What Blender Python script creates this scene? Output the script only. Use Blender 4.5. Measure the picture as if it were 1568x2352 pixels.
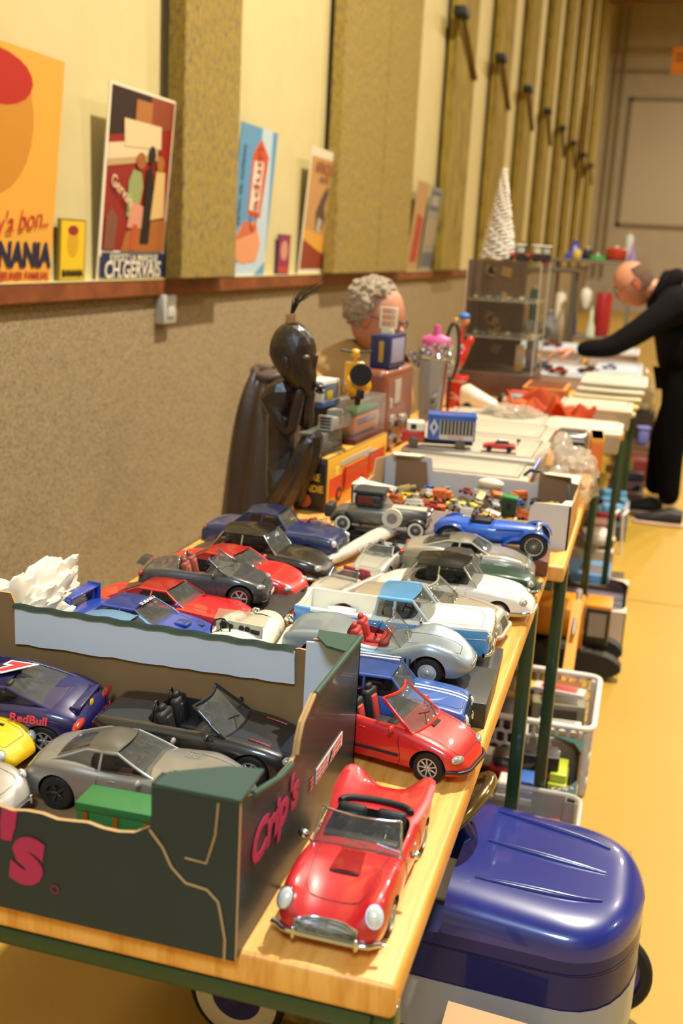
import bpy, bmesh, math, random
from mathutils import Vector, Matrix, Euler, noise
from mathutils.bvhtree import BVHTree
R_ = random.Random(7)
for o in list(bpy.data.objects): bpy.data.objects.remove(o, do_unlink=True)
C = bpy.context.scene.collection
S = bpy.context.scene
PI = math.pi
# ------------------------------------------------------------ camera, light
cd = bpy.data.cameras.new('camera'); cam = bpy.data.objects.new('camera', cd); C.objects.link(cam)
cd.sensor_fit = 'VERTICAL'; cd.sensor_height = 36.0; cd.lens = 37.96
cd.clip_start = 0.05; cd.clip_end = 200
cx_ = Vector((0.96018682, 0.2743333, 0.05274951)); cy_ = -Vector((0.11491535, -0.21576352, -0.96966003)); cz_ = -Vector((-0.25462862, 0.93711651, -0.23869839))
cam.matrix_world = Matrix(((cx_.x, cy_.x, cz_.x, 0), (cx_.y, cy_.y, cz_.y, 0), (cx_.z, cy_.z, cz_.z, 1.33), (0, 0, 0, 1)))
cd.dof.use_dof = True; cd.dof.focus_distance = 1.36; cd.dof.aperture_fstop = 5.2; cd.dof.aperture_blades = 0
S.camera = cam
S.view_settings.view_transform = 'Standard'; S.view_settings.look = 'None'; S.view_settings.gamma = 1
S.view_settings.use_curve_mapping = False; S.view_settings.exposure = 0.0
wd = bpy.data.worlds.new('world'); S.world = wd; wd.use_nodes = True
wb = wd.node_tree.nodes['Background']; wb.inputs[0].default_value = (0.72, 0.80, 1.0, 1); wb.inputs[1].default_value = 0.12
# high bay hall lamps under the roof, plus an added cool fill lamp: (x, y, z, watts, size, colour)
LAMPS = [(1.15, 3.9, 7.0, 900, 0.22, (1, .92, .76)), (3.2, 9.5, 7.0, 380, 0.35, (1, .90, .70)),
         (3.4, 16.5, 7.2, 400, 0.5, (1, .88, .66)), (3.4, 24.5, 7.2, 750, 0.6, (1, .86, .66)),
         (.6, -3.0, 5.2, 380, 1.6, (.58, .77, 1)), (7.5, 4.5, 6.5, 200, 1.0, (1, .92, .78))]  # first here: cool fill added behind the camera, not a bay lamp
for i, (x, y, z, w, s, c) in enumerate(LAMPS):
    ld = bpy.data.lights.new('hall_or_fill_lamp', 'AREA'); ld.shape = 'DISK'; ld.size = s; ld.energy = w; ld.color = c
    lo = bpy.data.objects.new('hall_or_fill_lamp', ld); C.objects.link(lo); lo.location = (x, y, z)
# ------------------------------------------------------------ materials
def lin(c):
    if isinstance(c, str):
        c = [int(c[i:i+2], 16)/255 for i in (0, 2, 4)]
    return tuple((v/12.92 if v <= .04045 else ((v+.055)/1.055)**2.4) for v in c)
MC = {}
def mat(hexc, rough=.5, metal=0, coat=0, noise_=0, nscale=40, col2=None, alpha=1, trans=0, bump=0, bscale=200, spec=.5, emit=0):
    key = (hexc, rough, metal, coat, noise_, nscale, col2, alpha, trans, bump, bscale, spec, emit)
    if key in MC: return MC[key]
    m = bpy.data.materials.new('surface_' + hexc); m.use_nodes = True
    nt = m.node_tree; b = nt.nodes['Principled BSDF']
    b.inputs['Base Color'].default_value = (*lin(hexc), 1); b.inputs['Roughness'].default_value = rough
    b.inputs['Metallic'].default_value = metal; b.inputs['Coat Weight'].default_value = coat; b.inputs['Coat Roughness'].default_value = .06
    b.inputs['Specular IOR Level'].default_value = spec
    if alpha < 1: b.inputs['Alpha'].default_value = alpha
    if trans: b.inputs['Transmission Weight'].default_value = trans
    if emit: b.inputs['Emission Color'].default_value = (*lin(hexc), 1); b.inputs['Emission Strength'].default_value = emit
    if noise_ or bump:
        tc = nt.nodes.new('ShaderNodeTexCoord')
    if noise_:
        n = nt.nodes.new('ShaderNodeTexNoise'); n.inputs['Scale'].default_value = nscale; n.inputs['Detail'].default_value = 5
        nt.links.new(tc.outputs['Object'], n.inputs['Vector'])
        r = nt.nodes.new('ShaderNodeValToRGB'); r.color_ramp.elements[0].position = .5-noise_/2; r.color_ramp.elements[1].position = .5+noise_/2
        r.color_ramp.elements[0].color = (*lin(hexc), 1); r.color_ramp.elements[1].color = (*lin(col2 or hexc), 1)
        nt.links.new(n.outputs['Fac'], r.inputs['Fac']); nt.links.new(r.outputs['Color'], b.inputs['Base Color'])
    if bump:
        n2 = nt.nodes.new('ShaderNodeTexNoise'); n2.inputs['Scale'].default_value = bscale; n2.inputs['Detail'].default_value = 4
        nt.links.new(tc.outputs['Object'], n2.inputs['Vector'])
        bp = nt.nodes.new('ShaderNodeBump'); bp.inputs['Strength'].default_value = bump; bp.inputs['Distance'].default_value = .01
        nt.links.new(n2.outputs['Fac'], bp.inputs['Height']); nt.links.new(bp.outputs['Normal'], b.inputs['Normal'])
    MC[key] = m; return m
def paint(h): return mat(h, .38, 0, .8)
def metalpaint(h): return mat(h, .38, .45, .6)
def glassy(hexc='d8dcd8', a=.3, rough=.08):
    key = ('glass', hexc, a, rough)
    if key in MC: return MC[key]
    m = bpy.data.materials.new('clear_plastic'); m.use_nodes = True; nt = m.node_tree; nt.nodes.clear()
    out = nt.nodes.new('ShaderNodeOutputMaterial'); mx = nt.nodes.new('ShaderNodeMixShader'); tr = nt.nodes.new('ShaderNodeBsdfTransparent')
    pb = nt.nodes.new('ShaderNodeBsdfPrincipled'); pb.inputs['Base Color'].default_value = (*lin(hexc), 1); pb.inputs['Roughness'].default_value = rough
    pb.inputs['Specular IOR Level'].default_value = .8
    tr.inputs[0].default_value = (.93, .94, .93, 1); mx.inputs[0].default_value = a
    nt.links.new(tr.outputs[0], mx.inputs[1]); nt.links.new(pb.outputs[0], mx.inputs[2]); nt.links.new(mx.outputs[0], out.inputs[0])
    MC[key] = m; return m
def ramp_mat(name, scale, stops, rough=.8, bump=0, detail=6, stretch=(1, 1, 1), distance=.02, rough_n=.6):
    m = bpy.data.materials.new(name); m.use_nodes = True; nt = m.node_tree; b = nt.nodes['Principled BSDF']
    b.inputs['Roughness'].default_value = rough
    tc = nt.nodes.new('ShaderNodeTexCoord'); mp = nt.nodes.new('ShaderNodeMapping'); mp.inputs['Scale'].default_value = stretch
    n = nt.nodes.new('ShaderNodeTexNoise'); n.inputs['Scale'].default_value = scale; n.inputs['Detail'].default_value = detail; n.inputs['Roughness'].default_value = rough_n
    r = nt.nodes.new('ShaderNodeValToRGB')
    nt.links.new(tc.outputs['Object'], mp.inputs['Vector']); nt.links.new(mp.outputs['Vector'], n.inputs['Vector'])
    e = r.color_ramp.elements
    for i, (p, c) in enumerate(stops):
        el = e[i] if i < 2 else e.new(p)
        el.position = p; el.color = (*lin(c), 1)
    nt.links.new(n.outputs['Fac'], r.inputs['Fac']); nt.links.new(r.outputs['Color'], b.inputs['Base Color'])
    if bump:
        bp = nt.nodes.new('ShaderNodeBump'); bp.inputs['Strength'].default_value = bump; bp.inputs['Distance'].default_value = distance
        nt.links.new(n.outputs['Fac'], bp.inputs['Height']); nt.links.new(bp.outputs['Normal'], b.inputs['Normal'])
    return m
CHROME = mat('d2dae4', .14, 1); RUBBER = mat('15130f', .7); DARK = mat('0c0b0a', .6); BLACKP = mat('121212', .35, 0, .5)
SILVERP = mat('b9b6ae', .3, .8); WHITEP = mat('e8e4d8', .5); GLASS = glassy('7c7e76', .34, .05); SIDEG = glassy('1a1c1e', .42, .04); LENS = glassy('e8ecea', .55, .05)  # GLASS: windscreen reflections and dust put into its lighter grey; SIDEG stays dark
# ------------------------------------------------------------ mesh helpers
def link(name, bm, mats=None, parent=None, smooth=35, loc=None, rot=None):
    me = bpy.data.meshes.new(name)
    if isinstance(bm, bmesh.types.BMesh):
        bmesh.ops.recalc_face_normals(bm, faces=bm.faces); bm.to_mesh(me); bm.free()
    if mats is not None:
        for m in (mats if isinstance(mats, (list, tuple)) else [mats]): me.materials.append(m)
    if smooth and len(me.polygons):
        me.polygons.foreach_set('use_smooth', [True]*len(me.polygons))
        me.set_sharp_from_angle(angle=math.radians(smooth))
    o = bpy.data.objects.new(name, me); C.objects.link(o)
    if parent: o.parent = parent
    if loc: o.location = loc
    if rot: o.rotation_euler = rot
    return o
def tag(o, label, cat=None, group=None, kind=None):
    if label: o['label'] = label
    if cat: o['category'] = cat
    if group: o['group'] = group
    if kind: o['kind'] = kind
    return o
def thing(name, label, cat, loc=(0, 0, 0), rz=0, group=None, rot=None):
    o = bpy.data.objects.new(name, None); C.objects.link(o); o.empty_display_size = .02
    o.location = loc; o.rotation_euler = rot if rot else (0, 0, rz)
    return tag(o, label, cat, group)
def dup(root, loc=None, rot=None, label=None, group=None):
    r = root.copy(); C.objects.link(r)
    if loc is not None: r.location = loc
    if rot is not None: r.rotation_euler = rot
    if label: r['label'] = label
    if group: r['group'] = group
    for ch in list(root.children):
        c = ch.copy(); C.objects.link(c); c.parent = r
        for g in list(ch.children):
            d = g.copy(); C.objects.link(d); d.parent = c
    return r
def BM(): return bmesh.new()
def setm(bm, n0, mi):
    bm.faces.ensure_lookup_table()
    for f in bm.faces[n0:]: f.material_index = mi
def box(bm, c, s, bev=0, mi=0, rot=None, seg=2):
    n0 = len(bm.faces)
    r = bmesh.ops.create_cube(bm, size=1); vs = r['verts']
    for v in vs: v.co = Vector((v.co.x*s[0], v.co.y*s[1], v.co.z*s[2]))
    if bev:
        es = list({e for v in vs for e in v.link_edges})
        bmesh.ops.bevel(bm, geom=es, offset=min(bev, min(s)*.48), segments=seg, profile=.5, affect='EDGES')
    bm.faces.ensure_lookup_table(); bm.verts.ensure_lookup_table()
    vs = {v for f in bm.faces[n0:] for v in f.verts}
    M = Matrix.Translation(c) @ (Euler(rot).to_matrix().to_4x4() if rot else Matrix())
    for v in vs: v.co = M @ v.co
    setm(bm, n0, mi); return bm
def tube(bm, pts, r, n=8, mi=0, closed=False, cap=True, flat=1):
    n0 = len(bm.faces); pts = [Vector(p) for p in pts]; N = len(pts); rings = []
    up = Vector((0, 0, 1)); prev = None
    for i, p in enumerate(pts):
        a = pts[(i-1) % N] if closed or i > 0 else p; b = pts[(i+1) % N] if closed or i < N-1 else p
        t = (b-a)
        t = t.normalized() if t.length > 1e-9 else Vector((1, 0, 0))
        if prev is None:
            u = up if abs(t.dot(up)) < .95 else Vector((1, 0, 0)); s = t.cross(u).normalized()
        else: s = (prev - t*prev.dot(t)); s = s.normalized() if s.length > 1e-6 else t.orthogonal().normalized()
        prev = s; w = s.cross(t).normalized(); rr = r[i] if isinstance(r, (list, tuple)) else r
        rings.append([bm.verts.new(p + s*math.cos(2*PI*k/n)*rr + w*math.sin(2*PI*k/n)*rr*flat) for k in range(n)])
    for i in range(N if closed else N-1):
        A = rings[i]; B = rings[(i+1) % N]
        for k in range(n): bm.faces.new((A[k], A[(k+1) % n], B[(k+1) % n], B[k]))
    if cap and not closed:
        bm.faces.new(rings[0][::-1]); bm.faces.new(rings[-1])
    setm(bm, n0, mi); return bm
def lathe(bm, prof, n=24, M=None, mi=0, closed=True):
    """prof (r, z) revolved round z"""
    n0 = len(bm.faces); rings = []; M = M or Matrix()
    for r, z in prof:
        if r < 1e-6: rings.append([bm.verts.new(M @ Vector((0, 0, z)))])
        else: rings.append([bm.verts.new(M @ Vector((r*math.cos(2*PI*k/n), r*math.sin(2*PI*k/n), z))) for k in range(n)])
    for A, B in zip(rings, rings[1:]):
        if len(A) == 1 and len(B) == 1: continue
        for k in range(n):
            k2 = (k+1) % n
            if len(A) == 1: bm.faces.new((A[0], B[k2], B[k]))
            elif len(B) == 1: bm.faces.new((A[k], A[k2], B[0]))
            else: bm.faces.new((A[k], A[k2], B[k2], B[k]))
    setm(bm, n0, mi); return bm
def ball(bm, c, r, mi=0, u=14, v=9, rot=None):
    r = r if isinstance(r, (list, tuple)) else (r, r, r); n0 = len(bm.faces)
    M = Matrix.Translation(c) @ (Euler(rot).to_matrix().to_4x4() if rot else Matrix()) @ Matrix.Diagonal((*r, 1))
    bmesh.ops.create_uvsphere(bm, u_segments=u, v_segments=v, radius=1, matrix=M); setm(bm, n0, mi); return bm
def prism(bm, poly, d, M=None, mi=0):
    """2D polygon extruded from z=0 to z=d, then M"""
    n0 = len(bm.faces); M = M or Matrix()
    a = [bm.verts.new(M @ Vector((x, y, 0))) for x, y in poly]; b = [bm.verts.new(M @ Vector((x, y, d))) for x, y in poly]
    bm.faces.new(a[::-1]); bm.faces.new(b); n = len(poly)
    for i in range(n): bm.faces.new((a[i], a[(i+1) % n], b[(i+1) % n], b[i]))
    setm(bm, n0, mi); return bm
def grid(bm, fn, nu, nv, mi=0, thick=0):
    n0 = len(bm.faces)
    V = [[bm.verts.new(fn(i/nu, j/nv)) for j in range(nv+1)] for i in range(nu+1)]
    fs = [bm.faces.new((V[i][j], V[i+1][j], V[i+1][j+1], V[i][j+1])) for i in range(nu) for j in range(nv)]
    if thick: bmesh.ops.solidify(bm, geom=fs, thickness=thick)
    setm(bm, n0, mi); return bm
def bl(a, b, c, d, u, v):
    return (a*(1-u)+b*u)*(1-v) + (d*(1-u)+c*u)*v
FRAME = {'xz-': (Vector((1, 0, 0)), Vector((0, 0, 1))), 'yz+': (Vector((0, 1, 0)), Vector((0, 0, 1))), 'yz-': (Vector((0, -1, 0)), Vector((0, 0, 1))), 'xy': (Vector((1, 0, 0)), Vector((0, 1, 0)))}
def textm(s, size, mt, parent, origin, ux, uy, name='lettering', ext=.0004, shear=0, sx=1, bold=0, align='CENTER', lab=None):
    cu = bpy.data.curves.new('t', 'FONT'); cu.body = s; cu.size = size; cu.extrude = ext; cu.shear = shear; cu.align_x = align; cu.align_y = 'CENTER'; cu.offset = bold; cu.resolution_u = 3
    o = bpy.data.objects.new('t', cu); C.objects.link(o); dg = bpy.context.evaluated_depsgraph_get(); dg.update()
    me = bpy.data.meshes.new_from_object(o.evaluated_get(dg)); bpy.data.objects.remove(o, do_unlink=True); bpy.data.curves.remove(cu)
    ux = Vector(ux).normalized(); uy = Vector(uy).normalized(); uz = ux.cross(uy).normalized(); O = Vector(origin)
    for v in me.vertices: v.co = O + ux*v.co.x*sx + uy*v.co.y + uz*v.co.z
    me.materials.clear(); me.materials.append(mt)
    q = bpy.data.objects.new(name, me); C.objects.link(q)
    if parent: q.parent = parent
    if lab: q['label'] = lab
    return q
def pchip(pts):
    xs = [p[0] for p in pts]; ys = [p[1] for p in pts]; n = len(xs)
    if n == 1: return lambda x: ys[0]
    d = [(ys[i+1]-ys[i])/(xs[i+1]-xs[i]) for i in range(n-1)]; m = [d[0]] + [0 if d[i-1]*d[i] <= 0 else 2*d[i-1]*d[i]/(d[i-1]+d[i]) for i in range(1, n-1)] + [d[-1]]
    def f(x):
        if x <= xs[0]: return ys[0]
        if x >= xs[-1]: return ys[-1]
        i = max(k for k in range(n-1) if xs[k] <= x); h = xs[i+1]-xs[i]; t = (x-xs[i])/h
        return (2*t**3-3*t*t+1)*ys[i] + (t**3-2*t*t+t)*h*m[i] + (-2*t**3+3*t*t)*ys[i+1] + (t**3-t*t)*h*m[i+1]
    return f
def struct(name, bm, m, smooth=0):
    o = link(name, bm, m, None, smooth); o['kind'] = 'structure'; return o
# ------------------------------------------------------------ the hall
WX = -1.82
def floor_mat():
    m = bpy.data.materials.new('floor_resin'); m.use_nodes = True; nt = m.node_tree; b = nt.nodes['Principled BSDF']
    tc = nt.nodes.new('ShaderNodeTexCoord'); n = nt.nodes.new('ShaderNodeTexNoise'); n.inputs['Scale'].default_value = 1.3; n.inputs['Detail'].default_value = 6
    r = nt.nodes.new('ShaderNodeValToRGB'); r.color_ramp.elements[0].position = .3; r.color_ramp.elements[1].position = .75
    r.color_ramp.elements[0].color = (*lin('a9862f'), 1); r.color_ramp.elements[1].color = (*lin('b18d36'), 1)
    nt.links.new(tc.outputs['Object'], n.inputs['Vector']); nt.links.new(n.outputs['Fac'], r.inputs['Fac']); nt.links.new(r.outputs['Color'], b.inputs['Base Color'])
    b.inputs['Roughness'].default_value = .42; b.inputs['Specular IOR Level'].default_value = .45
    n2 = nt.nodes.new('ShaderNodeTexNoise'); n2.inputs['Scale'].default_value = 9; n2.inputs['Detail'].default_value = 3
    bp = nt.nodes.new('ShaderNodeBump'); bp.inputs['Strength'].default_value = .04; nt.links.new(tc.outputs['Object'], n2.inputs['Vector'])
    nt.links.new(n2.outputs['Fac'], bp.inputs['Height']); nt.links.new(bp.outputs['Normal'], b.inputs['Normal']); return m
b = BM(); box(b, (5.2, 13, -.05), (14.04, 38, .1)); struct('floor', b, floor_mat())
speck = ramp_mat('speckled_plaster', 130, [(.32, '3a2c1e'), (.42, '7d6a4c'), (.50, '94805e'), (.66, 'ab9672')], .85, .25, 9, distance=.004, rough_n=.7)
cream = ramp_mat('cream_wall', 3, [(.3, 'bfb07c'), (.7, 'c7b884')], .75)
wood_rail = mat('8a4a22', .5, 0, 0, .3, 12, '6f3818')
b = BM(); box(b, (WX-.06, 13, .57), (.12, 38, 1.14)); struct('wall_left_lower', b, speck)
b = BM(); box(b, (WX-.06, 13, 4.99), (.12, 38, 7.7)); struct('wall_left', b, cream)
b = BM(); box(b, (WX+.008, 13, 1.1435), (.04, 38, .058), .003); struct('trim_1', b, wood_rail)
b = BM(); box(b, (WX+.008, 13, 1.1745), (.044, 38, .004)); struct('trim_2', b, cream)
white_far = ramp_mat('pale_far_wall', 2, [(.3, 'a89c88'), (.7, 'b2a690')], .8)
b = BM(); box(b, (5.2, 31.06, 4.4), (14.04, .12, 8.8)); fw = struct('wall_far', b, white_far)
b = BM(); box(b, (5.2, 13, 8.85), (14.04, 38, .1)); struct('ceiling', b, mat('a89a70', .8))
b = BM(); box(b, (12.2, 13, 4.4), (.1, 38, 8.8)); struct('wall_right', b, cream)
b = BM(); box(b, (5.2, -6.05, 4.4), (14.04, .1, 8.8)); struct('wall_near', b, cream)
# sliding door in the far wall, its frame and the cable line above it
b = BM(); box(b, (.55, 30.985, 3.88), (3.36, .03, 3.1))
d1 = struct('door_1', b, mat('b2a690', .7))
fb = BM()
for (x, z, sx, sz) in ((-1.16, 3.88, .09, 3.26), (2.26, 3.88, .09, 3.26), (.55, 5.47, 3.5, .09), (.55, 2.29, 3.5, .09)): box(fb, (x, 30.965, z), (sx, .05, sz))
link('door_frame', fb, mat('7d6f58', .7), d1)
b = BM(); box(b, (3, 30.95, 6.15), (9.4, .06, .06)); struct('trim_3', b, mat('8a7450', .7))
for i_, y_ in enumerate((4.35, 9.6)):
    b = BM(); box(b, (6, y_, .0004), (12.4, .006, .0012)); struct('trim_%d' % (6+i_), b, mat('8a6420', .7))
for i, x in enumerate((-1.62, -1.42)):
    b = BM(); tube(b, [(x, 30.9, .9), (x, 30.9, 8.2)], .03, 6); struct('trim_%d' % (4+i), b, mat('8e8058', .6))
# roof truss
t = thing('roof_truss', 'brown steel lattice truss under the roof at the far end of the hall', 'roof truss', (0, 27, 7.0))
bn = mat('7c5428', .6)
b = BM(); box(b, (4.8, 0, 0), (13.4, .12, .07)); link('bottom_chord', b, bn, t, 0)
b = BM(); box(b, (4.8, 0, .62), (13.4, .12, .07)); link('top_chord', b, bn, t, 0)
zz = BM()
for k in range(22):
    x0 = -1.7+k*.6; tube(zz, [(x0, 0, 0 if k % 2 else .62), (x0+.6, 0, .62 if k % 2 else 0)], .035, 4)
link('lattice', zz, bn, t, 0)
t = thing('heater_unit', 'orange box-shaped air heater hung high at the end of the hall', 'heater', (.08, 24, 5.05))
b = BM(); box(b, (.3, 0, .22), (1.15, .5, .44), .02); link('casing', b, mat('e08a2c', .5), t)
b = BM(); box(b, (.3, -.26, .3), (1.0, .03, .05)); box(b, (.3, -.26, .2), (1.0, .03, .05)); link('louvre', b, mat('9a5c1c', .5), t)
b = BM(); tube(b, [(-.1, 0, .44), (-.1, 0, 2.0)], .02, 6); tube(b, [(.7, 0, .44), (.7, 0, 2.0)], .02, 6); link('hanger', b, DARK, t)
# acoustic panels on the wall
ac = ramp_mat('wood_wool', 55, [(.34, '241c10'), (.43, '7c725e'), (.49, 'a0842a'), (.55, 'ac9034'), (.64, '9a9484')], .95, .6, 9, (1, 1, .5), .02, .82)
ac_d = ramp_mat('wood_wool_far', 14, [(.3, '5a4a1c'), (.5, '8a7428'), (.7, '9a8434')], .95, .5, 6, (1, 1, .3))
pan = [(3.85, 4.40, 'grey and yellow mottled acoustic panel hung left of the blue soap poster', 1.165), (5.90, 6.86, 'first board of the wide double acoustic panel, right of the antelope poster', 1.15),
       (6.89, 7.76, 'second board of the wide double acoustic panel, farther from the camera', 1.14)]
names = ['first narrow brown acoustic panel beyond the double one, behind the white cone tree', 'second narrow acoustic panel, right of the white cone tree', 'third narrow acoustic panel beyond the cone tree',
         'fourth narrow acoustic panel, counting on from the cone tree', 'fifth narrow acoustic panel with brownish edges', 'sixth narrow acoustic panel, above the toy tractors', 'seventh narrow acoustic panel near the far corner',
         'last narrow acoustic panel at the far corner']
for k, y in enumerate((9.05, 11.3, 13.55, 15.9, 18.3, 20.7, 23.3, 26.0)): pan.append((y, y+.92, names[k], 1.12))
for k, (y0, y1, lb, zb) in enumerate(pan):
    b = BM(); box(b, (0, (y1-y0)/2, 3.0), (.07, y1-y0, 6.0), .006)
    o = link('acoustic_panel', b, ac if k < 3 else ac_d, None, 0, (WX+.066, y0, 1.178)); tag(o, lb, 'acoustic panel', 'acoustic panels along the left wall')
for k, (y, z) in enumerate(((9.28, 3.14), (11.6, 3.18), (13.95, 3.22), (16.4, 3.27), (18.9, 3.32), (21.35, 3.33), (24.05, 3.36), (26.85, 3.38))):
    t = thing('wall_bracket', 'black clamp with a slanting strap on the %s narrow acoustic panel' % ['first', 'second', 'third', 'fourth', 'fifth', 'sixth', 'seventh', 'last'][k], 'bracket', (WX+.105, y*.965, z), 0, 'clamps on the acoustic panels')
    b = BM(); box(b, (.03, 0, 0), (.1, .2, .07), .01); link('clamp', b, DARK, t)
    b = BM(); tube(b, [(.03, .05, 0), (.02, .9, -.35)], .022, 6); link('strap', b, mat('6b5416', .7), t)
# light switch under the rail
t = thing('wall_switch', 'small grey plastic wall box under the wooden rail', 'wall switch', (WX, 3.885, 1.06))
b = BM(); box(b, (.02, 0, 0), (.04, .115, .11), .006); link('case', b, mat('b4b0a4', .5), t)
b = BM(); box(b, (.042, 0, 0), (.008, .06, .06), .003); link('button', b, mat('c6c2b6', .4), t)
# ------------------------------------------------------------ posters leaning on the wall rail
def poster(name, label, y0, y1, h, lean, lay=None, zb=1.1766, group='enamel signs leaning on the rail', cat='sign', thick=.003, base='e2a13c'):
    """board with its own frame u (along +y), v (up)"""
    x0 = WX+.014; top = Vector((lean, 0, math.sqrt(h*h-lean*lean)))
    t = thing(name, label, cat, (x0, y0, zb), 0, group)
    w = y1-y0; U = Vector((0, 1, 0)); V = top.normalized(); N = U.cross(V).normalized()
    V = top/h
    def P(u, v, d=0): return U*(u*w) + V*(v*h) + N*d
    def poly(pts, mt, name='artwork', d=.0015):
        b = BM(); n = len(pts); a = [b.verts.new(P(u, v, d)) for u, v in pts]; c = [b.verts.new(P(u, v, d-.0012)) for u, v in pts]
        b.faces.new(a); b.faces.new(c[::-1])
        for i in range(n): b.faces.new((a[i], c[i], c[(i+1) % n], a[(i+1) % n]))
        return b
    b = BM(); a = [P(u, v, 0) for u, v in ((0, 0), (1, 0), (1, 1), (0, 1))]; c = [P(u, v, -thick) for u, v in ((0, 0), (1, 0), (1, 1), (0, 1))]
    a = [b.verts.new(p) for p in a]; c = [b.verts.new(p) for p in c]
    b.faces.new(a); b.faces.new(c[::-1])
    for i in range(4): b.faces.new((a[i], c[i], c[(i+1) % 4], a[(i+1) % 4]))
    link('board', b, mat(base, .45, 0, .1), t, 0)
    if lay: lay(t, P, w, h, U, V, poly)
    return t
def ell(u0, v0, ru, rv, n=14, a0=0): return [(u0+ru*math.cos(2*PI*k/n+a0), v0+rv*math.sin(2*PI*k/n+a0)) for k in range(n)]
def art(t, poly, items):
    """one artwork mesh with many coloured shapes"""
    mats = []; b = BM()
    for i, (pts, col) in enumerate(items):
        if col not in mats: mats.append(col)
        q = poly(pts, None, d=.0010+.0004*(i+1)); n0 = len(b.faces)
        me = bpy.data.meshes.new('q'); q.to_mesh(me); q.free(); b.from_mesh(me); bpy.data.meshes.remove(me); setm(b, n0, mats.index(col))
    link('artwork', b, [mat(c, .5) for c in mats], t, 0)
def lay_gervais(t, P, w, h, U, V, poly):
    art(t, poly, [([(0, .0), (1, 0), (1, 1), (0, 1)], 'e9dcc0'), ([(.03, .155), (.97, .155), (.97, .985), (.03, .985)], '8c1f16'),
        ([(.03, .74), (.6, .8), (.6, .985), (.03, .985)], '2b1713'), ([(.6, .8), (.97, .84), (.97, .985), (.6, .985)], '8a3f24'), ([(.03, .62), (.75, .69), (.75, .77), (.03, .70)], 'd9c39a'),
        ([(.03, .62), (.75, .69), (.8, .66), (.03, .585)], 'b89a6a'), ([(.38, .82), (.62, .84), (.62, .95), (.38, .95)], 'a86a34'), ([(.25, .7), (.8, .72), (.78, .84), (.22, .84)], 'd8c294'),
        ([(.3, .155), (.97, .155), (.97, .33), (.75, .36), (.35, .25)], 'a4602c'), ([(.05, .16), (.2, .16), (.22, .33), (.13, .38), (.06, .33)], '7a4a34'),
        ([(.34, .34), (.5, .34), (.56, .5), (.52, .58), (.4, .59), (.34, .52)], '8f9a5e'), ([(.36, .28), (.6, .28), (.58, .40), (.4, .42)], 'cf8d72'), ([(.42, .16), (.5, .16), (.52, .3), (.44, .3)], 'b8502c'),
        (ell(.5, .64, .07, .045), '9c5a28'), ([(.57, .2), (.7, .2), (.72, .45), (.68, .62), (.6, .6)], '1d1614'), (ell(.66, .68, .055, .05), '241a14'),
        ([(.7, .33), (.92, .35), (.88, .6), (.74, .6)], 'd3b070'), (ell(.8, .64, .06, .045), 'a4652c'), ([(0.02, .012), (.98, .012), (.98, .145), (.02, .145)], '1f2a4c')])
    textm('EXIGEZ LA MARQUE', .034, mat('e9dcc0', .5), t, P(.5, .116, .0094), U, V, sx=1.2, bold=.0004)
    textm('CH.GERVAIS', .080, mat('e9dcc0', .5), t, P(.5, .050, .0094), U, V, sx=1.0, bold=.0012)
    textm('Gervais', .06, mat('d9c39a', .5), t, P(.24, .47, .0094), (0, 1, -.5), (0, .5, 1), sx=.9)
def lay_ban(t, P, w, h, U, V, poly):
    art(t, poly, [([(.0, .0), (1, 0), (1, 1), (0, 1)], 'e5a43e'), (ell(.42, .68, .33, .30, 24), 'c8862a'), (ell(.42, .86, .30, .11, 20), 'b3241a')])
    textm("y'a bon..", .085, mat('b3301c', .5), t, P(.70, .275, .004), (0, 1, .12), (0, -.12, 1), shear=.4)
    textm('BANANIA', .098, mat('1c2040', .5), t, P(.985, .120, .004), U, V, align='RIGHT', sx=.92, bold=.004)
    textm('DÉJEUNER FAMILIAL', .034, mat('b4452a', .5), t, P(.985, .028, .004), U, V, align='RIGHT', sx=1.0, bold=.0008)
def lay_ban2(t, P, w, h, U, V, poly):
    art(t, poly, [([(0, 0), (1, 0), (1, 1), (0, 1)], '8a7414'), ([(.05, .03), (.95, .03), (.95, .97), (.05, .97)], 'dfb71c'), (ell(.5, .62, .22, .24, 18), 'c99a18'), (ell(.5, .82, .2, .08, 14), '8c2a24')])
    textm('BANANIA', .030, mat('201d10', .5), t, P(.5, .12, .004), U, V, sx=1.0, bold=.0012)
def lay_cadum(t, P, w, h, U, V, poly):
    art(t, poly, [([(0, 0), (1, 0), (1, 1), (0, 1)], '5c93b8'), ([(.1, 0), (.62, .4), (.55, 1), (.85, 1), (1, .1), (.7, 0)], 'b9ccd4'), ([(.36, .42), (.72, .40), (.80, .82), (.55, .93), (.36, .82)], 'c5512f'),
        ([(.4, .45), (.66, .44), (.68, .78), (.42, .78)], 'dfd3c0'), ([(.0, .14), (.35, .08), (.72, .1), (.8, .22), (.62, .38), (.2, .33)], 'dd9468'), ([(.1, .24), (.6, .3), (.66, .34), (.3, .38)], 'c56a48')])
    textm('Cadum', .11, mat('b9472c', .5), t, P(.54, .6, .006), V, -U, sx=1.2)
    textm('savon de toilette', .05, mat('223a5c', .5), t, P(.12, .6, .006), V, -U, shear=.3)
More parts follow.
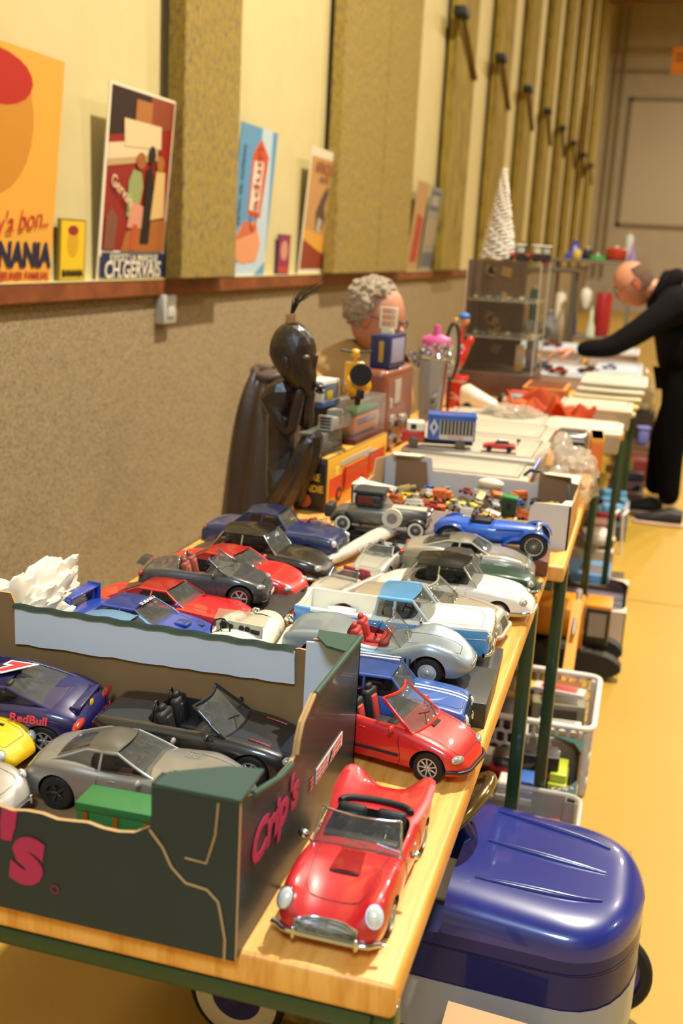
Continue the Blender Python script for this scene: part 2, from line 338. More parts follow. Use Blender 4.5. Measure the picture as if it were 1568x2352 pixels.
def lay_ant(t, P, w, h, U, V, poly):
    art(t, poly, [([(0, 0), (1, 0), (1, 1), (0, 1)], 'd8ccb0'), ([(.04, .04), (.96, .04), (.96, .93), (.04, .93)], 'b98a52'), ([(.04, .04), (.96, .04), (.96, .14), (.5, .2), (.04, .28)], '8a3520'),
        ([(.04, .28), (.5, .2), (.96, .14), (.96, .3), (.04, .36)], 'd79a3c'), ([(.4, .35), (.6, .36), (.7, .45), (.62, .55), (.72, .66), (.66, .72), (.5, .63), (.35, .5)], '54423c'), ([(.42, .34), (.55, .34), (.6, .44), (.45, .46)], 'b0a690')])
    textm('AFRIQUE', .085, mat('8f4a3a', .5), t, P(.5, .85, .006), U, V, sx=1.0)
    textm('CIRCUIT', .04, mat('54382c', .5), t, P(.5, .76, .006), U, V, sx=1.1)
poster('enamel_sign', 'large orange breakfast-cocoa sign cut off by the left picture edge', 2.46, 3.045, .64, .06, lay_ban)
poster('tin_plate', 'small yellow tin plate between the orange sign and the red tall sign', 3.10, 3.262, .192, .008, lay_ban2, base='8a7414', thick=.008)
poster('enamel_sign', 'tall dark red sign with a shop counter scene and navy caption', 3.345, 3.855, .635, .05, lay_gervais, base='e9dcc0')
poster('enamel_sign', 'light blue soap sign half hidden behind the yellow acoustic panel', 4.52, 4.98, .645, .05, lay_cadum, base='5c93b8')
poster('tin_plate', 'tiny dark magenta tin plate right of the blue soap sign', 5.175, 5.36, .195, .006, lambda t, P, w, h, U, V, poly: art(t, poly, [([(.05, .03), (.95, .03), (.95, .97), (.05, .97)], '8e2848'), (ell(.5, .6, .3, .25), 'c08a70'), ([(.1, .05), (.9, .05), (.9, .2), (.1, .2)], 'b04030')]), base='3a2456', thick=.006)
poster('enamel_sign', 'tall ochre sign with a leaping antelope, left of the double panel', 5.51, 6.03, .645, .05, lay_ant, base='d8ccb0')
poster('enamel_sign', 'blurred brown and red sign right behind the double acoustic panel', 8.08, 8.48, .655, .06, lambda t, P, w, h, U, V, poly: art(t, poly, [([(0, 0), (1, 0), (1, 1), (0, 1)], 'b08a5c'), ([(.2, .1), (.8, .1), (.9, .6), (.3, .65)], 'a4402c')]), base='b08a5c')
poster('enamel_sign', 'blurred grey-blue sign left of the first narrow panel', 8.56, 9.03, .645, .06, lambda t, P, w, h, U, V, poly: art(t, poly, [([(0, 0), (1, 0), (1, 1), (0, 1)], '8b8577'), ([(.1, .72), (.9, .72), (.9, .96), (.1, .96)], '5a5a66'), ([(.2, .78), (.8, .78), (.8, .9), (.2, .9)], '9c9488'), ([(.1, .3), (.9, .3), (.9, .62), (.1, .62)], '9a8a70'), ([(.1, .05), (.9, .05), (.9, .22), (.1, .22)], '5c5c64')]), base='8b8577')
# ------------------------------------------------------------ model cars (built in millimetres, 1:18 size)
MM = .001
def fitbox(bm, c, s, bev, mi=0, rot=None): return box(bm, c, s, bev, mi, rot)
def car(name, label, sp, loc, rz, rot=None, group='model cars on the first table', base=None):
    L, W = sp['L']*MM, sp['W']*MM; k = MM
    t0 = thing(name, label, 'model car', loc, rz, group, rot)
    top = pchip(sp['top']); sh = pchip(sp.get('sh', sp['top'])); pl = pchip(sp.get('plan', [(0, .84), (.08, .95), (.3, 1), (.7, 1), (.92, .95), (1, .8)])); zb = pchip(sp.get('bot', [(0, 15), (.08, 10), (.92, 10), (1, 14)]))
    boxy = sp.get('boxy', 0); shy = pchip(sp.get('shy', [(0, 1)])); N = 64; re = sp.get('rend', 9)*MM; rows = []
    for i in range(N+1):
        t = i/N; t = .5*t + .5*(.5-.5*math.cos(PI*t)); x = L*(t-.5)
        w = W/2*pl(t); zt = top(t)*k; zs = sh(t)*k; b0 = zb(t)*k; h = zs-b0
        u = max(0, (abs(x)-(L/2-re))/re); q = math.sqrt(max(0, 1-u*u)); ws = 1-(1-q)*.16; zsx = 1-(1-q)*.42; zm = b0+(zs-b0)*.5
        if boxy: pts = [(0, b0), (.86*w, b0), (.95*w, b0+.06*h), (.985*w, b0+.25*h), (1*w, b0+.5*h), (.99*w, b0+.75*h), (.975*w, b0+.9*h), (.955*w, b0+.97*h), (.91*w, zs), (.8*w, zs+.15*(zt-zs)), (.62*w, zs+.55*(zt-zs)), (.4*w, zs+.9*(zt-zs)), (.2*w, zt), (0, zt)]
        else: pts = [(0, b0), (.84*w, b0), (.94*w, b0+.07*h), (.98*w, b0+.25*h), (1*w, b0+.48*h), (.985*w, b0+.68*h), (.955*w, b0+.84*h), (.90*w, b0+.95*h), (.82*w, zs), (.70*w, zs*.95+zt*.05 if zs > zt else zs+.2*(zt-zs)), (.56*w, zs+.55*(zt-zs)), (.38*w, zs+.88*(zt-zs)), (.19*w, zt), (0, zt)]
        fy = shy(t); pts = [(y*(fy if i_ in (7, 8, 9) else 1), z) for i_, (y, z) in enumerate(pts)]
        rows.append([Vector((x, y*ws, zm+(z-zm)*zsx)) for y, z in pts])
    J = len(rows[0]); bm = BM(); cols = sp.get('bands'); V = []
    for r in rows: V.append([bm.verts.new(p) for p in r] + [bm.verts.new((p.x, -p.y, p.z)) for p in r[-2:0:-1]])
    n = len(V[0])
    pm = [paint(sp['col']) if not sp.get('met') else metalpaint(sp['col']), mat(sp.get('int', '17130f'), .7)]
    if cols: pm += [paint(c) for c in cols['cols']]
    for i in range(N):
        for j in range(n):
            f = bm.faces.new((V[i][j], V[i+1][j], V[i+1][(j+1) % n], V[i][(j+1) % n]))
            if cols:
                jj = j if j < J-1 else n-1-j; tt = (rows[i][0].x+rows[i+1][0].x)/2/L+.5
                mi = cols['fn'](jj, tt)
                f.material_index = mi+1 if mi else 0
    bm.faces.new(V[0]); bm.faces.new(V[N][::-1])
    bmesh.ops.recalc_face_normals(bm, faces=bm.faces)
    tree = BVHTree.FromBMesh(bm)
    body = link('body', bm, pm, t0, 32)
    def pt(x, y):
        h = tree.ray_cast(Vector((x, y, .3)), Vector((0, 0, -1))); return (h[0] if h[0] else Vector((x, y, top(x/L+.5)*k)))
    def pf(y, z, s=1):
        h = tree.ray_cast(Vector((s*.6, y, z)), Vector((-s, 0, 0))); return (h[0] if h[0] else Vector((s*L/2*.97, y, z))), (h[1] if h[0] else Vector((s, 0, 0)))
    def ps(x, z, s=1):
        h = tree.ray_cast(Vector((x, s*.3, z)), Vector((0, -s, 0))); return (h[0] if h[0] else Vector((x, s*W/2, z))), (h[1] if h[0] else Vector((0, s, 0)))
    X = lambda t: L*(t-.5)
    # cutters: wheel wells and cabin
    R = sp.get('R', 17.5)*k; tw = sp.get('tw', 12)*k; wx = [X(v) for v in sp.get('wx', (.2, .8))]; cb = BM(); inset = sp.get('inset', 1.5)*k
    for x in wx:
        for s in (1, -1):
            wy = W/2*pl(x/L+.5)
            M = Matrix.Translation((x, s*(wy+.012), R)) @ Matrix.Rotation(s*PI/2, 4, 'X')
            lathe(cb, [(0, 0), (R*sp.get('arch', 1.16), 0), (R*sp.get('arch', 1.16), .012+tw+.005), (0, .012+tw+.005)], 28, M)
    gh = sp.get('gh'); cv = sp.get('cab')
    if cv:
        x0, x1, wf, zf = X(cv[0]), X(cv[1]), cv[2]*W/2, cv[3]*k
        poly = [((x0+x1)/2 + (x1-x0)/2*abs(math.cos(a))**.45*(1 if math.cos(a) > 0 else -1), wf*abs(math.sin(a))**.45*(1 if math.sin(a) > 0 else -1)) for a in [2*PI*q/36 for q in range(36)]]
        prism(cb, poly, .1, Matrix.Translation((0, 0, zf)))
    bd = sp.get('bed')
    if bd: box(cb, ((X(bd[0])+X(bd[1]))/2, 0, bd[3]*k+.05), (X(bd[1])-X(bd[0]), bd[2]*W, .1), .004)
    bmesh.ops.recalc_face_normals(cb, faces=cb.faces)
    cm = bpy.data.meshes.new('c'); cb.to_mesh(cm); cb.free()
    cm.materials.append(pm[1] if not bd else paint(bd[4])); co = bpy.data.objects.new('c', cm); C.objects.link(co); co.parent = t0
    md = body.modifiers.new('b', 'BOOLEAN'); md.operation = 'DIFFERENCE'; md.object = co; md.solver = 'EXACT'; md.use_self = True
    md.material_mode = 'TRANSFER'
    dg = bpy.context.evaluated_depsgraph_get(); dg.update()
    nm = bpy.data.meshes.new_from_object(body.evaluated_get(dg), depsgraph=dg)
    if len(nm.polygons) > 200:
        body.modifiers.clear(); om = body.data; body.data = nm; bpy.data.meshes.remove(om); nm.set_sharp_from_angle(angle=math.radians(34))
    else: body.modifiers.clear()
    bpy.data.objects.remove(co, do_unlink=True); bpy.data.meshes.remove(cm)
    # wheels
    tb = BM(); ri = R*sp.get('rim', .62)
    My = Matrix.Rotation(-PI/2, 4, 'X')
    lathe(tb, [(ri, -tw/2), (R*.9, -tw/2), (R*.98, -tw*.36), (R, -tw*.2), (R, tw*.2), (R*.98, tw*.36), (R*.9, tw/2), (ri, tw/2), (ri, -tw/2)], 30, My)
    if sp.get('ww'): lathe(tb, [(ri, tw/2+.0003), (R*.84, tw/2+.0003), (R*.84, tw/2), (ri, tw/2)], 30, My, 1)
    tm = link('wheel', tb, [RUBBER, mat('d8d4c4', .6)], t0, 40); sty = sp.get('spk', 5); rimc = mat(sp.get('rimc', 'b4b2ac'), .3, .55)
    rb = BM(); lathe(rb, [(ri*1.02, tw*.5), (ri*1.02, tw*.42), (ri*.9, tw*.38), (ri*.88, tw*.2), (0, tw*.15)], 30, My, 1 if sty > 0 else 0)
    lathe(rb, [(ri*1.04, tw*.40), (ri*1.04, tw*.53), (ri*.93, tw*.53), (ri*.88, tw*.42)], 30, My)
    if sty > 0:
        for q in range(sty):
            a = 2*PI*q/sty; wv = ri*(.26 if sty < 8 else .035 if sty > 16 else .16)
            box(rb, (math.cos(a)*ri*.5, tw*.40, math.sin(a)*ri*.5), (ri*.92, tw*.12, wv), .0003, 0, (0, -a, 0), 1)
    else: lathe(rb, [(ri*.9, tw*.42), (ri*.6, tw*.52), (ri*.35, tw*.5), (ri*.25, tw*.58), (0, tw*.6)], 24, My)
    ball(rb, (0, tw*.42, 0), (ri*.2, tw*.12, ri*.2), 0, 10, 6)
    rm = link('rim', rb, [rimc, mat('2a2826', .5)], tm, 40)
    first = True
    for x in wx:
        for s in (1, -1):
            if first: w_ = tm; first = False
            else:
                w_ = tm.copy(); C.objects.link(w_); r2 = rm.copy(); C.objects.link(r2); r2.parent = w_; w_.parent = t0
            wy = W/2*pl(x/L+.5); w_.location = (x, s*(wy-tw/2-inset), R); w_.rotation_euler = (0, 0, 0 if s > 0 else PI)
    # greenhouse
    fr = mat(sp.get('frame', sp['col']), .35, 0 if not sp.get('chromef') else 1, .5)
    if sp.get('chromef'): fr = CHROME
    def panel(nm_, c, mt, bulge=(0, 0, 0), nu=8, nv=6, th=.0008):
        B = Vector(bulge); b = BM(); grid(b, lambda u, v: bl(*c, u, v) + B*((1-(2*u-1)**2)*.5+(1-(2*u-1)**2)*(1-(2*v-1)**2)*.5), nu, nv, 0, th); return link(nm_, b, mt, t0, 50)
    if gh:
        xb, xr, xf, xw = [X(v) for v in gh[:4]]; zr = gh[4]*k; wb, wr = gh[5]*W/2, gh[6]*W/2; bulge = gh[7]*k if len(gh) > 7 else 5*k; cp = sp.get('cpil', .0)
        zin = -.002
        A0 = {s: Vector((xw, s*wb*.93, pt(xw, wb*.93).z+zin)) for s in (1, -1)}; C0 = {s: Vector((xb, s*wb*.88, pt(xb, wb*.88).z+zin)) for s in (1, -1)}
        M0 = {s: Vector(((xr+xf)/2, s*wb, pt((xr+xf)/2, wb).z+zin)) for s in (1, -1)}
        zc = (sp.get('crown', 3)+1.5)*k
        A1 = {s: Vector((xf, s*wr*.94, zr-zc)) for s in (1, -1)}; C1 = {s: Vector((xr, s*wr*.9, zr-zc*1.1)) for s in (1, -1)}
        panel('windscreen', (A0[-1], A0[1], A1[1], A1[-1]), GLASS, (bulge, 0, .0), 12, 5)
        rearm = GLASS if not sp.get('fast') else pm[0]
        rb_ = sp.get('rbul', 3)*k
        panel('rear_window' if not sp.get('fast') else 'fastback', (C0[1], C0[-1], C1[-1], C1[1]), rearm, (-rb_, 0, rb_*.4), 10, 5)
        if sp.get('fast'):
            e = [C0[1].lerp(C0[-1], .17), C0[1].lerp(C0[-1], .83), C1[1].lerp(C1[-1], .83), C1[1].lerp(C1[-1], .17)]
            e = [e[0].lerp(e[3], .3), e[1].lerp(e[2], .3), e[2], e[3]]
            panel('rear_window', [p+Vector((-.0016, 0, .0012)) for p in e], mat('55504a', .15, 0, 1), (-rb_*.8, 0, rb_*.5), 8, 5)
        rc = sp.get('roofc'); rmtl = paint(rc) if rc else pm[0]
        hh = zc*1.35
        b = BM(); grid(b, lambda u, v: bl(C1[-1], A1[-1], A1[1], C1[1], u, v) + Vector(((bulge*.9 if u > .5 else -rb_)*(abs(2*u-1)**3)*(1-(2*v-1)**2), (v-.5)*.004*(1-(2*u-1)**2)*W/.09, hh*(1-abs(2*v-1)**3)*(1-.55*(2*u-1)**2) + .0002)), 16, 12, 0, .0016)
        link('roof', b, rmtl, t0, 50)
        for s in (1, -1):
            # side: from C to A, belt to roof ; glass and painted rear quarter
            def side(u, v, s=s):
                lo = C0[s]*(1-u)**2+M0[s]*2*u*(1-u)+A0[s]*u*u if False else (C0[s].lerp(M0[s], u*2) if u < .5 else M0[s].lerp(A0[s], u*2-1))
                hi = C1[s].lerp(A1[s], u); return lo.lerp(hi, v) + Vector((0, s*math.sin(PI*v)*.0015, 0))
            if cp:
                b = BM(); grid(b, lambda u, v: side(u*(cp*(1-v*.35)), v)+Vector((0, s*.0004, 0)), 8, 6, 0, .001); link('quarter_panel', b, pm[0], t0, 60)
            b = BM(); grid(b, lambda u, v: side(cp*.6+u*(1-cp*.6), v), 14, 5, 0, .0005); link('side_window', b, SIDEG, t0, 50)
            pr = sp.get('pr', 1.7)*k
            for nm_, lst in (('pillar', [side(1, v) for v in (0, .25, .5, .75, 1)]), ('pillar', [side(sp.get('bp', .5), v) for v in (0, .5, 1)]), ('pillar', [side(0, v) for v in (0, .25, .5, .75, 1)])):
                b = BM(); tube(b, lst, pr, 8); link(nm_, b, fr, t0, 60)
            b = BM(); tube(b, [side(u/12, .0) for u in range(13)], pr*.55, 6); link('window_trim', b, CHROME if sp.get('chrome', 1) else fr, t0, 60); b = BM(); tube(b, [side(u/12, .97)+Vector((0, 0, -.0006)) for u in range(13)], pr*1.35, 8); link('roof_rail', b, rmtl, t0, 60)
        for c0, c1, bu in ((A0[-1], A0[1], bulge), (A1[-1], A1[1], bulge), (C0[1], C0[-1], -rb_)):
            b = BM(); tube(b, [c0.lerp(c1, u/12)+Vector((bu*(1-(2*u/12-1)**2)*.5, 0, 0)) for u in range(13)], .0011, 6); link('window_seal', b, CHROME if sp.get('chromef') else mat('1a1816', .5), t0, 60)
    ws = sp.get('ws')
    if ws:   # open car windscreen (base x, top x, top z, base halfwidth, top halfwidth, bulge, frame colour)
        xw, xt = X(ws[0]), X(ws[1]); zt_ = ws[2]*k; wb, wt, bu = ws[3]*W/2, ws[4]*W/2, ws[5]*k; fm = CHROME if ws[6] == 'chrome' else paint(ws[6]) if ws[6] != 'black' else BLACKP
        zz = pt(xw, wb).z-.001
        c = (Vector((xw, -wb, zz)), Vector((xw, wb, zz)), Vector((xt, wt, zt_)), Vector((xt, -wt, zt_)))
        zt2 = max(0, pt(xw, 0).z-zz-.002)
        fn = lambda u, v: bl(*c, u, v) + Vector((bu*(1-(2*u-1)**2), 0, zt2*(1-v)*(1-(2*u-1)**2)))
        b = BM(); grid(b, fn, 14, 6, 0, .0006); w0 = link('windscreen', b, GLASS, t0, 50)
        ring = [fn(u/14, 0) for u in range(15)] + [fn(1, v/6) for v in range(1, 7)] + [fn(1-u/14, 1) for u in range(1, 15)] + [fn(0, 1-v/6) for v in range(1, 6)]
        b = BM(); tube(b, ring, ws[7]*k if len(ws) > 7 else .0012, 6, closed=True); link('windscreen_frame', b, fm, w0, 60)
        for s in (-.4, .35):
            b = BM(); p0 = fn(.5+s*.5, .02)+Vector((.001, 0, .0)); p1 = fn(.5+s*.5+.2, .3)+Vector((.0015, 0, 0)); tube(b, [p0, p1], .0005, 5); p2, p3 = fn(.5+s*.5+.06, .36)+Vector((.0016, 0, 0)), fn(.5+s*.5+.32, .24)+Vector((.0016, 0, 0)); tube(b, [p2, p3], .0006, 5)
            link('wiper', b, CHROME if ws[6] == 'chrome' else BLACKP, w0, 60)
    # cabin fittings
    if cv:
        xc = X(cv[0]+(cv[1]-cv[0])*sp.get('seatx', .38)); sc = mat(sp.get('seat', '2a2622'), .6); sc2 = mat(sp.get('seat2', sp.get('seat', '2a2622')), .6)
        zf = cv[3]*k; belt = top(.45)*k; lz = sp.get('seatz', belt+.008)
        for s in (1, -1):
            b = BM(); box(b, (xc+.011, s*W*.2, zf+.008), (.03, W*.3, .012), .004); box(b, (xc-.007, s*W*.2, (zf+lz)/2+.002), (.011, W*.29, lz-zf), .004, 0, (0, -.22, 0))
            box(b, (xc-.0015, s*W*.2, (zf+lz)/2), (.005, W*.15, (lz-zf)*.8), .002, 1, (0, -.22, 0))
            if sp.get('heads', 1): box(b, (xc-.0125, s*W*.2, lz+.003), (.007, W*.13, .009), .003, 0, (0, -.22, 0))
            link('seat', b, [sc, sc2], t0, 60)
            if sp.get('hoop'):
                b = BM(); tube(b, [(xc-.02, s*W*.2+W*.09*math.cos(a), belt-.004+.022*math.sin(a)) for a in [PI*q/10 for q in range(11)]], .0014, 8); link('roll_hoop', b, CHROME if sp['hoop'] == 'chrome' else BLACKP, t0, 60)
        xd = X(cv[1])-.007
        b = BM(); box(b, (xd, 0, belt-.006), (.014, W*cv[2]*.96, .012), .004); link('dashboard', b, mat(sp.get('dash', '1c1916'), .5), t0, 60)
        b = BM(); dx = xd-.016; tube(b, [(dx+.004*math.sin(a), W*.2+.010*math.cos(a), belt-.002+.010*math.sin(a)) for a in [2*PI*q/18 for q in range(18)]], .0009, 6, closed=True)
        for a in (0, 2.1, 4.2): tube(b, [(dx, W*.2, belt-.003), (dx+.004*math.sin(a), W*.2+.010*math.cos(a), belt-.002+.010*math.sin(a))], .0006, 5)
        tube(b, [(dx, W*.2, belt-.003), (xd, W*.2, belt-.007)], .001, 5); link('steering_wheel', b, mat(sp.get('swc', '1c1a18'), .4), t0, 60)
    # doors and lids: thin seams draped on the body
    seam = mat('0a0a0a', .6)
    for s in (1, -1):
        for dt in sp.get('door', (.36, .62)):
            b = BM(); tube(b, [ps(X(dt)+.002*math.sin(q), (zb(.5)*k+.004)+(sh(.5)*k*.97-zb(.5)*k-.006)*q/6, s)[0] for q in range(7)], .0004, 5); link('door_seam', b, seam, t0, 60)
    hd = sp.get('hood', (.66, .93, .62))
    if hd:
        x0, x1, hw = X(hd[0]), X(hd[1]), hd[2]*W/2; P_ = [(x0, -hw), (x1-.008, -hw*.86), (x1, -hw*.7), (x1, hw*.7), (x1-.008, hw*.86), (x0, hw)]; ps_ = []
        for (a0, b0), (a1, b1) in zip(P_, P_[1:]): ps_ += [pt(a0+(a1-a0)*q/6, b0+(b1-b0)*q/6) for q in range(6)]
        b = BM(); tube(b, ps_+[pt(*P_[-1])], .0004, 5); link('hood_seam', b, seam, t0, 60)
    for s in (1, -1):
        if sp.get('handle', 1):
            p, nn = ps(X(sp.get('hx', .42)), sh(.45)*k*.84, s); b = BM(); box(b, p+nn*.0008, (.008, .0016, .0018), .0006); link('door_handle', b, CHROME if sp.get('chrome', 1) else pm[0], t0, 60)
        if sp.get('mirror'):
            m_ = sp['mirror']; xm = X(m_[0]); b = BM(); zz = pt(xm, s*W*.46).z; ball(b, (xm, s*W*.545, zz+.006), (.003, .006, .0042), 0, 10, 7); tube(b, [(xm, s*W*.46, zz-.001), (xm, s*W*.52, zz+.004)], .0012, 6); link('mirror', b, CHROME if m_[1] == 'chrome' else paint(m_[1]), t0, 60)
    # lamps, grille, bumpers
    for s in (1, -1):
        hl = sp.get('hl')
        if hl:   # (y frac, z, rx, ry, rz, style)
            p, nn = pf(s*hl[0]*W/2, hl[1]*k); nn = (nn+Vector((.6, 0, .2))).normalized() if hl[5] == 'round' else (nn + Vector((.0, 0, .0))).normalized()
            Mq = nn.to_track_quat('X', 'Z').to_matrix().to_4x4(); b = BM(); r1, r2 = hl[3]*k, hl[4]*k; hx = hl[2]*k*(1 if hl[5] == 'round' else .55)
            bmesh.ops.create_uvsphere(b, u_segments=16, v_segments=10, radius=1, matrix=Matrix.Translation(p-nn*.0006) @ Mq @ Matrix.Diagonal((hx, r1, r2, 1)))
            h_ = link('headlight', b, mat('d9dcd6', .12, .25, 1) if hl[5] != 'clear' else mat('a4a8a2', .12, .4, 1), t0, 60)
            if hl[5] == 'round':
                b = BM(); tube(b, [p + Mq @ Vector((.0, r1*math.cos(a), r2*math.sin(a))) for a in [2*PI*q/20 for q in range(20)]], .0009, 6, closed=True); link('headlight_ring', b, CHROME, h_, 60)
        tl = sp.get('tl')
        if tl:
            p, nn = pf(s*tl[0]*W/2, tl[1]*k, -1); b = BM(); ball(b, p, (tl[2]*k, tl[3]*k, tl[4]*k)); link('tail_light', b, mat(tl[5] if len(tl) > 5 else 'a01812', .2, 0, 1), t0, 60)
    gr = sp.get('grille')
    if gr:   # (halfwidth frac, z0, z1, material colour, bars, chrome)
        b = BM(); hw = gr[0]*W/2; grid(b, lambda u, v: pf(-hw*(1-.12*v)+2*hw*(1-.12*v)*u, (gr[1]+(gr[2]-gr[1])*v)*k)[0]+Vector((.0007, 0, 0)), 12, 4, 0, .0006)
        g_ = link('grille', b, mat(gr[3], .4, .5 if gr[5] else 0), t0, 60)
        b = BM()
        for q in range(gr[4]):
            z = (gr[1]+(gr[2]-gr[1])*(q+.5)/gr[4])*k; tube(b, [pf(-hw+2*hw*u/10, z)[0]+Vector((.0016, 0, 0)) for u in range(11)], .0005, 5)
        if gr[5]:
            for q in range(9): u = (q+.5)/9; tube(b, [pf(-hw+2*hw*u, (gr[1]+(gr[2]-gr[1])*v)*k)[0]+Vector((.0014, 0, 0)) for v in (0, .5, 1)], .0003, 4)
            ringp = [pf(-hw+2*hw*u/10, gr[1]*k)[0] for u in range(11)] + [pf(hw-2*hw*u/10, gr[2]*k)[0] for u in range(11)]
            tube(b, [p+Vector((.0012, 0, 0)) for p in ringp], .0008, 6, closed=True)
        link('grille_bars', b, CHROME if gr[5] else mat('3a3a38', .4), g_, 60)
    for key, s in (('bump', 1), ('rbump', -1)):
        bp = sp.get(key)
        if bp:   # (z, halfwidth, r, colour, overriders)
            b = BM(); hw = bp[1]*W/2; off = bp[2]*k*.9; mt_ = CHROME if bp[3] == 'chrome' else mat(bp[3], .4)
            li = [pf(-hw+2*hw*u/16, bp[0]*k, s)[0]+Vector((s*off, 0, 0)) for u in range(17)]
            for e in (0, -1): li[e].x = li[e].x - s*.006
            li = [Vector((p.x, p.y*1.04, p.z)) for p in li]
            tube(b, li, bp[2]*k, 8, flat=1)
            if bp[4]:
                for y in (-bp[4], bp[4]):
                    p = pf(y*W/2, bp[0]*k, s)[0]; box(b, p+Vector((s*(off+.002), 0, .001)), (.004, .004, .012), .0018)
            link('bumper', b, mt_, t0, 60)
    pt_ = sp.get('plate')
    if pt_:
        p = pf(0, pt_[0]*k)[0]; b = BM(); box(b, p+Vector((.003, 0, 0)), (.001, pt_[1]*k, pt_[2]*k), .0003); link('number_plate', b, mat('d8d4bc', .5), t0)
    t0['_'] = 0; del t0['_']
    return t0, dict(pt=pt, pf=pf, ps=ps, X=X, L=L, W=W, R=R, body=body)
def ribbon(K, parent, name, mt, y0, y1, x0, x1, n=20, up=.0004):
    b = BM(); grid(b, lambda u, v: K['pt'](x0+(x1-x0)*u, y0+(y1-y0)*v)+Vector((0, 0, up)), n, 2, 0); return link(name, b, mt, parent, 60)
def spoiler(parent, x, z, w, h, col, ch=.022):
    b = BM(); box(b, (x, 0, z+h), (ch, w, .003), .001, 0, (0, .12, 0))
    for s in (1, -1): box(b, (x+.001, s*w/2, z+h*.62), (ch*1.1, .003, h*1.15), .001)
    for s in (1, -1): box(b, (x, s*w*.38, z+h*.45), (ch*.7, .004, h), .001)
    return link('spoiler', b, paint(col), parent, 50)
# ------------------------------------------------------------ tables
TZ = .75
pine = ramp_mat('varnished_pine', 10, [(.30, 'cc8634'), (.48, 'de9c44'), (.6, 'e8aa54'), (.78, 'e0a04a')], .4, .05, 5, (9, .55, 1), .004)
green_st = mat('1e3a20', .35, 0, .3)
def table(label, x0, x1, y0, y1, ends):
    t = thing('folding_table', label, 'table', ((x0+x1)/2, (y0+y1)/2, 0), 0, 'folding tables in a row')
    w, l = x1-x0, y1-y0
    b = BM(); box(b, (0, 0, TZ-.0165), (w, l, .033), .006, 0, None, 3); link('tabletop', b, pine, t, 40)
    b = BM()
    for y in (-l/2+.014, l/2-.014): box(b, (0, y, TZ-.045), (w-.04, .018, .018), .003)
    for x in (-w/2+.03, w/2-.03): box(b, (x, 0, TZ-.042), (.018, l-.1, .016), .003)
    link('steel_frame', b, green_st, t, 40)
    for y in ends:
        for s in (-1, 1):
            b = BM(); box(b, (s*(w/2-.013), y, (TZ-.035)/2), (.025, .03, TZ-.037), .004); link('leg', b, green_st, t, 40)
    return t
table('nearest pine folding table with green steel legs, carrying the parked model cars', -.815, -.136, .748, 2.050, (-.625, .50))
table('second pine folding table, under the white torn carton of small toys', -.80, -.105, 2.055, 3.86, (-.745, .79))
table('third pine folding table, under the stacks of pale plastic lids', -.80, -.045, 3.88, 5.70, (-.60, .80))
table('fourth pine folding table behind the leaning man', -.80, -.02, 5.72, 6.70, (-.4, .4))
# ------------------------------------------------------------ green printed carton with model cars in it
GX0, GX1, GY0, GY1 = -.802, -.270, .734, 1.107
cgreen = mat('142e34', .42, 0, .12, .5, 9, '10262a'); kraft = mat('8a6a42', .85, 0, 0, .5, 14, '7c5c38'); cwhite = mat('c4cad0', .7); torn = mat('b08c5c', .9)
gt_ = thing('cardboard_carton', 'dark green open carton with pink lettering, holding model cars on the nearest table', 'carton', (GX0, GY0, TZ), 0, None)
gw, gd = GX1-GX0, GY1-GY0
def wallpoly(nm, pts, M, th, mo, mi_, parent=gt_):
    """cardboard wall from a 2D outline; outer and inner faces differ, raw edge"""
    b = BM(); prism(b, pts, th, M); b.faces.ensure_lookup_table(); b.faces[0].material_index = 0; b.faces[1].material_index = 1
    for f in b.faces[2:]: f.material_index = 2
    return link(nm, b, [mi_, mo, torn], parent, 0)
def wav(p, q, n, a, rr=R_): return [(p[0]+(q[0]-p[0])*i/n, p[1]+(q[1]-p[1])*i/n+rr.uniform(-a, a)) for i in range(1, n)]
# matrices: local 2D (u, v) -> plane
MF = Matrix(((1, 0, 0, 0), (0, 0, -1, .004), (0, 1, 0, 0), (0, 0, 0, 1)))          # front wall, extrude towards -y
MB_ = Matrix(((1, 0, 0, 0), (0, 0, 1, gd-.004), (0, 1, 0, 0), (0, 0, 0, 1)))       # back wall, extrude +y
MR = Matrix(((0, 0, 1, gw-.004), (1, 0, 0, 0), (0, 1, 0, 0), (0, 0, 0, 1)))
ML = Matrix(((0, 0, -1, .004), (1, 0, 0, 0), (0, 1, 0, 0), (0, 0, 0, 1)))
fl, hp = .098, .148
front = [(0, 0), (gw, 0), (gw, hp), (gw-.075, hp-.003), (gw-.078, hp-.04)] + [(gw-.078-(gw-.16)*i/26, fl+.0016*math.sin(i*1.9)) for i in range(1, 26)] + [(.078, hp-.03), (.075, hp), (0, hp)]
fw_ = wallpoly('front_panel', front, MF, .004, cgreen, kraft)
b = BM(); tube(b, [(gw-.078, -.0008, fl+.008), (gw-.066, -.0008, fl-.006), (gw-.058, -.0008, fl-.022), (gw-.045, -.0008, fl-.034), (gw-.026, -.0008, fl-.036), (gw-.016, -.0008, fl-.045), (gw-.014, -.0008, .045), (gw-.009, -.0008, .02), (gw-.009, -.0008, 0)], .0012, 5)
tube(b, [(gw-.018, -.0008, hp-.006), (gw-.02, -.0008, hp-.035), (gw-.027, -.0008, hp-.062), (gw-.046, -.0008, hp-.061)], .0009, 5); link('torn_edge', b, torn, fw_, 60)
textm("Crip's", .084, mat('a8244a', .5), fw_, (.3525, -.001, .058), (1, 0, 0), (0, 0, 1), align='RIGHT', bold=.004, shear=.15, sx=.95, ext=.0003)
b = BM(); tube(b, [(.366+.0035*math.cos(a), -.0006, .030+.0035*math.sin(a)) for a in [2*PI*i/14 for i in range(14)]], .0008, 5, closed=True); link('trademark_ring', b, mat('7a2438', .5), fw_, 60)
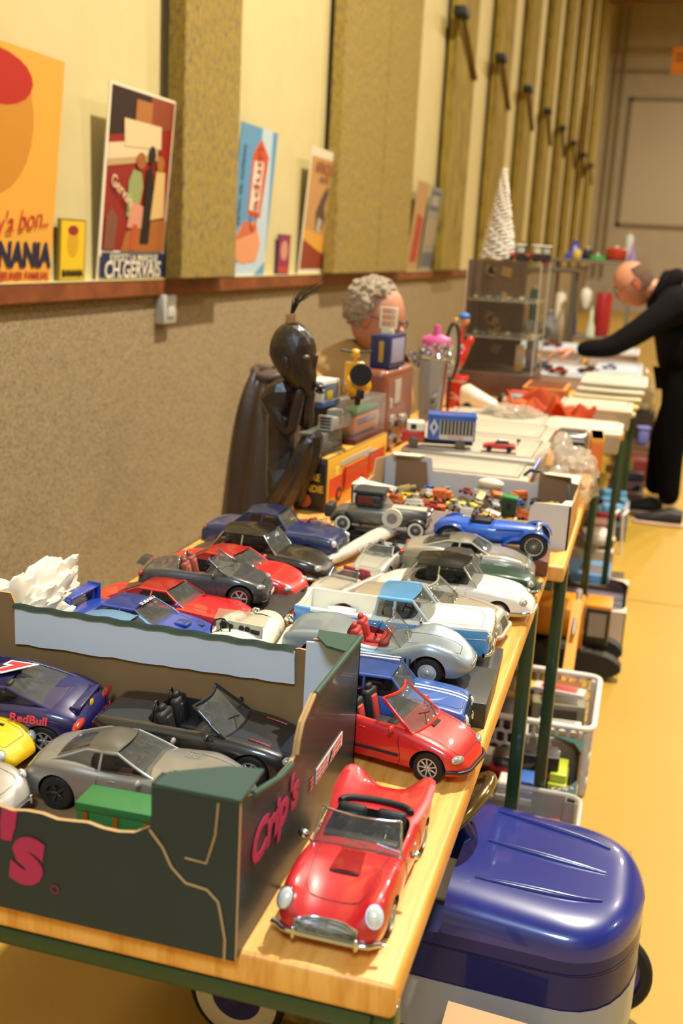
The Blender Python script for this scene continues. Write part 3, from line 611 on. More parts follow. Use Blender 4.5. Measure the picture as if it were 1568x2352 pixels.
back = [(0, 0), (gw, 0), (gw, hp), (gw-.055, hp), (gw-.055, hp-.012)] + [(gw-.058-(gw-.155)*i/30, .133+.0012*math.sin(i*2.3)) for i in range(0, 31)] + [(.09, hp), (0, hp)]
bw_ = wallpoly('back_panel', back, MB_, .004, cgreen, kraft)
b = BM(); fp = [(.098, .131), (gw-.075, .131), (gw-.073, .092)] + wav((gw-.073, .092), (.098, .085), 22, .0012) + [(.098, .085)]
prism(b, fp, .0025, Matrix(((1, 0, 0, 0), (0, 0, -1, gd-.006), (0, 1, 0, 0), (0, 0, 0, 1)))); link('folded_flap', b, cwhite, bw_, 0)
b = BM(); grid(b, lambda u, v: Vector((.095+(gw-.17)*u, gd-.011+.016*v, .1315+.004*math.sin(PI*v)+.0008*math.sin(u*60))), 60, 4, 0, .002); link('folded_top_edge', b, mat('1f3d38', .5), bw_, 60)
right = [(0, 0), (gd, 0), (gd, hp+.008), (gd-.115, hp+.006), (gd-.120, hp-.006), (gd-.14, hp-.018), (gd-.16, hp-.03), (.205, hp-.022), (.2, hp-.012), (.07, hp-.012), (.02, hp), (0, hp)]
right = [(.0042, 0), (gd, 0), (gd, .158), (.285, .158), (.20, .1585), (.196, .160), (.160, .146), (.150, .132), (.146, .120), (.134, .116), (.10, .119), (.03, .138), (.0042, hp)]
rw_ = wallpoly('right_panel', right, MR, .004, cgreen, mat('9aa4ac', .7))
b = BM()
tube(b, [(gw, .03, .138), (gw, .10, .119), (gw, .134, .116)], .003, 8); tube(b, [(gw, .2, .1585), (gw, gd, .158)], .0032, 8); link('folded_top_edge', b, mat('2b4a40', .5), rw_, 60)
b = BM(); tube(b, [(gw+.0005, .196, .160), (gw+.0005, .160, .146), (gw+.0005, .150, .132), (gw+.0005, .146, .120)], .0022, 5); link('torn_edge', b, torn, rw_, 60)
textm("Crip's", .047, mat('a8244a', .5), rw_, (gw+.0012, .090, .083), (0, 1, 0), (0, 0, 1), bold=.0018, shear=.2, sx=1.12, ext=.0003)
b = BM(); box(b, (gw+.0006, .263, .063), (.0008, .095, .016)); st = link('sticker', b, mat('d8cdc2', .5), rw_, 0)
b = BM()
for i in range(3):
    for j in range(7): box(b, (gw+.0011, .222+.013*j if j != 3 else .2, .058+.005*i), (.0004, .010, .0024))
link('sticker_print', b, mat('b8485a', .5), st, 0)
b = BM(); prism(b, [(.255, .057), (.262, .057), (.272, .069), (.265, .069)], .0005, Matrix(((0, 0, 1, gw+.0012), (1, 0, 0, 0), (0, 1, 0, 0), (0, 0, 0, 1)))); link('sticker_mark', b, DARK, st, 0)
wallpoly('left_panel', [(.0042, 0), (gd-.0042, 0), (gd-.0042, hp), (.0042, hp)], ML, .004, cgreen, kraft)
b = BM(); box(b, (gw/2, gd/2, .002), (gw-.01, gd-.01, .004)); link('bottom_panel', b, kraft, gt_, 0)
for (px, py, ax, ay) in ((gw-.004, gd-.004, -.056, -.045), (gw-.004, .004, -.075, .05)):   # folded corner posts on the top
    if py > .1:
        b = BM(); prism(b, [(gw-.06, 0), (gw-.002, 0), (gw-.002, .152), (gw-.06, .147)], .003, Matrix(((1, 0, 0, 0), (0, 0, -1, gd-.010), (0, 1, 0, 0), (0, 0, 0, 1)))); link('corner_liner', b, [cwhite], gt_, 0)
        b = BM(); prism(b, [(gw-.0, gd+.001), (gw-.0, gd-.052), (gw-.028, gd-.043), (gw-.046, gd-.018), (gw-.05, gd+.001)], .003, Matrix.Translation((0, 0, .1555))); link('corner_flap', b, [mat('2c4a3e', .5)], gt_, 0)
    else:
        b = BM(); prism(b, [(gw+.001, -.001), (gw-.074, -.001), (gw-.072, .022), (gw-.03, .05), (gw, .056)], .003, Matrix.Translation((0, 0, .1455))); link('corner_flap', b, [mat('25433f', .5)], gt_, 0)
        b = BM(); box(b, (gw-.076, .012, .12), (.004, .02, .054)); link('corner_post', b, [cgreen], gt_, 0)
# ------------------------------------------------------------ car specs (millimetres)
SP = {}
SP['gt'] = dict(L=234, W=98, shy=[(0, 1.17), (.16, 1.15), (.34, 1)], col='b81820', R=17, tw=11, wx=(.2, .80), spk=20, rimc='b8b4a8', int='14100e', top=[(0, 36), (.05, 44), (.15, 49), (.33, 50), (.5, 49), (.62, 49), (.8, 44), (.93, 34), (1, 25)],
    sh=[(0, 62), (.05, 60), (.14, 56), (.3, 50), (.45, 46), (.58, 46), (.74, 51), (.86, 50), (.95, 43), (1, 33)], plan=[(0, .88), (.1, .97), (.3, .99), (.5, .96), (.7, 1), (.85, .99), (.95, .92), (1, .80)],
    cab=(.30, .55, .78, 22), ws=(.60, .535, 74, .86, .76, 5, 'chrome', 1.3), hl=(.80, 40, 5, 7, 9.5, 'round'), grille=(.56, 19, 30, 'a8a69e', 5, 1), bump=(17, .98, 2.6, 'chrome', .56), plate=(11, 20, 5), seat='1e1a18', heads=0, door=(.34, .58), hood=(.62, .90, .66), mirror=(.56, 'chrome'), tl=(.8, 48, 4, 4, 6))
SP['206'] = dict(L=213, W=94, col='c8201e', R=18.5, tw=12, wx=(.185, .805), spk=9, rimc='b0b2b0', int='141212', boxy=0, top=[(0, 50), (.05, 60), (.2, 60), (.5, 58), (.66, 58), (.8, 51), (.93, 39), (1, 26)], sh=[(0, 44), (.05, 56), (.3, 59), (.6, 56), (.75, 51), (.88, 43), (.96, 33), (1, 24)],
    plan=[(0, .84), (.08, .96), (.3, 1), (.7, 1), (.88, .94), (.96, .78), (1, .55)], cab=(.22, .60, .82, 20), ws=(.70, .50, 83, .84, .66, 9, 'c8201e', 2.0), hl=(.72, 33, 7, 10, 4.5, 'clear'), seat='181616', seat2='b8342c', hood=(.70, .96, .74), bump=(19, .86, 2.2, '1c1c1c', 0), mirror=(.60, 'c8201e'), chrome=0, door=(.3, .64), bot=[(0, 16), (.1, 11), (.9, 11), (1, 13)])
SP['r8'] = dict(L=222, W=83, col='3a5ea8', boxy=1, R=16.5, tw=10, wx=(.2, .79), top=[(0, 46), (.08, 49), (.3, 51), (.64, 52), (.85, 49), (.97, 44), (1, 40)], plan=[(0, .94), (.1, .98), (.9, .99), (1, .94)], rend=5, gh=(.17, .26, .575, .675, 80, .90, .78, 4), cab=(.22, .62, .8, 30),
    hl=(.72, 33, 4, 7, 7, 'round'), bump=(18, .98, 2, 'chrome', .5), frame='3a5ea8', seat='5a1a1c', hood=(.68, .97, .8), grille=(.9, 24, 42, '2a3a5a', 2, 0), bp=.52)
SP['vette'] = dict(L=256, W=98, col='8b98a0', met=1, R=19.5, tw=12, wx=(.2, .775), rim=.6, rimc='c8c8c4', int='7a1c18', spk=-1, top=[(0, 40), (.06, 48), (.25, 53), (.45, 50), (.6, 48), (.8, 46), (.93, 37), (1, 30)], sh=[(0, 42), (.08, 51), (.22, 55), (.36, 46), (.5, 41), (.62, 45), (.76, 57), (.87, 50), (.96, 35), (1, 27)],
    plan=[(0, .84), (.1, .96), (.22, 1.03), (.4, .94), (.55, .92), (.76, 1.03), (.9, .92), (.97, .68), (1, .42)], cab=(.33, .56, .72, 22), ws=(.63, .53, 75, .76, .62, 8, 'chrome', 1), seat='a42822', seat2='b8362c', dash='8a201c', bump=(30, .5, 1.5, 'chrome', 0), door=(.36, .60), hood=(.64, .92, .42), handle=0, arch=1.22, bot=[(0, 18), (.1, 12), (.9, 12), (1, 22)])
def rf(j, t): return 1 if (j < 6 or (j < 8 and t < .1)) else 0
SP['pick'] = dict(L=285, W=104, col='e6e2d4', boxy=1, R=19, tw=12, ww=1, rim=.5, rimc='d0ccc4', spk=-1, wx=(.2, .79), top=[(0, 56), (.3, 57), (.5, 58), (.63, 58), (.85, 55), (.97, 50), (1, 46)], sh=[(0, 60), (.2, 58), (.5, 57), (.8, 58), (.97, 59), (1, 56)], plan=[(0, .93), (.08, .98), (.3, 1), (.8, 1), (.95, .97), (1, .92)], rend=5,
    bands=dict(cols=['4f8fc4'], fn=rf), bed=(.03, .40, .80, 24, 'e0dccc'), gh=(.42, .435, .60, .69, 90, .90, .84, 8), cab=(.44, .62, .8, 32), roofc='6cb0dc', frame='a8b4bc', chromef=0, pr=2.4, seat='c4b896', int='b8ac88', hood=(.68, .95, .8), grille=(.72, 28, 42, 'c8c4b8', 2, 1), bump=(22, 1.0, 3.2, 'chrome', .45), rbump=(28, .98, 2.6, 'chrome', 0), hl=(.84, 46, 4, 7, 7, 'round'), tl=(.9, 44, 4, 6, 6), door=(.45, .63), mirror=(.66, 'chrome'), cpil=0, bot=[(0, 18), (.1, 13), (.9, 13), (1, 17)])
SP['sl'] = dict(L=248, W=98, col='b5a892', met=1, R=18, tw=12, wx=(.2, .79), top=[(0, 46), (.05, 53), (.3, 55), (.6, 55), (.8, 50), (.95, 42), (1, 34)], sh=[(0, 44), (.05, 51), (.3, 53), (.6, 53), (.8, 49), (.95, 41), (1, 33)], cab=(.28, .58, .8, 24), ws=(.66, .52, 80, .86, .72, 7, 'b5a892', 1.7), grille=(.34, 22, 38, 'a8a496', 4, 1), hl=(.74, 33, 6, 10, 5.5, 'clear'), bump=(19, .96, 3.4, 'b5a892', 0), seat='8c8474', mirror=(.62, 'b5a892'))
SP['ds'] = dict(L=266, W=99, col='e4ded0', R=17.5, tw=10, wx=(.17, .80), rimc='ccc8bc', spk=-1, rim=.7, top=[(0, 34), (.1, 45), (.25, 54), (.5, 57), (.64, 56), (.8, 49), (.93, 38), (1, 27)], sh=[(0, 32), (.1, 44), (.3, 52), (.6, 53), (.75, 51), (.88, 46), (.96, 34), (1, 25)],
    plan=[(0, .62), (.15, .84), (.35, .94), (.6, 1), (.8, .99), (.93, .84), (1, .56)], gh=(.17, .28, .565, .66, 90, .90, .78, 8), cab=(.25, .6, .78, 30), roofc='18140f', chromef=1, cpil=0, rbul=6, crown=6, seat='2a2018', hl=(.68, 36, 8, 10, 6.5, 'clear'), bump=(18, .92, 2.4, 'chrome', 0), hood=(.66, .94, .5), bp=.48, inset=3, door=(.36, .6))
SP['dsb'] = dict(SP['ds'], col='15120e', roofc='1c140c', int='2a120c', seat='5a2418')
SP['etype'] = dict(L=247, W=92, col='123a26', R=18, tw=10, spk=20, wx=(.2, .79), top=[(0, 32), (.08, 40), (.3, 47), (.55, 49), (.75, 47), (.92, 37), (1, 24)], sh=[(0, 30), (.08, 38), (.25, 46), (.5, 44), (.7, 46), (.85, 42), (.95, 32), (1, 22)], plan=[(0, .64), (.12, .84), (.35, .98), (.7, 1), (.85, .88), (.95, .68), (1, .46)],
    gh=(.24, .32, .48, .57, 72, .8, .66, 5), roofc='5e5a52', cpil=.5, cab=(.3, .52, .72, 26), fast=0, chromef=1, bump=(20, .8, 1.7, 'chrome', .3), hl=(.66, 32, 8, 7, 6, 'clear'), hood=(.60, .97, .5))
SP['coupe'] = dict(L=248, W=100, col='a8a08e', met=1, R=19, tw=12, wx=(.2, .79), top=[(0, 42), (.06, 52), (.3, 56), (.6, 54), (.8, 49), (.94, 38), (1, 28)], sh=[(0, 40), (.06, 50), (.25, 56), (.5, 51), (.75, 52), (.88, 46), (.96, 34), (1, 26)], plan=[(0, .78), (.1, .94), (.25, 1.02), (.5, .97), (.75, 1.02), (.9, .9), (1, .56)],
    gh=(.12, .36, .52, .665, 74, .86, .66, 8), cpil=.42, fast=1, rbul=2, cab=(.3, .62, .76, 28), crown=4, tl=(.72, 40, 5, 9, 4), hl=(.68, 35, 8, 6, 8, 'clear'), chrome=0, mirror=(.61, 'a8a08e'), frame='a8a08e')
SP['mas'] = dict(SP['coupe'], L=252, col='cc1e1a', met=0, frame='cc1e1a', mirror=(.61, 'cc1e1a'), gh=(.16, .34, .53, .665, 77, .86, .68, 8), grille=(.34, 21, 27, '1a1a18', 2, 1), hl=(.70, 33, 8, 7, 4.5, 'clear'))
SP['slk'] = dict(L=232, W=98, col='aeaca4', met=1, R=18, tw=12, spk=7, wx=(.2, .79), top=[(0, 44), (.05, 52), (.3, 54), (.6, 53), (.8, 48), (.95, 38), (1, 28)], cab=(.24, .56, .8, 22), ws=(.66, .53, 74, .84, .70, 8, 'aeaca4', 1.6), hl=(.70, 34, 8, 9, 5, 'clear'), grille=(.36, 20, 30, '6a6a66', 2, 1), hoop='b', seat='1c1c1c', hood=(.68, .95, .64), mirror=(.62, 'aeaca4'), chrome=0, bump=(13, .8, 2.5, '5a5854', 0))
SP['356'] = dict(L=222, W=92, col='b6aea0', met=1, R=17, tw=10, wx=(.2, .79), top=[(0, 30), (.08, 42), (.3, 50), (.6, 50), (.8, 44), (.94, 34), (1, 22)], sh=[(0, 30), (.1, 42), (.3, 47), (.6, 47), (.8, 47), (.92, 40), (1, 24)], plan=[(0, .66), (.12, .88), (.35, .99), (.7, 1), (.88, .92), (1, .62)], cab=(.3, .58, .74, 22), ws=(.62, .55, 66, .72, .66, 6, 'chrome', .9), hl=(.74, 36, 5, 6.5, 6.5, 'round'), seat='8c2430', heads=0, bump=(16, .92, 2, 'chrome', .4), dash='a49c90')
SP['ford'] = dict(L=272, W=100, col='1c2a56', R=18, tw=11, ww=1, rim=.5, rimc='c8c4bc', spk=-1, wx=(.19, .80), top=[(0, 44), (.05, 54), (.2, 60), (.5, 62), (.66, 62), (.85, 60), (.96, 54), (1, 46)], sh=[(0, 42), (.05, 52), (.2, 57), (.5, 57), (.8, 57), (.95, 53), (1, 44)], plan=[(0, .86), (.08, .96), (.3, 1), (.85, 1), (.95, .96), (1, .86)],
    gh=(.22, .34, .56, .64, 91, .86, .70, 5), cab=(.28, .58, .76, 34), cpil=.3, crown=5, seat='8c2024', int='7a1c20', grille=(.7, 24, 40, 'a8a49c', 3, 1), bump=(19, 1, 3, 'chrome', .4), hl=(.82, 44, 4, 6.5, 6.5, 'round'), pr=1.6, hood=(.66, .97, .6), tl=(.86, 46, 3, 4, 4), rbump=(22, 1, 2.4, 'chrome', 0), bot=[(0, 16), (.1, 12), (.9, 12), (1, 15)])
SP['tt'] = dict(L=222, W=98, col='34363a', R=20, tw=13, wx=(.2, .80), spk=6, rimc='b4a8a4', rim=.68, int='1a1614', top=[(0, 44), (.06, 56), (.25, 60), (.5, 58), (.66, 57), (.82, 52), (.93, 42), (1, 32)], sh=[(0, 42), (.06, 54), (.22, 59), (.5, 56), (.7, 56), (.85, 49), (.95, 39), (1, 30)], plan=[(0, .78), (.1, .95), (.22, 1.02), (.5, .98), (.78, 1.02), (.9, .92), (.97, .76), (1, .62)],
    cab=(.29, .58, .78, 22), ws=(.70, .545, 78, .86, .68, 8, '34363a', 2.0), hl=(.70, 39, 8, 9, 5, 'clear'), grille=(.42, 34, 41, '2a2a2a', 4, 0), hoop='chrome', seat='8a4030', seat2='9c4a38', chrome=0, mirror=(.60, '34363a'), plate=(23, 26, 7), tl=(.76, 46, 4, 8, 6), hood=(.71, .93, .66), bump=(14, .8, 1.6, '141414', 0), arch=1.2)
SP['lam'] = dict(L=250, W=96, col='c41c1a', R=18, tw=11, wx=(.2, .80), spk=6, top=[(0, 40), (.05, 46), (.3, 50), (.62, 50), (.85, 44), (.96, 36), (1, 28)], sh=[(0, 38), (.05, 44), (.3, 47), (.62, 48), (.85, 45), (.95, 39), (1, 30)], plan=[(0, .82), (.1, .95), (.3, 1), (.8, 1), (.93, .9), (1, .74)], boxy=1, gh=(.13, .34, .52, .66, 71, .86, .66, 5), fast=1, rbul=2, cab=(.3, .6, .76, 26), cpil=.35, frame='c41c1a', hl=(.62, 33, 4, 9, 5, 'clear'), grille=(.66, 20, 25, '1a1a18', 3, 1), bump=(18, .98, 2, 'chrome', .78), mirror=(.5, 'c41c1a'))
SP['sub'] = dict(L=243, W=96, col='22409a', R=19, tw=13, wx=(.19, .79), spk=5, rimc='b89a4a', boxy=1, top=[(0, 50), (.05, 56), (.25, 58), (.64, 57), (.82, 51), (.95, 41), (1, 33)], sh=[(0, 48), (.05, 54), (.25, 56), (.62, 55), (.8, 50), (.94, 40), (1, 32)], plan=[(0, .86), (.08, .97), (.9, .98), (.96, .86), (1, .66)], gh=(.20, .30, .52, .695, 80, .88, .72, 6), cab=(.26, .64, .78, 30), roofc='22409a', frame='1c3484', chrome=0, hl=(.66, 33, 8, 10, 5, 'clear'), grille=(.4, 26, 32, '14161e', 2, 0), mirror=(.64, '22409a'), crown=4, bp=.55)
SP['lblue'] = dict(SP['ford'], col='7fb2d6', L=240, W=92, ww=0, seat='3a3630', int='2a2824', cpil=.42, crown=6, frame='7fb2d6', fast=1, rbul=6, gh=(.10, .32, .56, .68, 84, .86, .66, 6), top=[(0, 34), (.1, 48), (.5, 54), (.7, 54), (.9, 48), (1, 36)], sh=[(0, 32), (.1, 46), (.5, 52), (.7, 52), (.9, 46), (1, 34)])
SP['por'] = dict(L=240, W=98, col='1c1650', R=19, tw=14, wx=(.18, .80), spk=6, top=[(0, 42), (.05, 52), (.16, 60), (.3, 60), (.6, 56), (.8, 46), (.94, 36), (1, 26)], sh=[(0, 40), (.06, 49), (.2, 56), (.45, 54), (.7, 52), (.85, 50), (.95, 40), (1, 28)], plan=[(0, .78), (.1, .96), (.2, 1.02), (.5, .97), (.8, 1), (.92, .86), (1, .6)], gh=(.14, .40, .56, .69, 77, .84, .66, 7), cab=(.34, .62, .74, 30), rbul=3, crown=4, frame='1c1650', chrome=0, tl=(.74, 40, 5, 14, 5, 'b0301a'), cpil=0, bp=.56, hl=(.7, 38, 6, 7, 7, 'clear'))
SP['blk'] = dict(L=248, W=99, col='151313', R=19, tw=12, wx=(.2, .79), spk=7, top=[(0, 42), (.06, 52), (.3, 54), (.6, 53), (.8, 48), (.94, 38), (1, 28)], cab=(.27, .56, .78, 22), ws=(.66, .50, 79, .84, .66, 7, 'black', 2.2), hoop='b', seat='191716', hl=(.70, 34, 9, 7, 5, 'clear'), chrome=0, hood=(.68, .95, .64), mirror=(.6, '151313'), plan=[(0, .78), (.1, .95), (.25, 1), (.75, 1), (.9, .9), (1, .5)])
SP['slr'] = dict(L=256, W=99, col='8a857a', met=1, R=19.5, tw=13, wx=(.17, .80), spk=5, rimc='3a3834', top=[(0, 42), (.05, 52), (.2, 57), (.5, 55), (.6, 54), (.8, 49), (.94, 39), (1, 29)], sh=[(0, 40), (.06, 50), (.2, 56), (.4, 51), (.6, 50), (.76, 51), (.88, 44), (.96, 34), (1, 26)], plan=[(0, .76), (.1, .94), (.22, 1.02), (.45, .95), (.75, 1.01), (.9, .84), (1, .4)], gh=(.10, .29, .42, .60, 76, .84, .66, 7), cpil=.45, fast=1, rbul=3, crown=5, cab=(.26, .55, .76, 28), hl=(.6, 34, 8, 6, 7, 'clear'), chrome=0, mirror=(.55, '8a857a'), frame='8a857a', seat='4a2018')
SP['yel'] = dict(SP['coupe'], col='e2b414', met=0, frame='e2b414', mirror=(.61, 'e2b414'), hl=(.72, 34, 6, 8, 8, 'round'))
SP['sil'] = dict(SP['356'], col='a49c90', W=94, L=236, hl=(.76, 38, 5, 7, 7, 'round'))
P1 = 'model cars parked on the first table'; P2 = 'model cars in the green carton'
gt, K = car('model_car', 'red open roadster nearest the camera with chrome bumper and fins, at the table corner', SP['gt'], (-.203, .885, TZ), -PI/2, None, P1)
b = BM(); box(b, K['pt'](K['X'](.765), 0)+Vector((0, 0, .0006)), (.0035, .026, .0016), .0005); link('hood_scoop_mouth', b, DARK, gt, 0)
b = BM(); grid(b, lambda u, v: K['pt'](K['X'](.63+.135*u), (-.011-.003*u)+(.022+.006*u)*v)+Vector((0, 0, .0004+.0022*u*u*math.sin(PI*(.08+.84*v)))), 8, 8, 0, .0005); link('hood_scoop', b, paint('c01a20'), gt, 50)
b = BM(); tube(b, [K['pt'](K['X'](.30)+.006*math.cos(a)-.008*abs(math.cos(a)), .78*.045*math.sin(a)*1.0)+Vector((-.001, 0, .002)) for a in [PI/2+PI*q/12 for q in range(13)]], .0035, 8); link('cockpit_rim', b, mat('14110f', .6), gt, 60)
c2, K = car('model_car', 'red open cabriolet with black and red seats, right side hidden by the carton corner', SP['206'], (-.238, 1.152, TZ), math.radians(-11), None, P1)
b = BM()
for s in (1, -1): tube(b, [K['ps'](K['X'](.3+.34*q/6), .026, s)[0] for q in range(7)], .0018, 6)
link('rubbing_strip', b, mat('181818', .6), c2, 60)
b = BM(); box(b, K['pt'](K['X'](.755), 0)+Vector((0, 0, .0005)), (.006, .02, .0012), .0004); link('hood_vent', b, DARK, c2, 0)
c3, K = car('model_car', 'boxy blue saloon with two white stripes, in front of the black display plinth', SP['r8'], (-.271, 1.232, TZ), math.radians(3), None, P1)
for y in (.005, .0135): ribbon(K, c3, 'white_stripe', mat('e8e4dc', .4), -y-.004 if 0 else y-.0035+.004, y+.0005+.004, K['X'](.68), K['X'](.985))
b = BM()
for y in (.009, .0175): box(b, (K['X'](.42), y, .0835), (.075, .003, .0006))
link('roof_stripe', b, mat('e8e4dc', .4), c3, 0)
# display plinths
def plinth(label, c, s, rz, col, rim=0, h=.03):
    t = thing('display_plinth', label, 'display plinth', (c[0], c[1], c[2]), rz, 'display plinths under the model cars')
    b = BM(); box(b, (0, 0, h/2), (s[0], s[1], h), .0015); link('block', b, mat(col, .5, 0, .1, .5, 30, col), t, 30)
    if rim:
        b = BM(); box(b, (0, 0, h+.0006), (s[0]-.02, s[1]-.02, .0012), .0004); link('raised_plate', b, mat('3a3a38', .45), t, 30)
    return t
plinth('thick black plinth carrying the silver-blue roadster', (-.284, 1.322, TZ), (.280, .125, 0), math.radians(1.5), '26261f', 0, .034)
plinth('flat black plinth under the blue and white pickup', (-.305, 1.452, TZ), (.31, .118, 0), math.radians(3), '1a1a18', 1, .016)
c4, K = car('model_car', 'silver-blue open sports car with red interior on the thick black plinth', SP['vette'], (-.297, 1.330, TZ+.034), math.radians(3), None, P1)
b = BM()
for s in (1, -1):
    for q in range(4):
        p, n = K['ps'](K['X'](.635)+.0065*q, .030, s); box(b, p, (.0022, .002, .012), .0005)
link('side_gills', b, DARK, c4, 0)
c5, K = car('model_car', 'pale blue and white pickup with a light blue roof, on the flat black plinth', SP['pick'], (-.308, 1.462, TZ+.017), math.radians(3.5), None, P1)
b = BM()
for s in (1, -1):
    tube(b, [K['ps'](K['X'](t), z/1000, s)[0]+Vector((0, s*.0004, 0)) for t, z in ((.01, 48), (.2, 46), (.33, 43), (.37, 38), (.40, 34), (.5, 37), (.7, 40), (.9, 42), (.98, 43))], .0008, 6)
link('side_trim', b, CHROME, c5, 60)
for s in (1, -1):
    b = BM(); lathe(b, [(0, 0), (.022, 0), (.022, .008), (0, .010)], 20, Matrix.Translation((K['X'](.2), s*.030, .025)) @ Matrix.Diagonal((1, .55, 1.4, 1))); link('bed_wheel_housing', b, paint('dcd8c8'), c5, 50)
c6, K = car('model_car', 'beige metallic open car with raised windscreen, between the pickup and the white saloon', SP['sl'], (-.286, 1.598, TZ), math.radians(-4), None, P1)
c7, K = car('model_car', 'white saloon with black roof and sloping nose, at the right table edge', SP['ds'], (-.264, 1.722, TZ), math.radians(0), None, P1)
c8, K = car('model_car', 'dark green sports car with grey folding top, behind the white saloon', SP['etype'], (-.256, 1.828, TZ), math.radians(5), None, P1)
ribbon(K, c8, 'bonnet_louvre', mat('5a7262', .5), .008, .02, K['X'](.66), K['X'](.76))
c9, K = car('model_car', 'champagne silver coupe with red tail light, behind the dark green car', SP['coupe'], (-.275, 1.928, TZ), math.radians(3), None, P1)
s_, sl = .78, None
c12, K = car('model_car', 'small silver roadster facing the camera, beside the rolled white paper', SP['slk'], (-.428, 1.872, TZ), math.radians(-95), None, P1); c12.scale = (.70, .70, .70)
c13, K = car('model_car', 'small silver roadster with red seats, left of the beige open car', SP['356'], (-.440, 1.690, TZ), math.radians(-106), None, P1); c13.scale = (.82, .82, .82)
c14, K = car('model_car', 'dark blue rounded fifties saloon with red interior, at the rear of the first table', SP['ford'], (-.647, 1.900, TZ), math.radians(0), None, P1)
b = BM(); box(b, (K['X'](.60), 0, .0605), (.004, .086, .001)); link('cowl_vent', b, CHROME, c14, 0)
c15, K = car('model_car', 'black saloon with chrome window frames and sloping nose, left of the rolled paper', SP['dsb'], (-.622, 1.757, TZ), math.radians(0), None, P1)
c16, K = car('model_car', 'bright red rounded coupe behind the dark grey open car', SP['mas'], (-.627, 1.645, TZ), math.radians(-6), None, P1)
plinth('black rectangular plinth under the dark grey open car', (-.618, 1.545, TZ), (.262, .145, 0), math.radians(0), '26231f', 0, .026)
c17, K = car('model_car', 'dark grey open roadster with brown leather seats and chrome roll hoops', SP['tt'], (-.628, 1.522, TZ+.026), math.radians(9), None, P1); c17.scale = (.93, .93, .93)
b = BM(); grid(b, lambda u, v: Vector((K['X'](.01)-.006+.014*u, -.030+.06*v, .060+.004*(1-u)-.003*(2*v-1)**2)), 4, 10, 0, .001); link('tail_spoiler', b, paint('34363a'), c17, 50)
c18, K = car('model_car', 'red wedge-shaped coupe with chrome bumper ends, beside the blue rally car', SP['lam'], (-.652, 1.443, TZ), math.radians(-3), None, P1)
c19, K = car('model_car', 'blue rally saloon with tall rear wing, just behind the green carton', SP['sub'], (-.655, 1.345, TZ), math.radians(-3), None, P1); c19.scale = (.92, .92, .92)
spoiler(c19, K['X'](.04), .052, .086, .024, '22409a')
b = BM(); box(b, K['pt'](K['X'](.80), 0)+Vector((0, 0, .002)), (.022, .022, .005), .002); link('hood_scoop', b, paint('22409a'), c19, 50)
b = BM(); box(b, K['pt'](K['X'](.80), 0)+Vector((.006, 0, .004)), (.006, .016, .0022), .0008)
for s in (1, -1): box(b, K['pt'](K['X'](.87), s*.022)+Vector((0, 0, .0003)), (.016, .010, .001), .0003)
link('hood_vent', b, mat('3a3a38', .5), c19, 0)
textm('SUBARU', .0085, mat('d8d8d4', .5), c19, (K['X'](.545), 0, .0805), (0, 1, 0), (-1, 0, .35), sx=1.4, ext=.0003)
c20, K = car('model_car', 'light blue rounded car showing only its roof above the carton rim', SP['lblue'], (-.640, 1.245, TZ), math.radians(-2), None, P1)
# cars in the carton
z0 = TZ+.005
c23, K = car('model_car', 'dark blue racing coupe with a red 7 on the roof, in the carton', SP['por'], (-.680, 1.036, z0+.006), 0, (math.radians(-9), 0, math.radians(183)), P2)
textm('7', .028, mat('c82a34', .5), c23, (K['X'](.435), .004, .0812), (-1, 0, 0), (0, -1, 0), bold=.0018, shear=.3, sx=1.5)
textm('7', .028, mat('e8e0d8', .5), c23, (K['X'](.435), .004, .0807), (-1, 0, 0), (0, -1, 0), bold=.0042, shear=.3, sx=1.5, name='number_outline')
textm('RedBull', .0125, mat('d8404a', .5), c23, K['ps'](K['X'](.245), .046, 1)[0]+Vector((0, .0006, 0)), (-1, 0, 0), (0, -.25, 1), bold=.0003, sx=1.2)
textm('RedBull', .010, mat('d8404a', .5), c23, K['pf'](-.02, .026, -1)[0]+Vector((-.001, 0, 0)), (0, -1, 0), (0, 0, 1), bold=.0002)
b = BM(); p = K['pf'](.0, .047, -1)[0]; ball(b, p+Vector((-.0005, 0, 0)), (.001, .005, .005)); link('sun_emblem', b, mat('e0b020', .4), c23, 50)
spoiler(c23, K['X'](.05), .048, .05, .006, '1c1650', .012)
c24, K = car('model_car', 'black open roadster with silver-grey windscreen glare, at the back of the carton', SP['blk'], (-.432, 1.048, z0), math.radians(1), None, P2)
b = BM()
for s in (1, -1): tube(b, [K['pt'](K['X'](.76+.1*q/5), s*.030)+Vector((0, 0, .0006)) for q in range(6)], .0012, 6)
link('red_vent', b, mat('8c2420', .4), c24, 60)
c25, K = car('model_car', 'gunmetal grey coupe with slotted hood, in the carton beside the green slab', SP['slr'], (-.452, .940, z0), math.radians(4), None, P2); c25.scale = (.93, .93, .93)
b = BM()
for s in (1, -1):
    for q in range(4):
        for r in range(3): box(b, K['pt'](K['X'](.665)+.0045*q, s*(.018+.004*r))+Vector((0, 0, .0006)), (.003, .0016, .0012), .0003)
link('hood_slots', b, mat('b4b0a4', .3, .6), c25, 0)
c26, K = car('model_car', 'yellow coupe nose at the left edge of the picture, in the carton', SP['yel'], (-.700, .958, z0), math.radians(-3), None, P2)
b = BM(); box(b, K['pt'](K['X'](.78), .018)+Vector((0, 0, .0008)), (.016, .004, .001), .0004); box(b, K['pt'](K['X'](.78), -.018)+Vector((0, 0, .0008)), (.016, .004, .001), .0004); link('hood_vent', b, DARK, c26, 0)
c26.scale = (.8, .8, .8)
c27, K = car('model_car', 'silver rounded car nose with round headlights, lower left in the carton', SP['sil'], (-.650, .862, z0), math.radians(0), None, P2); c27.scale = (.84, .84, .84)
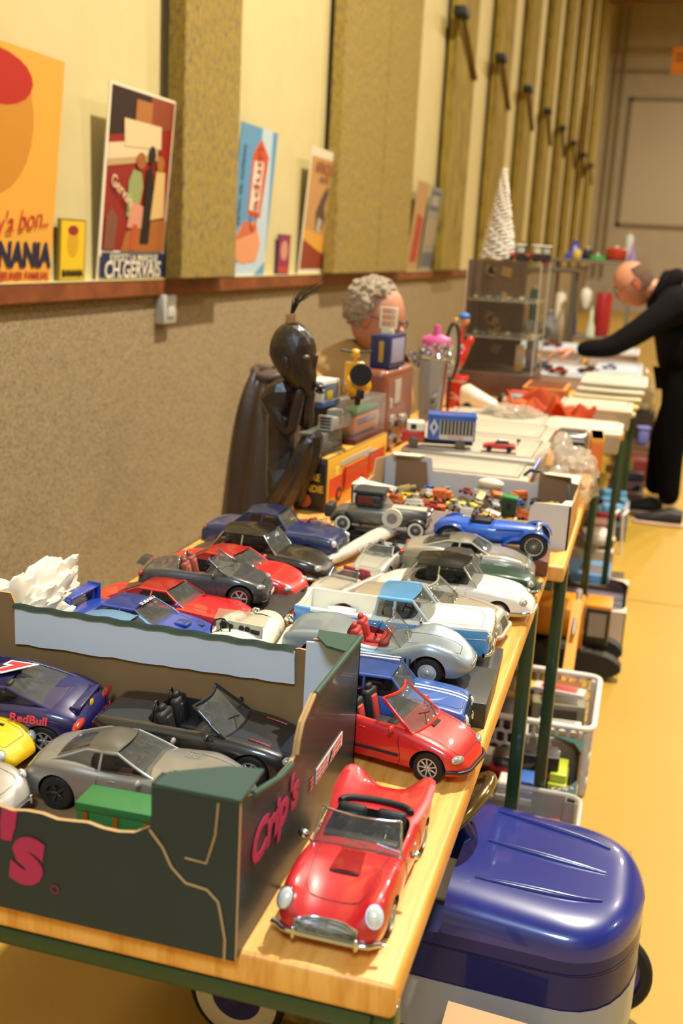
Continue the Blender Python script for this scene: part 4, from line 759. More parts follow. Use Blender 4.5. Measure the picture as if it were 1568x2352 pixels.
t = thing('toy_trailer', 'green flat toy trailer body with brass clips, in the front of the carton', 'toy trailer', (-.418, .826, z0), math.radians(2))
b = BM(); box(b, (0, 0, .062), (.082, .036, .008), .001); box(b, (0, 0, .045), (.080, .034, .026), .001); link('deck', b, mat('1f6a34', .45, 0, .2), t, 30)
for i in range(3):
    b = BM(); box(b, (-.03+.03*i, -.0185, .052), (.005, .002, .012), .0006); link('brass_clip', b, mat('b07a2c', .3, .8), t, 30)
for x in (-.025, .025):
    for s in (1, -1):
        b = BM(); lathe(b, [(0, -.006), (.016, -.006), (.016, .006), (0, .006)], 20, Matrix.Translation((x, s*.011, .016)) @ Matrix.Rotation(PI/2, 4, 'X')); link('wheel', b, RUBBER, t, 40)
b = BM(); box(b, (0, 0, .024), (.09, .016, .018)); link('chassis', b, DARK, t, 0)
# ------------------------------------------------------------ special model cars, built by hand
def wheel_pair(t, x, hw, R, tw, zc, spokes=16, ww=0, rimc='b8b6b0', fenders=None):
    tb = BM(); My = Matrix.Rotation(-PI/2, 4, 'X'); ri = R*.66
    lathe(tb, [(ri, -tw/2), (R*.92, -tw/2), (R, -tw*.25), (R, tw*.25), (R*.92, tw/2), (ri, tw/2), (ri, -tw/2)], 28, My)
    if ww: lathe(tb, [(ri, tw/2+.0003), (R*.88, tw/2+.0003), (R*.88, tw/2), (ri, tw/2)], 28, My, 1)
    w0 = link('wheel', tb, [RUBBER, mat('d8d4c4', .6)], t, 40); rb = BM()
    lathe(rb, [(ri*1.02, tw*.48), (ri*.9, tw*.42), (ri*.9, tw*.36), (ri*1.0, tw*.36)], 28, My); lathe(rb, [(ri*.95, tw*.1), (0, tw*.1)], 28, My, 1)
    for q in range(spokes): a = 2*PI*q/spokes; tube(rb, [(ri*.92*math.cos(a), tw*.36, ri*.92*math.sin(a)), (ri*.12*math.cos(a+.3), tw*.5, ri*.12*math.sin(a+.3))], .0005, 4)
    ball(rb, (0, tw*.48, 0), (ri*.17, tw*.15, ri*.17)); r0 = link('rim', rb, [mat(rimc, .3, .7), mat('2c2c2a', .6)], w0, 40)
    out = [w0]
    w1 = w0.copy(); C.objects.link(w1); r1 = r0.copy(); C.objects.link(r1); r1.parent = w1; out.append(w1)
    w0.location = (x, hw, zc); w1.location = (x, -hw, zc); w1.rotation_euler = (0, 0, PI)
    return out
def loftx(bm, st, n=20, mi=0, p=2.4):
    """st: (x, cy, cz, ry, rz) superellipse stations along x"""
    n0 = len(bm.faces); rows = []
    for x, cy, cz, ry, rz in st:
        rows.append([bm.verts.new((x, cy+ry*abs(math.cos(a))**(2/p)*(1 if math.cos(a) >= 0 else -1), cz+rz*abs(math.sin(a))**(2/p)*(1 if math.sin(a) >= 0 else -1))) for a in [2*PI*q/n for q in range(n)]])
    for A, B in zip(rows, rows[1:]):
        for q in range(n): bm.faces.new((A[q], A[(q+1) % n], B[(q+1) % n], B[q]))
    bm.faces.new(rows[0][::-1]); bm.faces.new(rows[-1]); setm(bm, n0, mi); return bm
def fender(bm, cx, cy, cz, R, w, a0, a1, tail=None, mi=0, n=14):
    """arched mudguard strip round a wheel, optionally running out to tail (dx, dz)"""
    pts = [(cx+R*math.cos(a0+(a1-a0)*q/n), cz+R*math.sin(a0+(a1-a0)*q/n)) for q in range(n+1)]
    if tail: pts += [(pts[-1][0]+tail[0]*u, pts[-1][1]+tail[1]*u*u) for u in (.35, .7, 1)]
    N = len(pts)
    grid(bm, lambda u, v: Vector((pts[round(u*(N-1))][0], cy+w*(v-.5), pts[round(u*(N-1))][1]-w*.22*(2*v-1)**2)), N-1, 6, mi, .0014)
t = plinth('brown wooden display plinth carrying the blue open racing car', (-.265, 2.010, TZ), (.262, .088, 0), math.radians(2), '6a3420', 0, .030)
bug = thing('model_car', 'bright blue open pre-war racing car with separate mudguards, on the brown wooden plinth', 'model car', (-.245, 2.008, TZ+.030), math.radians(3), P1)
bl_ = paint('1c5cc0')
b = BM(); loftx(b, [(-.112, 0, .030, .006, .008), (-.10, 0, .034, .016, .018), (-.07, 0, .037, .026, .022), (-.03, 0, .036, .031, .022), (0, 0, .036, .031, .022), (.04, 0, .037, .027, .021), (.075, 0, .037, .020, .019), (.092, 0, .036, .014, .016), (.096, 0, .035, .008, .010)], 24)
body = link('body', b, bl_, bug, 45)
b = BM(); box(b, (-.022, 0, .057), (.040, .042, .010), .004); link('cockpit', b, DARK, bug, 40)
b = BM()
for s in (1, -1): box(b, (-.036, s*.011, .060), (.008, .018, .022), .003, 0, (0, -.2, 0))
link('seat_back', b, mat('2a1c16', .6), bug, 50)
b = BM(); tube(b, [(-.012+.004*math.sin(a), .010+.011*math.cos(a), .064+.011*math.sin(a)) for a in [2*PI*q/16 for q in range(16)]], .0009, 6, closed=True); tube(b, [(-.012, .010, .064), (.006, .010, .055)], .001, 5); link('steering_wheel', b, mat('3a2a1c', .5), bug, 50)
b = BM(); grid(b, lambda u, v: Vector((.004-.004*v, -.022+.044*u, .058+.014*v)), 8, 3, 0, .0006); link('windscreen', b, GLASS, bug, 0)
b = BM(); tube(b, [(.008, .0305, .048), (.060, .026, .050)], .0012, 6); tube(b, [(.008, .0305, .048), (.006, .0315, .038)], .0012, 6); box(b, (.02, .0315, .036), (.010, .003, .008), .001); tube(b, [(.008, -.0305, .048), (.060, -.026, .050)], .0012, 6); link('bonnet_strap', b, DARK, bug, 50)
for x, zc in ((.082, .026), (-.075, .026)): wheel_pair(bug, x, .040, .026, .012, zc)
for s in (1, -1):
    b = BM(); fender(b, .082, s*.040, .026, .0305, .016, math.radians(15), math.radians(150), (-.038, -.022)); link('front_mudguard', b, bl_, bug, 60)
    b = BM(); fender(b, -.075, s*.040, .026, .0305, .020, math.radians(200), math.radians(20), (.018, -.010)); grid(b, lambda u, v: Vector((-.075+.030*math.cos(PI*u), s*.033, .026+.030*math.sin(PI*u)*v)), 12, 3, 0, .001); link('rear_mudguard', b, bl_, bug, 60)
    b = BM(); ball(b, (.086, s*.018, .052), (.006, .0065, .0065)); tube(b, [(.084, s*.014, .04), (.085, s*.018, .05)], .001, 5); link('headlight', b, CHROME, bug, 60)
b = BM(); grid(b, lambda u, v: Vector((.0955+.001*math.sin(PI*v), -.010+.020*u, .024+.022*v)), 6, 6, 0, .001); link('radiator', b, CHROME, bug, 40)
plinth('low black plinth with a brass nameplate under the grey vintage limousine', (-.455, 2.055, TZ), (.20, .072, 0), math.radians(2), '1a1512', 1, .024)
vt = thing('model_car', 'grey and cream vintage limousine with black roof, on the low black plinth', 'model car', (-.470, 2.062, TZ+.025), math.radians(3), P1)
b = BM(); loftx(b, [(-.108, 0, .022, .022, .008), (-.095, 0, .030, .030, .016), (-.05, 0, .034, .033, .020), (.0, 0, .034, .032, .020), (.02, 0, .034, .028, .020), (.08, 0, .036, .018, .017), (.084, 0, .035, .014, .015)], 24, 0, 3.5); link('body', b, metalpaint('6c6a62'), vt, 40)
b = BM(); box(b, (.05, 0, .0535), (.070, .030, .005), .002); link('bonnet', b, paint('d2c8b0'), vt, 40)
b = BM(); box(b, (-.03, 0, .066), (.058, .056, .026), .008); link('cabin', b, mat('0f0d0c', .4, 0, .4), vt, 40)
b = BM(); box(b, (-.03, 0, .083), (.064, .060, .008), .004); link('landau_roof', b, mat('2a2a26', .7), vt, 40)
for s in (1, -1):
    b = BM(); box(b, (-.036, s*.0285, .068), (.03, .001, .013), .0004); link('side_window', b, mat('6a1c16', .4), vt, 0)
b = BM(); grid(b, lambda u, v: Vector((.002-.004*v, -.026+.052*u, .054+.025*v)), 6, 3, 0, .0006); link('windscreen', b, GLASS, vt, 0)
for x in (.070, -.078): wheel_pair(vt, x, .034, .018, .009, .018, 14, 1)
for s in (1, -1):
    b = BM(); fender(b, .070, s*.034, .019, .0225, .015, math.radians(10), math.radians(150), (-.04, -.024)); fender(b, -.078, s*.034, .019, .0225, .017, math.radians(190), math.radians(30), (.02, -.012)); box(b, (-.005, s*.037, .010), (.09, .013, .002)); link('running_board_and_wings', b, metalpaint('5c5a54'), vt, 60)
    b = BM(); ball(b, (.092, s*.020, .047), (.005, .006, .006)); link('headlight', b, CHROME, vt, 60)
sw = BM(); lathe(sw, [(.011, -.004), (.02, -.004), (.02, .004), (.011, .004), (.011, -.004)], 24, Matrix.Translation((.022, -.037, .038)) @ Matrix.Rotation(PI/2, 4, 'X')); lathe(sw, [(0, .002), (.0125, .003)], 20, Matrix.Translation((.022, -.037, .038)) @ Matrix.Rotation(PI/2, 4, 'X'), 1); link('spare_wheel', sw, [mat('c8c0ac', .5), mat('77756e', .4)], vt, 40)
b = BM(); box(b, (.0865, 0, .038), (.004, .026, .036), .002); link('radiator', b, CHROME, vt, 30)
b = BM(); tube(b, [(.102, -.034, .018), (.105, 0, .017), (.102, .034, .018)], .0018, 6); link('bumper', b, CHROME, vt, 50)
b = BM(); box(b, (-.112, 0, .036), (.016, .044, .026), .003); link('luggage_trunk', b, mat('3a322a', .5), vt, 40)
wv = thing('model_car', 'cream white open pre-war roadster facing away, its dashboard showing above the carton rim', 'model car', (-.449, 1.366, TZ), math.radians(84), P1); wv.scale = (1.12, 1.12, 1.12); wv.location = (-.484, 1.290, TZ+.002)
cw = paint('e6dfc8')
b = BM(); loftx(b, [(-.10, 0, .030, .022, .014), (-.085, 0, .038, .036, .022), (-.03, 0, .040, .042, .024), (.005, 0, .040, .038, .024), (.04, 0, .042, .030, .022), (.085, 0, .042, .022, .020), (.095, 0, .040, .016, .014)], 24); link('body', b, cw, wv, 45)
b = BM(); box(b, (-.035, 0, .051), (.058, .062, .016), .006); link('cockpit', b, DARK, wv, 40)
b = BM(); box(b, (.0, 0, .064), (.004, .062, .018), .002); link('dashboard', b, mat('b8b09a', .4), wv, 40)
b = BM()
for y, r in ((.02, .005), (.010, .003), (-.004, .0035), (-.012, .0035)): lathe(b, [(0, 0), (r, 0), (r, .001), (0, .001)], 14, Matrix.Translation((-.0022, y, .066)) @ Matrix.Rotation(-PI/2, 4, 'Y'))
box(b, (-.0024, -.022, .064), (.001, .012, .005)); link('gauges', b, DARK, wv, 0)
b = BM(); tube(b, [(-.014+.004*math.sin(a), .018+.0125*math.cos(a), .064+.0125*math.sin(a)) for a in [2*PI*q/18 for q in range(18)]], .0012, 6, closed=True)
for a in (PI/2, PI*7/6, PI*11/6): tube(b, [(-.014, .018, .064), (-.014+.004*math.sin(a), .018+.0125*math.cos(a), .064+.0125*math.sin(a))], .0008, 5)
link('steering_wheel', b, BLACKP, wv, 50)
b = BM(); grid(b, lambda u, v: Vector((.004+.010*abs(u-.5)*-1+.012*v, -.034+.068*u, .071+.010*v)), 8, 2, 0, .0008); link('windscreen', b, mat('b8ab8c', .25, 0, 1, alpha=.6), wv, 0)
b = BM(); tube(b, [(.062, .026*math.cos(a), .042+.0215*math.sin(a)) for a in [PI*q/10 for q in range(11)]], .0009, 5); link('bonnet_strap', b, DARK, wv, 50)
for x in (.07, -.07): wheel_pair(wv, x, .043, .023, .012, .023, 14)
for s in (1, -1):
    b = BM(); loftx(b, [(-.01, s*.046, .020, .007, .004), (.03, s*.045, .034, .010, .012), (.06, s*.044, .044, .0115, .012), (.085, s*.043, .042, .011, .012), (.100, s*.042, .030, .007, .010)], 16); link('front_wing', b, cw, wv, 50)
    b = BM(); ball(b, (.094, s*.024, .052), (.007, .007, .007)); link('headlight', b, CHROME, wv, 50)
c22, K = car('model_car', 'silver rounded car half hidden behind the dark blue saloon', SP['356'], (-.60, 2.015, TZ), math.radians(-30), None, P1); c22.scale = (.72, .72, .72)
# rolled white paper between the cars
def rr(a, b_): return R_.uniform(a, b_)
t = BM(); grid(t, lambda u, v: Vector((.012+.22*u, (.008+.016*u)*math.cos(2*PI*v)*(1-.1*u), .012+(.008+.006*u)*math.sin(2*PI*v)+.0025*noise.noise(Vector((u*6, math.cos(2*PI*v)*2, math.sin(2*PI*v)*2)))+.02*u)), 30, 24, 0, .0006)
o = link('rolled_paper', t, mat('ece6d8', .8), None, 60, (-.528, 1.815, TZ+.002), (0, 0, math.radians(72))); tag(o, 'crumpled roll of white paper pointing between the black saloon and the small silver roadster', 'paper roll')
def crumple(name, label, cat, c, s, col, seed, sub=4, amp=.35, mt=None, rough=.8):
    b = BM(); bmesh.ops.create_icosphere(b, subdivisions=sub, radius=1)
    for v in b.verts:
        p = v.co.copy(); n = noise.noise(p*1.6+Vector((seed, 0, 0)))*amp + abs(noise.noise(p*3.7+Vector((seed*2, 5, 0))))*amp*.8 - abs(noise.noise(p*9+Vector((0, seed, 0))))*amp*.25
        v.co = p*(1+n); v.co.z = max(v.co.z, -.75)
        v.co = Vector((v.co.x*s[0], v.co.y*s[1], (v.co.z+.75)*s[2]))
    o = link(name, b, mt or mat(col, rough), None, 25, c); tag(o, label, cat); return o
crumple('crumpled_paper', 'crumpled cream tissue paper with orange print behind the carton, by the wall', 'paper', (-.800, 1.27, TZ), (.052, .115, .060), 'd8cdb8', 3.1, 5, .6)
# ------------------------------------------------------------ carved figure (dark wood)
def skin(name, pts, edges, mt, parent, root=0, sub=2, smooth=1):
    me = bpy.data.meshes.new(name); me.from_pydata([p[:3] for p in pts], edges, []); o = bpy.data.objects.new(name, me); C.objects.link(o)
    md = o.modifiers.new('s', 'SKIN'); md.use_smooth_shade = True
    for i, p in enumerate(pts):
        sv = me.skin_vertices[0].data[i]; r = p[3]; sv.radius = r if isinstance(r, (tuple, list)) else (r, r); sv.use_root = (i == root)
    o.modifiers.new('u', 'SUBSURF').levels = sub; o.modifiers['u'].render_levels = sub
    dg = bpy.context.evaluated_depsgraph_get(); dg.update(); nm = bpy.data.meshes.new_from_object(o.evaluated_get(dg), depsgraph=dg)
    o.modifiers.clear(); o.data = nm; nm.materials.clear(); nm.materials.append(mt)
    nm.polygons.foreach_set('use_smooth', [True]*len(nm.polygons))
    if parent: o.parent = parent
    return o
ebony = ramp_mat('carved_ebony', 30, [(.3, '1a1310'), (.55, '2a1f18'), (.8, '3a2c20')], .34, .25, 4, (1, 1, .4), .004)
sx, sy = -.735, 2.20
st = thing('carved_figure', 'dark wooden carved thinker figure with oversized head and a hair plume, before the jacket', 'carved figure', (sx, sy, TZ))
f = lambda x, z, y=0: (x-sx, y, z-TZ)
pts = [(*f(-.745, .80), .030), (*f(-.748, .87, .012), .026), (*f(-.752, .96, .016), .027), (*f(-.742, 1.015, .01), .024), (*f(-.725, 1.05), .020),   # hips..neck
       (*f(-.776, 1.0, -.012), .014), (*f(-.715, .93, -.02), .013), (*f(-.704, .99, -.022), .011), (*f(-.694, 1.035, -.02), .010),          # left arm to the cheek
       (*f(-.730, 1.0, .03), .014), (*f(-.690, .94, .028), .014), (*f(-.690, .99, .012), .011), (*f(-.680, 1.03, .0), .010),                # right arm
       (*f(-.722, .785, -.018), .024), (*f(-.690, .86, -.022), .018), (*f(-.674, .935, -.020), .015), (*f(-.700, .86, -.034), .013), (*f(-.758, .762, -.034), .014),
       (*f(-.725, .785, .022), .024), (*f(-.680, .87, .024), .018), (*f(-.668, .935, .02), .015), (*f(-.688, .86, .03), .013), (*f(-.715, .762, .034), .014), (*f(-.735, .768, 0), .026)]
pts = [(*p[:3], p[3]*1.3) for p in pts]
ed = [(0, 1), (1, 2), (2, 3), (3, 4), (3, 5), (5, 6), (6, 7), (7, 8), (3, 9), (9, 10), (10, 11), (11, 12), (0, 13), (13, 14), (14, 15), (15, 16), (16, 17), (0, 18), (18, 19), (19, 20), (20, 21), (21, 22), (0, 23)]
bd_ = skin('body', pts, ed, ebony, st, 0, 1); bd_.data.polygons.foreach_set('use_smooth', [False]*len(bd_.data.polygons))
hd = BM(); bmesh.ops.create_icosphere(hd, subdivisions=3, radius=1)
for v in hd.verts:
    p = v.co; zz = p.z; wx_ = .052*(1 - .30*max(0, -zz)**1.2) ; x = p.x*wx_ + (.030*max(0, -zz)**1.5); y = p.y*.045*(1-.45*max(0, -zz)**1.3)
    if p.x > .55 and -.35 < zz < .02: x -= .007*math.cos((zz+.16)/.19*PI/2)   # brow and eye hollow
    v.co = Vector((x, y, zz*(.068 if zz > 0 else .092)))
ho = link('head', hd, ebony, st, 6, (-.722-sx, -.004, 1.103-TZ), (0, -.10, 0))
b = BM(); box(b, (.046, 0, -.022), (.012, .010, .040), .004, 0, (0, .25, 0)); link('nose', b, ebony, ho, 50)
b = BM(); ball(b, (.056, 0, -.070), (.013, .014, .006), 0, 12, 8, (0, .3, 0)); ball(b, (.055, 0, -.081), (.011, .012, .005), 0, 12, 8, (0, .3, 0)); link('mouth', b, ebony, ho, 50)
for s in (1, -1):
    b = BM(); ball(b, (.036, s*.026, -.006), (.009, .010, .006), 0, 12, 8, (0, .3, s*.6)); link('eyelid', b, mat('4a3c30', .35), ho, 50)
    b = BM(); ball(b, (-.004, s*.043, -.018), (.010, .005, .018), 0, 12, 8); link('ear', b, ebony, ho, 50)
b = BM(); lathe(b, [(0, .062), (.012, .062), (.013, .068), (.011, .074), (.012, .080), (.009, .084), (0, .084)], 14); link('plume_binding', b, mat('9a7444', .8), ho, 50)
b = BM()
for i in range(34):
    a = rr(-.5, .5); s_ = rr(.35, 1.1); l = rr(.035, .078); bend = rr(.0, .02)
    tube(b, [(rr(-.003, .003), rr(-.003, .003), .080), (l*.35*s_, l*.4*a, .080+l*.55), (l*.9*s_+bend, l*.8*a, .080+l*.92)], [.0008, .0006, .0003], 4)
pl_ = link('hair_plume', b, mat('241a14', .8), ho, 0); pl_['kind'] = 'stuff'
# ------------------------------------------------------------ chair with a leather jacket behind the figure
ch = thing('chair', 'wooden chair mostly hidden under the dark leather jacket, by the wall', 'chair', (-1.055, 2.86, 0))
wd_ = mat('3a2a1c', .6)
b = BM(); box(b, (0, 0, .44), (.36, .40, .03), .01); link('seat', b, wd_, ch, 40)
for x in (-.07, .07):
    b = BM(); box(b, (x, -.17, .22), (.03, .03, .43), .004); link('leg', b, wd_, ch, 40)
    b = BM(); box(b, (x, .18, .45), (.03, .03, .90), .004); link('leg', b, wd_, ch, 40)
b = BM(); box(b, (0, .18, .80), (.14, .02, .16), .008); link('backrest', b, wd_, ch, 40)
def jack(u, v):
    a = 2*PI*u; z = .955-.47*v; w = .10+.030*v; d = .13+.05*v
    fold = .010*math.sin(a*5+v*2.5)+.006*math.sin(a*11+1.7*v)
    sh_ = .045*(1-v)**6
    return Vector((math.cos(a)*(w+fold-sh_), math.sin(a)*(d+fold-sh_), z-.02*math.cos(a*1)*(1-v)+.008*math.sin(a*3)*v))
b = BM(); grid(b, jack, 64, 24, 0, 0)
lathe(b, [(0, .962), (.03, .962), (.052, .953)], 20, Matrix.Diagonal((1, 1.5, 1, 1)))
for s in (1, -1): loftx(b, [(.03, s*.11, .92, .02, .03), (.075, s*.12, .84, .028, .05), (.10, s*.12, .70, .028, .08), (.10, s*.11, .56, .03, .10)], 14) if 0 else None
t = thing('leather_jacket', 'dark brown leather jacket hung over a chair behind the carved figure', 'jacket', (-1.055, 3.04, 0))
link('jacket_body', b, mat('4c392b', .5, 0, .1, .5, 8, '36281e', bump=.3, bscale=14), t, 70)
b = BM(); tube(b, [(.055*math.cos(a), .085*math.sin(a), .955+.008*math.cos(2*a)) for a in [2*PI*q/20 for q in range(20)]], .014, 8, closed=True); link('collar', b, mat('44332a', .5, 0, .1), t, 60)
for s in (-1, 1):
    b = BM(); tube(b, [(.05, s*.13, .90), (.095, s*.155, .80), (.115, s*.165, .68), (.11, s*.16, .58)], [.045, .05, .046, .04], 14); link('sleeve', b, mat('4c392b', .5, 0, .1, .5, 8, '36281e', bump=.3, bscale=14), t, 60)
# ------------------------------------------------------------ toys stacked at the left of the second table
def cbox(name, label, cat, c, s, col, rz=0, bev=.002, group=None, parts=(), rough=.5):
    """box standing at c (base centre); parts: (name, local centre, size, colour[, bevel])"""
    t = thing(name, label, cat, c, rz, group); b = BM(); box(b, (0, 0, s[2]/2), s, bev); link('body', b, mat(col, rough), t, 30)
    for p in parts:
        b = BM(); box(b, p[1], p[2], p[4] if len(p) > 4 else .0005); link(p[0], b, p[3] if not isinstance(p[3], str) else mat(p[3], .4), t, 30)
    return t
fb_ = cbox('toy_box', 'orange and black fire engine toy box with yellow side, right of the carved figure', 'toy box', (-.672, 2.465, TZ), (.078, .43, .122), '4a3626', math.radians(-4), .002, None,
    [('front_panel', (0, -.2155, .058), (.070, .001, .104), '120e0c'), ('side_panel', (.0395, 0, .061), (.001, .43, .120), 'dca42c'), ('top_flap', (0, 0, .1225), (.074, .42, .001), 'c89a3a')])
textm('ENDIE', .022, mat('d2a82c', .5), fb_, (.006, -.2165, .052), (1, 0, 0), (0, 0, 1), bold=.0006, sx=.85); textm('URE', .022, mat('d2a82c', .5), fb_, (.006, -.2165, .078), (1, 0, 0), (0, 0, 1), bold=.0006, sx=.85)
b = BM(); lathe(b, [(0, 0), (.016, 0), (.016, .001), (0, .001)], 24, Matrix.Translation((-.012, -.2162, .024)) @ Matrix.Rotation(PI/2, 4, 'X')); link('round_emblem', b, mat('b0552c', .5), fb_, 0)
b = BM()
for (y, z, w_, h_, mi) in ((-.15, .052, .10, .045, 0), (-.02, .058, .20, .055, 0), (.13, .066, .13, .05, 0), (-.155, .085, .02, .02, 1), (-.10, .062, .012, .05, 0), (-.02, .098, .22, .012, 2), (.0, .070, .14, .006, 1), (.09, .088, .10, .010, 2)): box(b, (.0404, y, z), (.0012, w_, h_), 0, mi)
link('fire_engine_print', b, [mat('d4481c', .5), mat('e8c860', .5), mat('b8b0a0', .5)], fb_, 0)
for y in (-.14, .02, .14):
    b = BM(); lathe(b, [(0, 0), (.017, 0), (.017, .001), (0, .001)], 20, Matrix.Translation((.0412, y, .030)) @ Matrix.Rotation(PI/2, 4, 'Y')); lathe(b, [(0, .001), (.008, .001), (.008, .0016), (0, .0016)], 16, Matrix.Translation((.0412, y, .030)) @ Matrix.Rotation(PI/2, 4, 'Y'), 1); link('printed_wheel', b, [mat('3a1c14', .5), mat('d4481c', .5)], fb_, 0)
CLR = glassy('cfd0c8', .22, .08)
def clearcase(label, c, s, rz, basec='2a2622', hb=.012, group='clear display cases'):
    t = thing('display_case', label, 'display case', c, rz, group)
    b = BM(); box(b, (0, 0, hb/2), (s[0], s[1], hb), .001); link('case_base', b, mat(basec, .4), t, 30)
    b = BM(); box(b, (0, 0, hb+(s[2]-hb)/2), (s[0]*.97, s[1]*.97, s[2]-hb), .002); link('clear_cover', b, CLR, t, 30); return t
clearcase('clear case with dark base lying on the fire engine box, beside the figure', (-.690, 2.32, TZ+.124), (.062, .13, .05), math.radians(-4))
clearcase('long clear case with orange tram inside, on the fire engine box', (-.668, 2.56, TZ+.124), (.075, .23, .10), math.radians(-4), '5a1c16')
tr = thing('toy_tram', 'orange toy tram with green roof inside the long clear case', 'toy tram', (-.668, 2.56, TZ+.138), math.radians(-4))
b = BM(); box(b, (0, 0, .028), (.05, .19, .044), .004); link('body', b, mat('d0702c', .4), tr, 40)
b = BM(); box(b, (0, 0, .056), (.054, .2, .010), .005); link('roof', b, mat('2a5a3a', .4), tr, 40)
b = BM(); box(b, (0, 0, .034), (.052, .15, .016), .001); link('window_band', b, mat('6a4a7a', .3), tr, 40)
jp = thing('toy_jeep', 'silver-grey toy jeep front with slotted grille, between the figure and the tram case', 'toy car', (-.672, 2.30, TZ+.176), math.radians(-8))
b = BM(); box(b, (0, .05, .016), (.036, .10, .030), .005); link('body', b, mat('a09c90', .4, .3), jp, 40)
b = BM(); box(b, (0, -.001, .018), (.038, .004, .034), .006); link('grille', b, mat('c8c4b8', .35, .4), jp, 40)
b = BM()
for q in range(4): box(b, (0, -.0035, .008+.007*q), (.026, .002, .0034), .0006)
link('grille_slot', b, DARK, jp, 40)
b = BM(); box(b, (0, .06, .036), (.032, .05, .016), .004); link('cab', b, mat('8c887c', .4), jp, 40)
cbox('toy_package', 'small white and blue toy package with window, behind the figure on the stack', 'toy package', (-.722, 2.42, TZ+.215), (.052, .09, .062), 'd2cfc4', math.radians(-10), .002, None,
     [('window', (.0265, 0, .036), (.001, .07, .036), '5c6a78'), ('blue_band', (0, 0, .007), (.053, .091, .013), '3a5a94'), ('print_patch', (.0272, -.01, .028), (.001, .03, .02), 'c4a82c'), ('red_badge', (0, -.0456, .008), (.018, .001, .010), 'a42c2c')])
cbox('toy_package', 'dark box under the white and blue toy package', 'toy package', (-.728, 2.43, TZ+.124), (.045, .1, .088), '241814', math.radians(-10))
sc = thing('toy_scooter', 'yellow toy motor scooter with a black spare wheel, standing on the clear case', 'toy scooter', (-.645, 2.44, TZ+.225), math.radians(112))
ye = mat('dca014', .3, 0, .8)
sc.scale = (1.3, 1.3, 1.3)
for x in (-.035, .04):
    b = BM(); lathe(b, [(.006, -.004), (.013, -.004), (.014, 0), (.013, .004), (.006, .004), (.006, -.004)], 20, Matrix.Translation((x, 0, .014)) @ Matrix.Rotation(PI/2, 4, 'X')); link('wheel', b, RUBBER, sc, 40)
b = BM(); loftx(b, [(-.055, 0, .036, .010, .008), (-.045, 0, .036, .022, .018), (-.02, 0, .036, .024, .020), (.002, 0, .028, .014, .010)], 18); link('rear_cowl', b, ye, sc, 50)
b = BM(); box(b, (.01, 0, .014), (.04, .028, .005), .002); box(b, (.032, 0, .042), (.006, .036, .06), .003, 0, (0, -.2, 0)); link('leg_shield', b, ye, sc, 50)
b = BM(); tube(b, [(.042, 0, .02), (.024, 0, .085)], .003, 8); ball(b, (.028, 0, .086), (.010, .009, .009)); link('steering_head', b, ye, sc, 50)
b = BM(); tube(b, [(.020, -.028, .092), (.024, 0, .088), (.020, .028, .092)], .0022, 8); link('handlebar', b, mat('3a3a28', .5), sc, 50)
b = BM(); box(b, (-.022, 0, .060), (.034, .02, .008), .004); link('saddle', b, BLACKP, sc, 50)
b = BM(); lathe(b, [(0, -.004), (.019, -.004), (.020, 0), (.019, .004), (0, .004)], 24, Matrix.Translation((-.062, 0, .058)) @ Matrix.Rotation(PI/2, 4, 'Y')); lathe(b, [(0, -.0055), (.006, -.0055), (.006, .005), (0, .005)], 16, Matrix.Translation((-.062, 0, .058)) @ Matrix.Rotation(PI/2, 4, 'Y')); link('spare_wheel', b, RUBBER, sc, 40)
b = BM(); box(b, (-.066, 0, .024), (.006, .014, .016), .002); link('number_plate', b, DARK, sc, 40)
# leather radio
rd = thing('radio', 'brown leather-covered portable radio with two dials, behind the fire engine box', 'radio', (-.735, 3.14, TZ), math.radians(-4))
lt = mat('7a3c22', .42, 0, .2)
b = BM(); box(b, (0, 0, .122), (.085, .30, .244), .022, 0, None, 4); link('case', b, lt, rd, 50)
b = BM(); box(b, (.043, 0, .118), (.003, .25, .20), .003); link('face_panel', b, mat('8c5a48', .35, .3), rd, 40)
for y, z in ((-.07, .085), (-.07, .035), (.045, .075)):
    b = BM(); lathe(b, [(0, 0), (.026, 0), (.026, .006), (.02, .010), (0, .010)], 24, Matrix.Translation((.045, y, z)) @ Matrix.Rotation(PI/2, 4, 'Y')); lathe(b, [(0, .010), (.010, .010), (.010, .016), (0, .016)], 16, Matrix.Translation((.045, y, z)) @ Matrix.Rotation(PI/2, 4, 'Y'), 1); link('dial', b, [mat('b0a898', .3, .6), DARK], rd, 40)
for y, z, a_, h in ((-.035, .175, .06, .07), (-.095, .145, .025, .03)):
    b = BM(); box(b, (.046, y, z), (.004, a_, h), .002); link('scale_window', b, mat('b4aca0', .3, .3), rd, 40)
bb = cbox('display_box', 'dark blue upright display box with a yellow logo strip, on the brown radio', 'display box', (-.728, 3.10, TZ+.245), (.06, .14, .094), '1c2454', math.radians(-6), .002, None, [('window', (.0305, .0, .05), (.001, .11, .07), '8c86a0'), ('logo_strip', (.004, -.0706, .048), (.014, .001, .06), 'b08a2c')])
es = thing('price_sign', 'small cream sign with orange-red ESSO letters, standing on the blue display box', 'sign', (-.725, 3.07, TZ+.340), math.radians(4))
b = BM(); box(b, (0, 0, .008), (.036, .02, .016), .002); link('foot', b, mat('d8d0b8', .5), es, 30)
b = BM(); box(b, (0, 0, .047), (.052, .006, .062), .001); link('board', b, mat('e0d4b4', .5), es, 30)
for k in range(3): textm('ESSO', .018, mat('c8401c', .5), es, (0, -.0036, .066-.018*k), (1, 0, 0), (0, 0, 1), sx=.9, bold=.0004)
